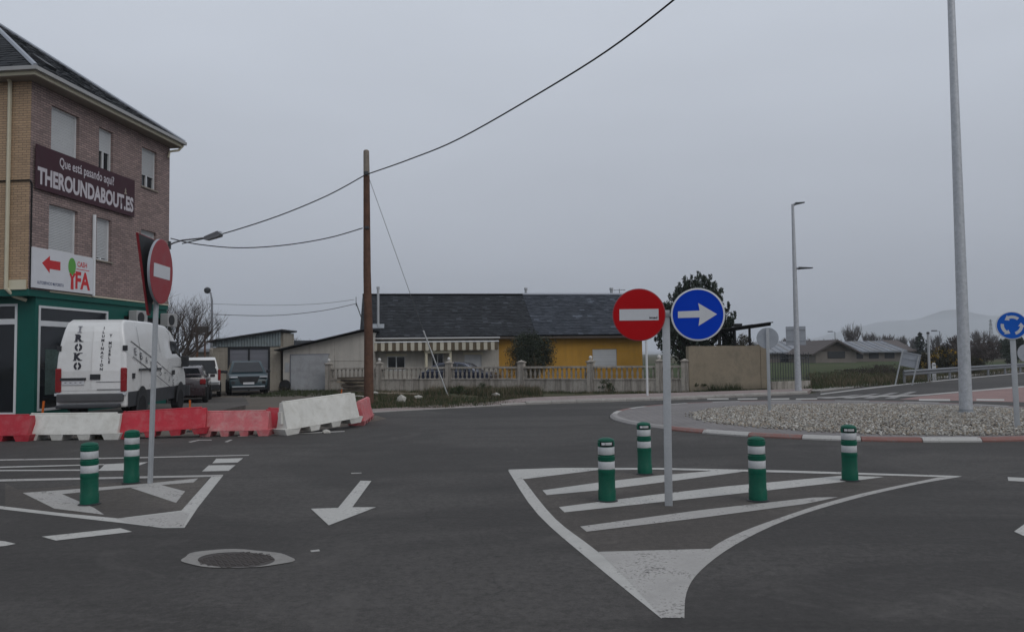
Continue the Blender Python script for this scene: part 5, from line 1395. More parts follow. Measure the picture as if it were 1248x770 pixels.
# ================================================================== GARAGE
GY = 43.0
gl_, gr_ = A(259, 478, GY).x, A(342, 478, GY).x
gw = gr_-gl_
zl, zr = A(259, 417, GY).z, A(343, 404, GY).z
ga = thing('garage', 'block garage with sloping sheet roof and grey double doors', 'garage', (gl_, GY, 0))
dl, dr = A(277.5, 450, GY).x-gl_, A(329, 450, GY).x-gl_; dz = A(300, 423, GY).z
for a, b2, lab in ((0, dl, 'l'), (dr, gw, 'r')):
    # individual concrete blocks of the two piers
    nb = int(dz/0.2)
    base = MB(); base.span((a+0.01, 0.02, 0), (b2-0.01, 0.5, dz)); pier = obj('pier', base, 'old_concrete', ga)
    for k in range(nb):
        cuts = [a, b2] if (b2-a) < 0.45 else ([a, a+(b2-a)*(0.62 if k % 2 else 0.38), b2])
        for q in range(len(cuts)-1):
            m_ = MB(); m_.span((cuts[q]+0.006, rng.uniform(-0.01, 0.004), k*dz/nb+0.008), (cuts[q+1]-0.006, 0.1, (k+1)*dz/nb-0.004)); obj('block', m_, 'block_wall', pier)
side = MB(); side.span((0, 0.5, 0), (0.18, 2.6, zl-0.1)); side.span((gw-0.18, 0.5, 0), (gw, 2.6, zr-0.05)); side.span((0.18, 2.45, 0), (gw-0.18, 2.6, zl-0.1)); obj('side_wall', side, 'block_wall', ga)
nc = 24                                  # corrugated sheet over the doors, one mesh of ridges
m_ = MB()
for k in range(nc):
    x0_, x1_ = gw*k/nc, gw*(k+1)/nc
    for xx, yy in ((x0_, 0.0), (x0_+(x1_-x0_)*0.5, -0.03)):
        zt_ = zl+(zr-zl)*(xx/gw)
        m_.v += [(xx, yy-0.03, dz+0.03), (xx, yy-0.03, zt_)]
m_.v += [(gw, -0.03, dz+0.03), (gw, -0.03, zr)]
for k in range(2*nc): m_.f.append((2*k, 2*k+2, 2*k+3, 2*k+1))
obj('sheet_cladding', m_, 'sheet_metal', ga)
rf = MB(); ov = 0.25
rf.add([(-ov, -0.3, zl-ov*0.1), (gw+ov*0.6, -0.3, zr+0.04), (gw+ov*0.6, 2.7, zr+0.04), (-ov, 2.7, zl-ov*0.1), (-ov, -0.3, zl+0.08), (gw+ov*0.6, -0.3, zr+0.12), (gw+ov*0.6, 2.7, zr+0.12), (-ov, 2.7, zl+0.08)], [(0, 3, 2, 1), (4, 5, 6, 7), (0, 1, 5, 4), (1, 2, 6, 5), (2, 3, 7, 6), (3, 0, 4, 7)])
obj('roof', rf, 'dark_plastic', ga)
m_ = MB(); m_.span((dl, -0.02, 0), (dl+0.1, 0.1, dz)); m_.span((dr-0.1, -0.02, 0), (dr, 0.1, dz)); m_.span((dl+0.1, -0.02, dz-0.1), (dr-0.1, 0.1, dz)); obj('door_frame', m_, 'dark_plastic', ga)
mid = (dl+dr)/2
for a, b2 in ((dl+0.1, mid-0.035), (mid+0.035, dr-0.1)):
    base = MB(); base.span((a, 0.06, 0.02), (b2, 0.1, dz-0.1)); dd = obj('door', base, 'door_steel', ga)
    for k in range(9):
        m_ = MB(); z0_ = 0.03+k*(dz-0.13)/9; m_.span((a+0.01, 0.03, z0_), (b2-0.01, 0.065, z0_+(dz-0.13)/9-0.012)); obj('door_plank', m_, 'door_steel', dd)
m_ = MB(); m_.span((mid-0.05, 0.0, 0), (mid+0.05, 0.08, dz-0.1)); obj('door_post', m_, 'dark_plastic', ga)

# ================================================================== LEAN-TO SHED BESIDE THE HOUSE
SY = 42.6
sx0, sx1 = A(345, 478, SY).x, A(446, 470, SY).x; sw = sx1-sx0
sh = thing('lean_to_shed', 'cream rendered lean-to shed with a plain grey metal door', 'shed', (sx0, SY, 0))
za, zb3 = A(345, 427, SY).z, A(440, 403.5, SY).z
m_ = MB(); m_.prism([(0, 0), (sw, 0), (sw, zb3), (0, za)], 5.0, Matrix.Rotation(pi/2, 4, 'X') @ Matrix.Translation((0, 0, -5.0))); obj('wall', m_, 'cream_render', sh)
for xq in (0.32, 0.62):
    zt_ = za+(zb3-za)*xq; m_ = MB(); m_.span((sw*xq, -0.012, 0.1), (sw*xq+0.02, 0.0, zt_-0.02)); obj('panel_joint', m_, 'old_concrete', sh)
m_ = MB(); m_.span((0.2, -0.012, 1.55), (sw-0.02, 0.0, 1.57)); obj('panel_joint', m_, 'old_concrete', sh)
pitch = math.atan2(zb3-za, sw)
m_ = MB(); m_.box((sw/2-0.1, 2.4, (za+zb3)/2+0.06), (sw/cos(pitch)+0.5, 5.5, 0.07), (0, -pitch, 0)); rfo = obj('roof', m_, 'slate_dark', sh)
for k in range(14):
    xx = -0.2+k*(sw+0.3)/13; m_ = MB(); m_.box((xx, -0.33, za+(zb3-za)*(xx/sw)+0.085+rng.uniform(-0.01, 0.02)), ((sw+0.3)/13*0.98, 0.2, 0.05), (0, -pitch, 0)); obj('verge_tile', m_, 'dark_plastic', rfo)
d0, d1, dzz = A(355, 450, SY).x-sx0, A(400.5, 450, SY).x-sx0, A(380, 432.5, SY).z
m_ = MB(); m_.span((d0, -0.07, 0.02), (d1, -0.02, dzz)); do = obj('metal_door', m_, 'grey_door', sh)
for k in range(1, 4): m_ = MB(); xx = d0+(d1-d0)*k/4; m_.span((xx-0.008, -0.078, 0.06), (xx+0.008, -0.07, dzz-0.04)); obj('door_rib', m_, 'grey_door', do)
m_ = MB(); m_.span((d0-0.06, -0.04, 0), (d0, -0.015, dzz+0.06)); m_.span((d0, -0.04, dzz), (d1+0.06, -0.015, dzz+0.06)); obj('door_frame', m_, 'door_steel', sh)
m_ = MB(); m_.span((0.1, -0.03, 1.0), (0.35, 0, 1.5)); obj('meter_box', m_, 'grey_door', sh)
# old stone building with tiled ridge behind the shed
p0, p1 = A(352, 420, 52), A(398, 420, 52); zt_ = A(375, 414, 52).z
hb = thing('outbuilding', 'low dark roofed outbuilding showing behind the lean-to shed', 'building', (p0.x, 52, 0))
m_ = MB(); m_.span((0, 0, 0), (p1.x-p0.x+2, 4, zt_-0.7)); obj('wall', m_, 'far_render', hb)
rfp = uv_mesh('roof', [[(-0.2, -0.3, zt_-0.8), (p1.x-p0.x+2.2, -0.3, zt_-0.8), (p1.x-p0.x+2.2, 2, zt_), (-0.2, 2, zt_)], [(-0.2, 4.3, zt_-0.8), (-0.2, 2, zt_), (p1.x-p0.x+2.2, 2, zt_), (p1.x-p0.x+2.2, 4.3, zt_-0.8)]], 0.08, 'slate_dark', hb)

# ================================================================== HOUSE (cream half and ochre half under one slate ridge)
h0, h1 = A(446, 440, 46.0), A(783, 440, 48.5)
hd = Vector((h1.x-h0.x, h1.y-h0.y, 0)); HL = hd.length; hd.normalize(); hnr = Vector((hd.y, -hd.x, 0))
HROT = math.atan2(hd.y, hd.x)
hs = thing('farmhouse', 'long low house, cream at one end and ochre at the other, under slate', 'house', (h0.x, h0.y, 0), HROT)
def HP(px, py, off=0.0):
    d = ray(px, py); o = Vector((h0.x, h0.y, 0))+hnr*off
    p_ = CP+d*((o-CP).dot(hnr)/d.dot(hnr))-o
    return p_.dot(hd), p_.z
XS = HP(608, 430)[0]; HD = 9.0
E1, E2 = HP(520, 410.6, 0.45)[1], HP(700, 411.5, 0.45)[1]
rz = A(600, 361.3, 46.9+HD/2).z
print('house', HL, XS, E1, E2, rz)
EZ = (E1+E2)/2
def hrect(xa, xb, ya, yb):
    t0, z1 = HP(xa, ya); t1, z0 = HP(xb, yb); return (t0, t1, max(z0, 0.3), z1)
HO = [hrect(472, 494, 434, 450), hrect(526, 541, 431, 480), hrect(566, 587, 432, 450)]
HO = [(a, b2, (0.95 if k != 1 else 0.12), d) for k, (a, b2, c, d) in enumerate(HO)]
wl_ = wall_with_holes(0, XS, 0, EZ+0.1, HO, 0.18, lambda x, d, z: (x, d, z))
wl_.quad((0, HD, 0), (0, 0, 0), (0, 0, EZ), (0, HD, EZ)); wl_.add([(0, HD, EZ), (0, 0, EZ), (0, HD/2, rz-0.25)], [(0, 1, 2)])
obj('cream_wall', wl_, 'cream_render', hs)
OO = [hrect(722, 752, 425.5, 445)]
OO = [(OO[0][0], OO[0][1], 0.95, OO[0][3])]
wl_ = wall_with_holes(XS, HL, 0, EZ+0.1, OO, 0.1, lambda x, d, z: (x, d, z))
wl_.quad((HL, 0, 0), (HL, HD, 0), (HL, HD, EZ), (HL, 0, EZ)); wl_.add([(HL, 0, EZ), (HL, HD, EZ), (HL, HD/2, rz-0.25)], [(0, 1, 2)]); wl_.quad((HL, HD, 0), (0, HD, 0), (0, HD, EZ), (HL, HD, EZ))
obj('ochre_wall', wl_, 'ochre_render', hs)
for k, (a, b2, c, d) in enumerate(HO):
    m_ = MB(); w = 0.05
    m_.span((a, 0.06, c), (a+w, 0.13, d)); m_.span((b2-w, 0.06, c), (b2, 0.13, d)); m_.span((a+w, 0.06, d-w), (b2-w, 0.13, d)); m_.span((a+w, 0.06, c), (b2-w, 0.13, c+w)); m_.span(((a+b2)/2-0.03, 0.06, c+w), ((a+b2)/2+0.03, 0.13, d-w))
    wi = obj('window' if k != 1 else 'door', m_, 'white_frame', hs)
    for q in range(2):
        xa, xb = (a+w, (a+b2)/2-0.03) if q == 0 else ((a+b2)/2+0.03, b2-w)
        m_ = MB(); m_.span((xa, 0.09, c+w), (xb, 0.11, d-w)); obj('pane', m_, 'window_glass' if k != 2 else 'blind_white', wi)
    m_ = MB(); m_.span((a-0.08, -0.05, d+0.001), (b2+0.08, 0.05, d+0.14)); obj('lintel', m_, 'cream_trim', wi)
a, b2, c, d = OO[0]
m_ = MB(); m_.span((a, 0.05, c), (b2, 0.09, d)); wi = obj('window', m_, 'white_frame', hs)
for k in range(8): m_ = MB(); z0_ = c+(d-c)*k/8; m_.span((a+0.03, 0.03, z0_+0.01), (b2-0.03, 0.052, z0_+(d-c)/8-0.008)); obj('shutter_slat', m_, 'blind_white', wi)
# porch hood over the door
m_ = MB(); m_.box(((HO[1][0]+HO[1][1])/2, -0.35, HO[1][3]+0.18), (HO[1][1]-HO[1][0]+0.9, 0.8, 0.28)); obj('porch_hood', m_, 'cream_trim', hs)
for s_ in (-1, 1): m_ = MB(); m_.tube([((HO[1][0]+HO[1][1])/2+s_*0.7, -0.65, 0), ((HO[1][0]+HO[1][1])/2+s_*0.7, -0.65, HO[1][3]+0.1)], 0.09, 10); obj('porch_column', m_, 'cream_trim', hs, smooth=True)
# roof in two tones
XR = HP(652, 400)[0]
def roofhalf(xa, xb, mat_, lift):
    e0 = EZ+lift; sl = (rz-EZ)/(HD/2+0.0)
    ye = -0.5; ze = EZ-0.0
    return uv_mesh('roof', [[(xa, ye, ze+lift), (xb, ye, ze+lift), (xb, HD/2, rz+lift), (xa, HD/2, rz+lift)], [(xa, HD+0.5, ze+lift), (xa, HD/2, rz+lift), (xb, HD/2, rz+lift), (xb, HD+0.5, ze+lift)]], 0.14, mat_, hs)
r1 = roofhalf(-0.35, XR, 'slate_dark', 0.10); r2 = roofhalf(XR, HL+0.3, 'slate_blue', 0.135)
slate_cover([(-0.35, -0.5, EZ+0.10), (XR, -0.5, EZ+0.10), (XR, HD/2, rz+0.10), (-0.35, HD/2, rz+0.10)], 0.32, 0.22, 'slate_pieces_dark', r1, 0.014, 5)
slate_cover([(XR, -0.5, EZ+0.135), (HL+0.3, -0.5, EZ+0.135), (HL+0.3, HD/2, rz+0.135), (XR, HD/2, rz+0.135)], 0.32, 0.22, 'slate_pieces_blue', r2, 0.014, 6)
m_ = MB(); m_.tube([(-0.35, HD/2, rz+0.12), (XR, HD/2, rz+0.12)], 0.09, 8); obj('ridge_cap', m_, 'slate_dark', r1)
m_ = MB(); m_.tube([(XR, HD/2, rz+0.155), (HL+0.3, HD/2, rz+0.155)], 0.09, 8); obj('ridge_cap', m_, 'hip_zinc', r2)
m_ = MB(); m_.tube([(-0.3, -0.56, EZ-0.02), (XS, -0.56, EZ-0.02)], 0.06, 8); obj('gutter', m_, 'gutter_grey', hs, smooth=True)
m_ = MB(); m_.span((XS+0.01, -0.5, EZ-0.09), (HL+0.25, -0.44, EZ+0.04)); obj('fascia', m_, 'timber_dark', hs)
m_ = MB(); m_.span((-0.32, -0.44, EZ-0.06), (HL+0.25, -0.0, EZ-0.03)); obj('soffit', m_, 'timber_dark', hs)
m_ = MB(); m_.span((-0.30, -0.1, EZ+0.06), (-0.26, HD+0.2, EZ+0.16))
# chimneys and flue pipes
def roof_z(y): return EZ+0.1+(rz-EZ)*(y+0.5)/(HD/2+0.5)
for px_, y_, top, r_, lab in ((461, 0.5, 352, 0.075, 'flue_pipe'), (641.5, HD/2+0.4, 353, 0.085, 'flue_pipe'), (746, HD/2+0.2, 353, 0.1, 'flue_pipe')):
    x_ = HP(px_, 400, -y_)[0]; zt_ = HP(px_, top, -y_)[1]
    m_ = MB(); m_.tube([(x_, y_, roof_z(min(y_, HD-y_))-0.1), (x_, y_, zt_)], r_, 10); m_.tube([(x_, y_, zt_-0.02), (x_, y_, zt_+0.12)], r_*1.35, 10); fp = obj(lab, m_, 'galvanised_matt', hs, smooth=True)
    if y_ < 2: m_ = MB(); m_.box((x_, y_, roof_z(y_)+0.05), (0.7, 0.5, 0.12), (math.atan2(rz-EZ, HD/2), 0, 0)); obj('flashing', m_, 'galvanised', fp)
xa_ = HP(755, 358, -HD/2)[0]; za_ = HP(755, 354, -HD/2)[1]
an = MB(); an.tube([(xa_, HD/2, rz), (xa_, HD/2, za_+0.1)], 0.02, 5); an.tube([(xa_-0.4, HD/2, za_), (xa_+0.4, HD/2, za_+0.05)], 0.012, 4)
for k in range(5): an.tube([(xa_-0.35+0.17*k, HD/2-0.25, za_+0.02), (xa_-0.35+0.17*k, HD/2+0.25, za_+0.02)], 0.01, 4)
obj('aerial', an, 'lamp_dark', hs)
an = MB(); bx_, bz_ = HP(434, 369, -0.5); an.tube([(-0.05, 0.5, EZ+0.6), (bx_, 0.5, bz_)], 0.03, 5); an.tube([(bx_, 0.5, bz_-0.2), (bx_, 0.5, bz_+0.35)], 0.02, 5); obj('wire_bracket', an, 'lamp_dark', hs)
# striped awning: roller tube and hanging valance of separate strips
aw0, aw1 = HP(455, 418, 0.9)[0], HP(607, 418, 0.9)[0]; az1, az0 = HP(530, 416.5, 0.9)[1], HP(530, 427, 0.9)[1]
aw = thing('awning', 'cream and brown striped awning hanging below the cream house eaves', 'awning', hs.matrix_basis @ Vector((aw0, -0.9, az0)), HROT)
AL, AH = aw1-aw0, az1-az0
m_ = MB(); m_.tube([(-0.05, 0, AH), (AL+0.05, 0, AH)], 0.04, 8); obj('front_bar', m_, 'white_frame', aw)
ns = 34
for k in range(ns):
    xa, xb = AL*k/ns, AL*(k+1)/ns; wv = 0.015*(1 if k % 2 else -1)
    m_ = MB(); m_.add([(xa, wv-0.01, AH-0.02), (xb, wv-0.01, AH-0.02), (xb, wv-0.01, 0.03), ((xa+xb)/2, wv-0.01, -0.02), (xa, wv-0.01, 0.03), (xa, wv+0.002, AH-0.02), (xb, wv+0.002, AH-0.02), (xb, wv+0.002, 0.03), ((xa+xb)/2, wv+0.002, -0.02), (xa, wv+0.002, 0.03)], [(4, 3, 2, 1, 0), (5, 6, 7, 8, 9), (0, 1, 6, 5), (1, 2, 7, 6), (2, 3, 8, 7), (3, 4, 9, 8), (4, 0, 5, 9)])
    obj('valance_strip', m_, 'awning_brown' if k % 2 else 'awning_cream', aw)
    m_ = MB(); dzr = EZ-0.16-az0; m_.add([(xa, -0.02, AH+0.03), (xb, -0.02, AH+0.03), (xb, 0.82, dzr), (xa, 0.82, dzr), (xa, -0.02, AH+0.022), (xb, -0.02, AH+0.022), (xb, 0.82, dzr-0.008), (xa, 0.82, dzr-0.008)], [(0, 1, 2, 3), (7, 6, 5, 4), (0, 4, 5, 1), (2, 6, 7, 3), (1, 5, 6, 2), (3, 7, 4, 0)])
    obj('canopy_strip', m_, 'awning_brown' if k % 2 else 'awning_cream', aw)
for s_ in (0.15, AL-0.15): m_ = MB(); m_.tube([(s_, 0.0, AH-0.03), (s_, 0.88, AH-0.25)], 0.02, 6); obj('support_arm', m_, 'white_frame', aw)

# car in the yard
p_ = A(530, 455, 43.2)
low = [(0.03, 0.3), (0.0, 0.6), (0.1, 0.92), (0.6, 0.98), (3.0, 0.96), (3.9, 0.86), (4.2, 0.7), (4.2, 0.4), (4.0, 0.22), (0.3, 0.22)]
cabp = [(0.35, 0.92), (0.7, 1.22), (1.1, 1.40), (1.6, 1.45), (2.2, 1.44), (2.6, 1.36), (3.3, 0.93)]
gl = [[(0.95, 1.0), (1.05, 1.25), (1.5, 1.36), (1.55, 1.0)], [(1.63, 1.0), (1.63, 1.37), (2.15, 1.36), (2.15, 1.0)], [(2.23, 1.0), (2.23, 1.35), (2.5, 1.3), (2.95, 1.0)]]
make_car('parked_car', 'dark blue car in the yard behind the balustrade, only its roof showing', (p_.x-0.6, p_.y, -0.01), math.atan2(-0.3, 1), 4.2, 1.7, low, cabp, 0.94, 'blue_paint', (0.75, 3.35), 0.3, glass_rows=gl)

# ================================================================== BALUSTRADE
FEN = [(-9.75, 41.9), (-6.95, 41.2), (-3.25, 40.3), (0.43, 38.7), (3.66, 37.0), (6.67, 35.9), (7.75, 35.5)]
fz = -0.03
bal = thing('balustrade', 'old concrete balustrade with square posts in front of the farmhouse', 'fence', (FEN[0][0], FEN[0][1], fz))
fo_ = Vector(FEN[0])
bprof = [(0.05, 0), (0.05, 0.03), (0.03, 0.05), (0.055, 0.16), (0.06, 0.22), (0.035, 0.36), (0.028, 0.44), (0.048, 0.47), (0.048, 0.5)]
bmesh_ = mesh_of('baluster', MB().lathe(bprof, 8), 'old_concrete', smooth=True)
finm = MB(); finm.lathe([(0.06, 0), (0.05, 0.04), (0.10, 0.10), (0.12, 0.18), (0.09, 0.26), (0.03, 0.3)], 10); fin_me = mesh_of('finial', finm, 'ball_white', smooth=True)
for i, (x, y) in enumerate(FEN):
    d = Vector(FEN[min(i+1, len(FEN)-1)])-Vector(FEN[max(i-1, 0)]); an_ = math.atan2(d.y, d.x)
    P_ = Matrix.Translation((x-fo_.x, y-fo_.y, 0)) @ Matrix.Rotation(an_, 4, 'Z')
    m_ = MB(); m_.box((0, 0, 0.70), (0.30, 0.30, 1.42)); po = obj('post', m_, 'old_concrete', bal, M=P_)
    m_ = MB(); m_.box((0, 0, 1.44), (0.38, 0.38, 0.06)); m_.add([(-0.15, -0.15, 1.47), (0.15, -0.15, 1.47), (0.15, 0.15, 1.47), (-0.15, 0.15, 1.47), (0, 0, 1.55)], [(0, 1, 4), (1, 2, 4), (2, 3, 4), (3, 0, 4)]); obj('cap', m_, 'old_concrete', po)
    if i in (0, 1, 2, 4, 5): obj('finial', fin_me, None, po, M=Matrix.Translation((0, 0, 1.5)) @ Matrix.Scale(0.75, 4))
for i in range(len(FEN)-1):
    a, b2 = Vector(FEN[i]), Vector(FEN[i+1]); d = b2-a; L = d.length-0.3; an_ = math.atan2(d.y, d.x); c = (a+b2)/2-fo_
    P_ = Matrix.Translation((c.x, c.y, 0)) @ Matrix.Rotation(an_, 4, 'Z')
    m_ = MB(); m_.box((0, 0, 0.29), (L, 0.2, 0.60)); m_.box((0, 0, 0.62), (L, 0.26, 0.06)); obj('plinth', m_, 'old_concrete', bal, M=P_)
    m_ = MB(); m_.box((0, 0, 1.19), (L, 0.22, 0.09)); obj('rail', m_, 'old_concrete', bal, M=P_)
    nb = max(2, int(L/0.235))
    for k in range(nb):
        x = -L/2+(k+0.5)*L/nb; q = P_ @ Vector((x, 0, 0.65)); obj('baluster', bmesh_, None, bal, loc=q)

# ================================================================== ROUGHCAST WALL, CARPORT, RAILINGS
w0, w1 = Vector((7.92, 35.45)), Vector((11.75, 36.6)); wd = w1-w0
wz = A(880, 421.5, 36).z
bw = thing('garden_wall', 'plain beige rendered garden wall between balustrade and railings', 'wall', (w0.x, w0.y, -0.03), math.atan2(wd.y, wd.x))
m_ = MB(); nx = 14
for k in range(nx+1):
    x = wd.length*k/nx; zt_ = wz+0.03+rng.uniform(-0.012, 0.012)
    m_.v += [(x, 0, 0), (x, 0, zt_), (x, 0.25, zt_), (x, 0.25, 0)]
for k in range(nx):
    for q in range(4): m_.f.append((4*k+q, 4*k+4+q, 4*k+4+(q+1) % 4, 4*k+(q+1) % 4)[::-1])
m_.f += [(3, 2, 1, 0)[::-1], tuple(4*nx+q for q in range(4))[::-1]]
obj('wall', m_, 'beige_render', bw)
m_ = MB(); m_.box((wd.length-0.14, 0.125, (wz+0.08)/2), (0.3, 0.3, wz+0.08)); obj('end_pier', m_, 'beige_render', bw)
CY = 41.5
cp = thing('carport', 'black steel carport frame with sloping roof beam above the beige wall', 'carport', (A(880, 440, CY).x, CY, -0.02))
def cl(px_, py_): q = A(px_, py_, CY); return Vector((q.x-cp.location.x, 0, q.z+0.02))
for dy in (0, 3.0):
    a, b2 = cl(872, 404), cl(939, 394.5)
    m_ = MB(); m_.tube([a+Vector((0, dy, 0)), b2+Vector((0, dy, 0))], 0.10, 4); obj('roof_beam', m_, 'steel_black', cp)
    for px_ in (876, 895.5, 913.5): q = cl(px_, 405); m_ = MB(); zt_ = a.z+(b2.z-a.z)*(q.x-a.x)/(b2.x-a.x); m_.box((q.x, dy, zt_/2), (0.1, 0.1, zt_)); obj('post', m_, 'steel_black', cp)
a, b2 = cl(870, 403), cl(940, 393.5)
m_ = MB(); m_.add([(a.x, -0.3, a.z), (b2.x, -0.3, b2.z), (b2.x, 3.3, b2.z), (a.x, 3.3, a.z), (a.x, -0.3, a.z+0.05), (b2.x, -0.3, b2.z+0.05), (b2.x, 3.3, b2.z+0.05), (a.x, 3.3, a.z+0.05)], [(0, 3, 2, 1), (4, 5, 6, 7), (0, 1, 5, 4), (1, 2, 6, 5), (2, 3, 7, 6), (3, 0, 4, 7)]); obj('roof_sheet', m_, 'steel_black', cp)
q = cl(905, 398.5); m_ = MB(); m_.box((q.x, 1.0, q.z+0.14), (0.5, 0.2, 0.16)); obj('roof_vent', m_, 'steel_black', cp)
r0, r1 = Vector((11.95, 36.65)), Vector((14.1, 37.6)); rd = r1-r0
rl = thing('railing', 'thin vertical bar railing on a low dark base beside the lamp post', 'fence', (r0.x, r0.y, -0.03), math.atan2(rd.y, rd.x))
m_ = MB(); m_.box((rd.length/2, 0, 0.2), (rd.length, 0.15, 0.44)); obj('base_wall', m_, 'old_concrete', rl)
nb = 15
for k in range(nb+1): m_ = MB(); x = rd.length*k/nb; m_.box((x, 0, 1.05), (0.02, 0.02, 1.32+0.1*(k % 2))); obj('bar', m_, 'lamp_dark', rl)
for z in (0.55, 1.5): m_ = MB(); m_.box((rd.length/2, 0.02, z), (rd.length, 0.02, 0.035)); obj('cross_rail', m_, 'lamp_dark', rl)

# ================================================================== CRASH BARRIER
cr = [G(1100, 468.5), G(1170, 461.5), G(1248, 454.5), G(1330, 449)]
cr = [Vector((q.x+0.3, q.y+0.5, 0)) for q in cr]
cb_ = thing('crash_barrier', 'galvanised steel crash barrier curving along the exit road', 'guard rail', tuple(cr[0]))
pl = resample([(q.x, q.y) for q in cr], 22)
prof = [(0.0, 0.42), (-0.07, 0.46), (-0.07, 0.52), (0.0, 0.57), (-0.07, 0.62), (-0.07, 0.68), (0.0, 0.72)]
m_ = MB()
for i, q in enumerate(pl):
    d = (pl[min(i+1, 21)]-pl[max(i-1, 0)]).normalized(); nn = Vector((-d.y, d.x))
    for (o_, z) in prof: m_.v.append((q.x-cr[0].x+nn.x*o_, q.y-cr[0].y+nn.y*o_, z))
k_ = len(prof)
for i in range(21):
    for q in range(k_-1): m_.f.append((i*k_+q, (i+1)*k_+q, (i+1)*k_+q+1, i*k_+q+1))
obj('beam', m_, 'rail_steel', cb_, smooth=True)
for i in range(0, 22, 2):
    q = pl[i]; m_ = MB(); m_.box((q.x-cr[0].x+0.1, q.y-cr[0].y+0.1, 0.33), (0.10, 0.10, 0.72)); obj('post', m_, 'rail_steel', cb_)
p_ = A(1133, 458, 46); o = thing('marker_pole', 'slim grey pole standing behind the crash barrier by the gorse', 'post', (p_.x, 46, 0))
m_ = MB(); zt_ = A(1133, 407, 46).z; m_.tube([(0, 0, 0), (0, 0, zt_)], 0.07, 8); obj('tube', m_, 'galvanised_matt', o, smooth=True)
m_ = MB(); m_.lathe([(0.085, zt_), (0.085, zt_+0.1), (0.03, zt_+0.13)], 8); obj('cap', m_, 'lamp_dark', o)
p_ = A(1138.5, 455, 46.5); o = thing('road_marker', 'small white road marker post with black top behind the crash barrier', 'post', (p_.x, 46.5, 0))
m_ = MB(); m_.box((0, 0, 0.45), (0.2, 0.08, 0.9)); m_.lathe([(0.10, 0), (0.10, 0.08)], 12, frame_xz(0, 0.04, 0.92)); obj('body', m_, 'white_frame', o)
m_ = MB(); m_.box((0.02, -0.045, 0.62), (0.1, 0.012, 0.16)); obj('reflector', m_, 'black_print', o)
p_ = A(1246, 455, 40); o = thing('traffic_sign', 'pale round sign back beyond the blue roundabout sign', 'traffic sign', (A(1248, 440, 40).x+0.15, 40, 0))
post(o, 1.9, 0.07, 0.04); disc(0.45, 0.02, Matrix.Translation((0, 0.04, 1.55)) @ Matrix.Rotation(-pi/2, 4, 'X'), o, 'sign_red', 'sign_back', 'sign_white')

# ================================================================== VEGETATION
def leaves(mb, centre, rad, n, size, flat=0.6, clumps=12, up=0.0):
    cs = []
    for _ in range(clumps):
        v_ = Vector((rng.gauss(0, 1), rng.gauss(0, 1), rng.gauss(0, 1))).normalized()*rng.random()**0.45
        cs.append((Vector((v_.x*rad[0], v_.y*rad[1], v_.z*rad[2])), rng.uniform(0.22, 0.42)))
    for k in range(n):
        c_, s_ = rng.choice(cs)
        v_ = Vector((rng.gauss(0, 1), rng.gauss(0, 1), rng.gauss(0, 1))).normalized()*(rng.random()**0.4)*s_
        p_ = Vector(centre)+c_+Vector((v_.x*rad[0], v_.y*rad[1], v_.z*rad[2]))
        sz = size*rng.uniform(0.6, 1.4)
        E_ = Euler((rng.uniform(-1, 1)*pi*flat, rng.uniform(-1, 1)*pi*flat, rng.uniform(0, 2*pi))).to_matrix()
        u, w = E_ @ Vector((sz, 0, 0)), E_ @ Vector((0, sz*0.42, 0)); nrm = E_ @ Vector((0, 0, sz*0.12))
        o = len(mb.v)
        mb.v += [tuple(p_-u), tuple(p_+w+nrm), tuple(p_+u), tuple(p_-w+nrm)]
        mb.f.append((o, o+1, o+2, o+3))
def branch(mb, p, d, L, r, lev, spread=0.55, upk=0.15, n=3, sides=5):
    q = p; pts = [p]; rs = [r]
    seg = 3
    for k in range(seg):
        d = (d+Vector((rng.gauss(0, 0.13), rng.gauss(0, 0.13), rng.gauss(0, 0.08)+upk*0.3))).normalized()
        q = q+d*(L/seg); pts.append(q); rs.append(r*(1-0.45*(k+1)/seg))
    mb.tube(pts, rs, sides if lev > 1 else 3, cap=False)
    if lev == 0: return
    for k in range(n+(1 if lev > 1 else 0)):
        t_ = rng.uniform(0.35, 1.0); i = min(int(t_*seg), seg-1); b_ = pts[i].lerp(pts[i+1], t_*seg-i)
        nd = (d+Vector((rng.uniform(-1, 1), rng.uniform(-1, 1), rng.uniform(-0.4, 0.9)))*spread*1.4).normalized()
        nd = (nd+Vector((0, 0, upk))).normalized()
        branch(mb, b_, nd, L*rng.uniform(0.55, 0.8), r*0.5*rng.uniform(0.7, 1.1), lev-1, spread, upk, n, sides)
def bare_tree(name, label, loc, H, lev=4, r=0.12, spread=0.5, upk=0.25, n=3, group=None, multi=1, thin=1.0):
    o = thing(name, label, 'tree', loc, 0, group)
    m_ = MB(); hs_ = H*0.22
    tw = MB()
    for k in range(multi):
        lean = Vector((rng.uniform(-0.2, 0.2)*(multi > 1), rng.uniform(-0.2, 0.2)*(multi > 1), 1)).normalized()
        m_.tube([(0, 0, -0.1), lean*hs_*0.5, lean*hs_], [r*1.25, r, r*0.85], 7)
        for q in range(4):
            a = rng.uniform(0, 6.28); dd = Vector((cos(a)*spread, sin(a)*spread, 1)).normalized()
            branch(tw, Vector(lean*hs_*rng.uniform(0.7, 1.0)), dd, H*0.30, r*0.6*thin, lev-1, spread, upk, n)
    obj('trunk', m_, 'bark', o, smooth=True); obj('crown', tw, 'twig', o)
    return o
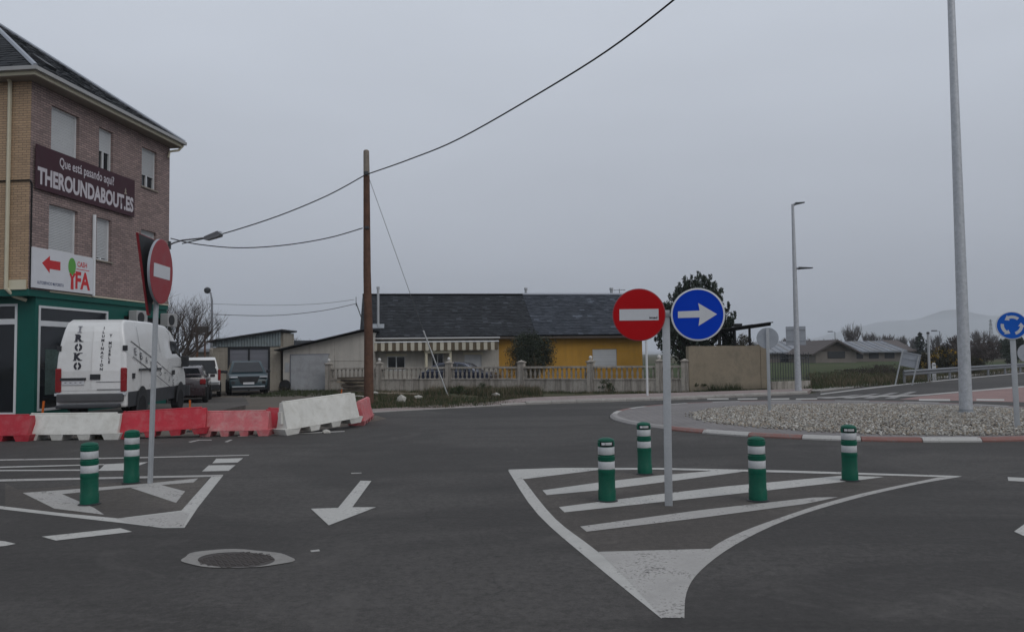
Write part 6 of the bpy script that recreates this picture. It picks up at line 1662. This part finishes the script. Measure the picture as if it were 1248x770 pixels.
# dark evergreen behind the signs: upswept leafy shoots
p_ = A(846, 430, 44)
tr = thing('evergreen_tree', 'dark glossy evergreen tree rising behind the blue arrow sign', 'tree', (p_.x, 44, -0.02))
zt_ = A(846, 332, 44).z
m_ = MB(); m_.tube([(0, 0, -0.1), (0.05, 0, 1.2), (0, 0.05, 2.6)], [0.16, 0.13, 0.09], 8)
lf = MB()
TOPS = [(800, 388), (803, 372), (812, 360), (822, 350), (836, 333), (838, 340), (846, 348), (857, 331), (861, 338), (867, 336), (874, 344), (880, 354), (887, 368), (889, 380), (884, 392), (850, 340), (828, 344), (871, 352)]
for k in range(95):
    if k < 3*len(TOPS):
        q_ = TOPS[k % len(TOPS)]; w_ = A(q_[0]+rng.uniform(-3, 3), q_[1]+rng.uniform(0, 7)+5*(k//len(TOPS)), 44); rr = abs(w_.x-p_.x); a = 0 if w_.x > p_.x else pi; zz = w_.z
        top = Vector((w_.x-p_.x, rng.uniform(-0.9, 0.9), zz-0.1))
    else:
        a = rng.uniform(0, 2*pi); rr = 1.95*math.sqrt(rng.random()); zz = (zt_-0.5)*(1-0.40*(rr/1.95)**2)*rng.uniform(0.5, 1.0); top = Vector((rr*cos(a), rr*sin(a)*0.8, zz))
    st_ = Vector((rr*0.3*cos(a), rr*0.3*sin(a), max(zz-1.6, 1.0)))
    m_.tube([st_, (st_+top)/2+Vector((0, 0, -0.1)), top], [0.05, 0.035, 0.015], 4, cap=False)
    leaves(lf, top-Vector((0, 0, 0.3)), (0.34, 0.34, 0.62), 190, 0.08, 0.5, 7)
    leaves(lf, (st_+top)/2, (0.34, 0.34, 0.42), 55, 0.09, 0.5, 4)
leaves(lf, (0, 0, zt_*0.48), (1.7, 1.3, zt_*0.30), 3600, 0.095, 0.5, 26)
obj('trunk', m_, 'bark', tr); obj('crown', lf, 'leaf_dark', tr)
# greyish shrub behind the balustrade
p_ = A(647, 440, 41.5)
tr = thing('shrub', 'dense grey green shrub before the ochre wall behind the balustrade', 'shrub', (p_.x, 41.5, -0.02))
m_ = MB(); lf = MB()
for k in range(16):
    a = rng.uniform(0, 6.28); e_ = Vector((0.95*cos(a)*rng.random(), 0.7*sin(a)*rng.random(), rng.uniform(1.6, 2.7))); m_.tube([(0, 0, -0.05), e_*0.5+Vector((0, 0, 0.1)), e_], [0.045, 0.03, 0.012], 4, cap=False)
leaves(lf, (0, 0, 1.8), (1.2, 0.85, 1.1), 17000, 0.045, 0.5, 120)
leaves(lf, (0.1, 0, 2.75), (0.6, 0.5, 0.35), 900, 0.04, 0.5, 10)
obj('trunk', m_, 'bark', tr); obj('crown', lf, 'leaf_grey', tr)
tr = thing('shrub', 'sprawling twiggy climber spilling over the balustrade top', 'shrub', (A(632, 455, 39.6).x, 39.6, -0.02))
m_ = MB(); 
for k in range(26): a = rng.uniform(-1, 1); branch(m_, Vector((a*1.2, 0.2, 0.2)), Vector((rng.uniform(-0.6, 0.6), rng.uniform(-0.3, 0.3), 1)).normalized(), rng.uniform(0.5, 0.9), 0.012, 2, 0.7, 0.0, 3, 3)
obj('stems', m_, 'dry_stalk', tr)

# bare trees at the left behind the vans
bare_tree('bare_tree', 'bare branching tree rising behind the van beside the brick building', (A(221, 440, 40).x, 40, 0), A(226, 340, 40).z*1.18, 5, 0.15, 0.72, 0.20, 3, multi=1, thin=1.0)
bare_tree('bare_tree', 'smaller bare tree between the van roof and old street lamp', (A(208, 440, 44).x, 44, 0), A(226, 350, 44).z*1.1, 5, 0.12, 0.85, 0.16, 3, multi=2, thin=0.9)
for k, (px_, top, Y_) in enumerate(((300, 404, 120), (335, 408, 130), (270, 408, 140), (365, 405, 90), (385, 409, 100), (350, 403, 110))):
    z_ = A(px_, top, Y_).z
    bare_tree('distant_tree', 'leafless tree showing over the garage and shed roofs', (A(px_, 430, Y_).x, Y_, 0), z_*1.05, 4, 0.15, 0.7, 0.15, 4, 'leafless trees beyond the garage', multi=2, thin=1.3)
# right hand background trees and bushes
def bush(label, px_, top, Y_, wpx, material, n, size, group=None, name='bush', twigs=True, bloom=None):
    z_ = A(px_, top, Y_).z; w_ = wpx/960*Y_/2
    o = thing(name, label, 'bush', (A(px_, 440, Y_).x, Y_, -0.02), 0, group)
    m_ = MB()
    for k in range(14 if twigs else 5):
        a = rng.uniform(0, 6.28); branch(m_, Vector((rng.uniform(-0.5, 0.5)*w_, rng.uniform(-0.3, 0.3)*w_, -0.05)), Vector((cos(a)*0.5, sin(a)*0.5, 1)).normalized(), z_*0.5, 0.03, 3 if twigs else 1, 0.5, 0.2, 3, 3)
    obj('stems', m_, 'twig', o)
    if n:
        lf = MB(); leaves(lf, (0, 0, z_*0.52), (w_, w_*0.8, z_*0.46), n, size, 0.5, 26); obj('foliage', lf, material, o)
    if bloom:
        lf = MB(); leaves(lf, (0, 0, z_*0.6), (w_*1.02, w_*0.85, z_*0.44), bloom, size*0.9, 0.5, 16); obj('blossom', lf, 'gorse_yellow', o)
    return o
GB = 'gorse bushes behind the crash barrier'
for px_, top, wpx, bl, lab in ((1130, 430, 26, 380, 'yellow gorse bush behind the slim grey pole and crash barrier'), (1150, 424, 34, 420, 'largest yellow gorse bush between the slim pole and lighting mast'), (1172, 428, 26, 200, 'yellow gorse bush straight behind the lighting mast'), (1188, 432, 22, 160, 'small sparse gorse bush past the lighting mast')):
    bush(lab, px_, top, 56, wpx, 'leaf_hedge', 2200, 0.075, GB, 'gorse_bush', False, bl)
for px_, top, Y_, wpx, lab in ((1160, 410, 75, 44, 'leafless brown thicket behind the largest gorse bush'), (1198, 411, 78, 40, 'leafless brown thicket between lighting mast and roundabout sign'), (1180, 416, 85, 40, 'lower leafless thicket behind the lighting mast')):
    bush(lab, px_, top, Y_, wpx, 'twig', 2200, 0.10, 'brown thickets beyond the gorse', 'thicket_bush')
bush('dark evergreen bush beside the blue roundabout sign', 1236, 408, 85, 40, 'leaf_dark', 4200, 0.14, None, 'evergreen_bush', False)
bush('round hedge bush seen under the black carport', 903, 408, 62, 46, 'leaf_hedge', 3000, 0.09)
for px_, Y_, wpx, top in ((1060, 60, 60, 447), (1085, 58, 40, 446), (1040, 66, 40, 449), (1075, 75, 50, 443)):
    bush('low brown scrub clump in the green field', px_, top, Y_, wpx, 'leaf_hedge', 500, 0.06, 'scrub clumps in the field')
p_ = A(1122, 440, 150); zt_ = A(1122, 406, 150).z
tr = thing('conifer', 'small dark conifer beyond the far sheds', 'tree', (p_.x, 150, 0))
m_ = MB(); m_.tube([(0, 0, 0), (0, 0, zt_*0.95)], [0.2, 0.04], 6); obj('trunk', m_, 'bark', tr)
lf = MB()
for k in range(14): u = k/13; leaves(lf, (0, 0, zt_*(0.15+0.82*u)), (1.9*(1-u)+0.25, 1.9*(1-u)+0.25, 0.45), 130, 0.22, 0.3, 7)
obj('crown', lf, 'leaf_dark', tr)
bare_tree('distant_tree', 'taller pale leafless tree behind the sheet roofed sheds', (A(1040, 440, 170).x, 170, 0), A(1040, 392, 170).z*1.1, 5, 0.25, 0.45, 0.45, 3, multi=2, thin=1.2)
for k, (px_, top, Y_) in enumerate(((1062, 401, 240), (1080, 404, 260), (1098, 406, 250), (1020, 410, 250), (1000, 412, 230), (1140, 406, 260), (1175, 402, 280), (1195, 398, 290), (1212, 404, 280), (1235, 402, 300), (985, 410, 260), (960, 408, 250), (1115, 409, 300))):
    bare_tree('distant_tree', 'hazy leafless tree on the far side of the fields', (A(px_, 430, Y_).x, Y_, 0), A(px_, top, Y_).z*1.1, 4, 0.3, 0.55, 0.3, 4, 'hazy far trees', multi=2, thin=1.5)
wood = MB()
for k in range(420):
    px_ = rng.uniform(880, 1300) if k > 120 else rng.uniform(180, 460); Y_ = rng.uniform(320, 520)
    q = A(px_, 428, Y_); z_ = rng.uniform(3, 8)
    leaves(wood, (q.x, q.y, z_*0.45), (z_*0.5, z_*0.5, z_*0.5), 22, z_*0.10, 0.5, 5)
wo = obj('distant_wood', wood, 'distant_wood'); wo['kind'] = 'stuff'; wo['label'] = 'hazy far-off belt of woodland under the hills'; wo['category'] = 'woodland'

# ------------------------------------------------------------------ grass and weeds: uncountable
def blades(mb, x, y, z, h, n, r):
    for _ in range(n):
        a = rng.uniform(0, 6.28); rr = r*rng.random(); bx, by = x+rr*cos(a), y+rr*sin(a)
        b_ = rng.uniform(0, 6.28); w = rng.uniform(0.008, 0.018); hh_ = h*rng.uniform(0.5, 1.2); l = hh_*rng.uniform(0.1, 0.6); c_ = rng.uniform(0, 6.28)
        o = len(mb.v)
        mb.v += [(bx-w*cos(b_), by-w*sin(b_), z), (bx+w*cos(b_), by+w*sin(b_), z), (bx+l*cos(c_), by+l*sin(c_), z+hh_)]
        mb.f.append((o, o+1, o+2))
gm, dm = MB(), MB()
fe = resample(FEN, 120); bke = resample(BACK, 60)
for i in range(5200):
    q = rng.choice(fe); b_ = min(bke, key=lambda v_: (v_-q).length); u = rng.random()**0.8
    if q.x < -4.5: b_ = Vector((q.x+2.5, q.y-9))
    w_ = q.lerp(b_, 0.03+u*0.93)
    tall = 0.30 if (-4 < w_.x < 1.2 and u < 0.7) else 0.10
    if w_.x > 1.2 and (u > 0.35 or rng.random() < 0.5): continue
    (blades(gm, w_.x, w_.y, -0.02, tall*rng.uniform(0.6, 1.3), 9, 0.22) if rng.random() < 0.68 else blades(dm, w_.x, w_.y, -0.02, tall*1.4, 6, 0.2))
for i in range(1500):           # rough ground between pole and pavement
    q = G(rng.uniform(448, 640), rng.uniform(484, 497.5))
    if q.y < 24.5+(q.x+4.5)*0.72+0.6: continue
    (blades(gm, q.x, q.y, -0.02, rng.uniform(0.05, 0.16), 9, 0.25) if rng.random() < 0.75 else blades(dm, q.x, q.y, -0.02, 0.15, 5, 0.2))
for i in range(300):            # foot of the beige wall
    u = rng.random(); q = w0.lerp(w1, u); blades(gm, q.x+0.15, q.y-rng.uniform(0.08, 0.35), -0.02, rng.choice((0.12, 0.2, 0.4)) if (0.2 < u < 0.6) else 0.12, 10, 0.15)
for i in range(2500):           # field edge along the exit road
    u = rng.random(); a = G(rng.uniform(985, 1130), 0.0+474-rng.random()*0) if False else None
    px_ = rng.uniform(984, 1130); yb_ = 476-(px_-984)*0.072; py_ = yb_-rng.random()**1.4*20
    q = G(px_, py_)
    if q.y > 90: continue
    (blades(gm, q.x, q.y, -0.02, 0.25, 7, 0.4) if rng.random() < 0.8 else blades(dm, q.x, q.y, -0.02, 0.4, 5, 0.4))
for i in range(900):            # along the crash barrier
    u = rng.random(); q = pl[int(u*21)]; blades(gm if rng.random() < 0.5 else dm, q.x-rng.uniform(-0.2, 3), q.y+rng.uniform(0.2, 3), -0.02, 0.35, 7, 0.5)
for i in range(160):            # tufts along the barriers and shed
    px_ = rng.uniform(110, 160); q = G(px_, 534); blades(gm if rng.random() < 0.4 else dm, q.x, q.y-0.05, 0.0, 0.10, 5, 0.12)
for i in range(420):
    q = Vector((rng.uniform(-12.2, -7.5), rng.uniform(36, 42), 0)); blades(gm, q.x, q.y, -0.02, 0.16, 8, 0.3)
o = obj('grass', gm, 'grass_blade'); o['kind'] = 'stuff'; o['label'] = 'rough green grass and weeds along the walls and field'; o['category'] = 'grass'
o = obj('dry_weeds', dm, 'dry_stalk'); o['kind'] = 'stuff'; o['label'] = 'dry brown weed stalks along the walls and field'; o['category'] = 'weeds'
# taller weeds at the garden wall and balustrade
for px_, py_, hh_, lab in ((846, 477.5, 0.7, 'bushy weed at the foot of the beige wall near the balustrade'), (874, 476, 0.85, 'largest leafy weed against the beige garden wall'), (905, 474.5, 0.45, 'low weed at the beige wall end toward the railing'), (741, 478, 0.7, 'twiggy weed at the balustrade plinth below the white shutter'), (590, 480, 0.6, 'dark weed clump in the verge below the climber'), (560, 481, 0.6, 'dark weed clump in the verge near the stay wire')):
    q = G(px_, py_); o = thing('weed', lab, 'plant', (q.x, q.y-0.12, -0.02), 0, 'weeds along the walls')
    m_ = MB()
    for k in range(9): m_.tube([(rng.uniform(-.15, .15), rng.uniform(-.06, .06), 0), (rng.uniform(-.35, .35), rng.uniform(-.1, .1), hh_*rng.uniform(.6, 1))], [0.012, 0.004], 3)
    obj('stems', m_, 'dry_stalk', o); lf = MB(); leaves(lf, (0, 0, hh_*0.45), (0.5, 0.14, hh_*0.45), 420, 0.04, 0.5, 10); obj('foliage', lf, 'leaf_mid', o)

# ================================================================== CLUTTER BY THE UTILITY POLE
def plank(label, a, b2, w, t_, z, material='timber', cat='plank'):
    a, b2 = Vector(a), Vector(b2); d = b2-a
    m_ = MB(); m_.box((0, 0, 0), (d.length, w, t_))
    o = obj('plank', bevel_mb(m_, 0.006, 1), material, loc=((a.x+b2.x)/2, (a.y+b2.y)/2, z)); o.rotation_euler = (0, 0, math.atan2(d.y, d.x))
    return tag(o, label, cat, 'boards lying by the wooden pole')
q0, q1 = G(424, 483), G(445, 484); plank('long pale board lying on the grass left of the wooden pole', q0[:2], q1[:2], 0.25, 0.05, 0.03, 'pale_stone')
q0, q1 = G(455, 480), G(516, 481); plank('long pale board lying between pole and balustrade', q0[:2], q1[:2], 0.3, 0.06, 0.03, 'timber')
q0, q1 = G(462, 478), G(500, 477.5); plank('thin board at the balustrade foot by the pole', q0[:2], q1[:2], 0.15, 0.05, 0.01, 'timber')
pile = thing('timber_pile', 'heap of dark weathered timber stacked against the balustrade', 'timber pile', (G(432, 478).x, G(432, 478).y-0.4, -0.02))
for k in range(14):
    m_ = MB(); m_.box((0, 0, 0), (rng.uniform(1.0, 1.5), rng.uniform(0.1, 0.2), 0.08)); m_ = bevel_mb(m_, 0.008, 1)
    obj('log', m_, 'timber_dark' if k % 3 else 'timber', pile, M=Matrix.Translation((rng.uniform(-0.15, 0.15), rng.uniform(-0.25, 0.3), 0.05+0.055*k)) @ Euler((rng.uniform(-0.1, 0.1), rng.uniform(-0.06, 0.06), rng.uniform(-0.25, 0.25))).to_matrix().to_4x4())
for (px_, py_, s_, lab) in ((457, 480.5, 0.17, 'white broken stone lying right of the wooden pole'), (489, 489, 0.16, 'upright pale stone at the pavement edge'), (510, 486, 0.2, 'flat pale stone in the verge grass'), (605, 483, 0.18, 'grey stone in the weeds near the climber'), (398, 527.5, 0.1, 'small white rubble lump under the tall white barrier')):
    q = G(px_, py_); vs, fs = stone_protos[int(px_) % 10]; m_ = MB(); m_.add(vs, fs, Matrix.Diagonal((s_*1.3, s_*0.8, s_*(1.3 if px_ == 489 else 0.6), 1)))
    tag(obj('stone', m_, 'pale_stone', loc=(q.x, q.y, s_*0.35)), lab, 'stone', 'loose stones')
q = G(345, 477); wh = thing('loose_wheel', 'dark wheel and scrap leaning at the garage pier', 'wheel', (q.x-0.1, SY-0.35, 0))
m_ = MB(); m_.lathe([(0.19, -0.06), (0.29, -0.07), (0.31, 0), (0.29, 0.07), (0.19, 0.06)], 18, Matrix.Translation((0, 0, 0.3)) @ Matrix.Rotation(pi/2-0.25, 4, 'X')); obj('tyre', m_, 'tyre_rubber', wh, smooth=True)
m_ = MB(); m_.lathe([(0.05, -0.05), (0.19, -0.03), (0.19, 0.03), (0.05, 0.05)], 14, Matrix.Translation((0, 0, 0.3)) @ Matrix.Rotation(pi/2-0.25, 4, 'X')); obj('rim', m_, 'rim_alloy', wh)
bush('low dark scrub at the garage pier', 345, 470, 42.2, 18, 'leaf_hedge', 300, 0.04, None, 'scrub')

# ================================================================== FAR BUILDINGS
def far_shed(name, label, px0, px1, Y_, eave, ridge, mats, depth=14, gable=False, ribs=0):
    a, b2 = A(px0, 440, Y_), A(px1, 440, Y_); L = b2.x-a.x
    o = thing(name, label, 'shed', (a.x, Y_, 0))
    ez, rz_ = A((px0+px1)/2, eave, Y_).z, A((px0+px1)/2, ridge, Y_+depth/2).z
    if not gable:
        m_ = MB(); m_.span((0, 0, 0), (L, depth, ez)); obj('wall', m_, mats[0], o)
        r_ = MB(); r_.add([(-0.5, -0.8, ez-0.1), (L+0.5, -0.8, ez-0.1), (L+0.5, depth/2, rz_), (-0.5, depth/2, rz_), (-0.5, depth+0.8, ez-0.1), (L+0.5, depth+0.8, ez-0.1), (-0.5, -0.8, ez-0.35), (L+0.5, -0.8, ez-0.35), (-0.5, depth/2, rz_-0.25), (L+0.5, depth/2, rz_-0.25)], [(0, 1, 2, 3), (3, 2, 5, 4), (6, 7, 1, 0), (0, 3, 8, 6), (1, 7, 9, 2)])
        ro = obj('roof', r_, mats[1], o)
        for k in range(ribs):
            x = -0.4+(L+0.8)*k/(ribs-1); t_ = MB(); t_.tube([(x, -0.8, ez-0.06), (x, depth/2, rz_+0.04)], 0.07, 4); obj('sheet_rib', t_, 'far_sheet' if k % 3 else 'concrete_pale', ro)
    else:
        m_ = MB(); m_.prism([(0, 0), (L, 0), (L, ez), (L/2, rz_), (0, ez)], depth, Matrix.Rotation(pi/2, 4, 'X') @ Matrix.Translation((0, 0, -depth))); obj('wall', m_, mats[0], o)
        r_ = MB(); r_.add([(-0.8, -0.8, ez-0.4), (L/2, -0.8, rz_+0.15), (L+0.8, -0.8, ez-0.4), (L+0.8, depth, ez-0.4), (L/2, depth, rz_+0.15), (-0.8, depth, ez-0.4), (-0.8, -0.8, ez-0.65), (L/2, -0.8, rz_-0.15), (L+0.8, -0.8, ez-0.65)], [(0, 1, 4, 5), (1, 2, 3, 4), (6, 7, 1, 0), (7, 8, 2, 1)])
        obj('roof', r_, mats[1], o)
    return o, L, ez, rz_
s1, L, ez, rz_ = far_shed('farm_shed', 'long far shed with ribbed grey sheet roof', 1020, 1100, 130, 427, 415.5, ('far_render', 'far_sheet'), 16, ribs=12)
for k in range(3): m_ = MB(); m_.span((L*(0.25+0.24*k), -0.06, 0.5), (L*(0.25+0.24*k)+1.6, 0.02, 1.5)); obj('window', m_, 'dark_back', s1)
s2, L, ez, rz_ = far_shed('farm_shed', 'low far shed with grey sheet roof behind the round sign back', 938, 1002, 134, 428, 416, ('far_render', 'far_sheet'), 16, ribs=9)
for k in range(2): m_ = MB(); m_.span((L*(0.2+0.4*k), -0.06, 0.1), (L*(0.2+0.4*k)+1.6, 0.02, 1.6)); obj('window', m_, 'dark_back', s2)
s3, L, ez, rz_ = far_shed('gable_house', 'far house with broad dark gable between two grey sheds', 994, 1044, 122, 428, 415.5, ('far_render', 'far_roof'), 12, True)
m_ = MB(); m_.span((L*0.30, -0.08, 0.7), (L*0.72, 0.03, 1.75)); obj('window', m_, 'dark_back', s3)
m_ = MB(); m_.add([(L*0.12, -0.05, ez+0.0), (L*0.88, -0.05, ez+0.0), (L*0.5, -0.05, rz_-0.2), (L*0.12, 0.02, ez+0.0), (L*0.88, 0.02, ez+0.0), (L*0.5, 0.02, rz_-0.2)], [(0, 1, 2), (0, 3, 4, 1), (1, 4, 5, 2), (2, 5, 3, 0)]); obj('gable_boarding', m_, 'timber_dark', s3)
o, L, ez, rz_ = far_shed('farm_shed', 'dim brown roofed shed end behind the ribbed shed', 1098, 1112, 150, 426, 414, ('far_render', 'far_roof'), 14)
o, L, ez, rz_ = far_shed('white_wall_shed', 'pale low building beyond the brown thickets', 1205, 1270, 140, 431, 428, ('concrete_pale', 'far_roof'), 10)
o, L, ez, rz_ = far_shed('white_wall_shed', 'pale low building end behind the pale small van', 226, 256, 70, 424, 416, ('concrete_pale', 'far_sheet'), 8)
def pylon(label, px_, top, Y_):
    z_ = A(px_, top, Y_).z; o = thing('pylon', label, 'pylon', (A(px_, 435, Y_).x, Y_, -0.02), 0.5)
    w = z_*0.07
    m_ = MB()
    for sx in (-1, 1):
        for sy in (-1, 1): m_.tube([(sx*w, sy*w, 0), (sx*w*0.15, sy*w*0.15, z_)], z_*0.004+0.03, 4)
    obj('leg_frame', m_, 'lamp_grey', o)
    m_ = MB(); N_ = 9
    for k in range(N_):
        f0, f1 = w*(1-0.85*k/N_), w*(1-0.85*(k+1)/N_); za_, zb_ = z_*k/N_, z_*(k+1)/N_
        for s_ in (-1, 1): m_.tube([(-f0, s_*f0, za_), (f1, s_*f1, zb_)], 0.05, 3); m_.tube([(f0, s_*f0, za_), (-f1, s_*f1, zb_)], 0.05, 3); m_.tube([(s_*f0, -f0, za_), (s_*f1, f1, zb_)], 0.05, 3)
    obj('bracing', m_, 'lamp_grey', o)
    for zz in (0.72, 0.84, 0.95): m_ = MB(); m_.tube([(-z_*0.11, 0, z_*zz), (0, 0, z_*zz+z_*0.02), (z_*0.11, 0, z_*zz)], 0.08, 4); obj('cross_arm', m_, 'lamp_grey', o)
pylon('faint lattice pylon on the far side of the fields near the roundabout sign', 1209, 389, 420)
pylon('faint lattice pylon beyond the garage beside the old street lamp', 265, 393, 420)
# telegraph frame in front of the bare tree
p_ = A(240, 440, 60); o = thing('telegraph_pole', 'short dark post with cross frame beside the bare tree', 'utility pole', (p_.x, 60, -0.02))
zt_ = A(240, 404, 60).z; m_ = MB(); m_.tube([(0, 0, 0), (0, 0, zt_)], 0.09, 6); m_.tube([(0.6, 0, 0), (0.6, 0, zt_-0.2)], 0.07, 6); obj('shaft', m_, 'pole_wood', o)
m_ = MB(); m_.box((0.2, 0, zt_-0.2), (1.5, 0.12, 0.12)); m_.box((0.4, 0, zt_+0.15), (0.7, 0.3, 0.5)); obj('cross_frame', m_, 'lamp_dark', o)

# ================================================================== HAZE
m, t, b = nodes_of('haze_air')
t.nodes.remove(b)
vol = N(t, 'ShaderNodeVolumePrincipled')
vol.inputs['Color'].default_value = (0.86, 0.90, 0.97, 1)
vol.inputs['Density'].default_value = 0.00032
outn = [n_ for n_ in t.nodes if n_.type == 'OUTPUT_MATERIAL'][0]
t.links.new(vol.outputs[0], outn.inputs['Volume'])
mb = MB(); mb.span((-4100, -250, -8), (4100, 6100, 190))
hz_ = obj('haze', mb, m); hz_['kind'] = 'stuff'; hz_['label'] = 'thin grey haze in the air'; hz_['category'] = 'haze'
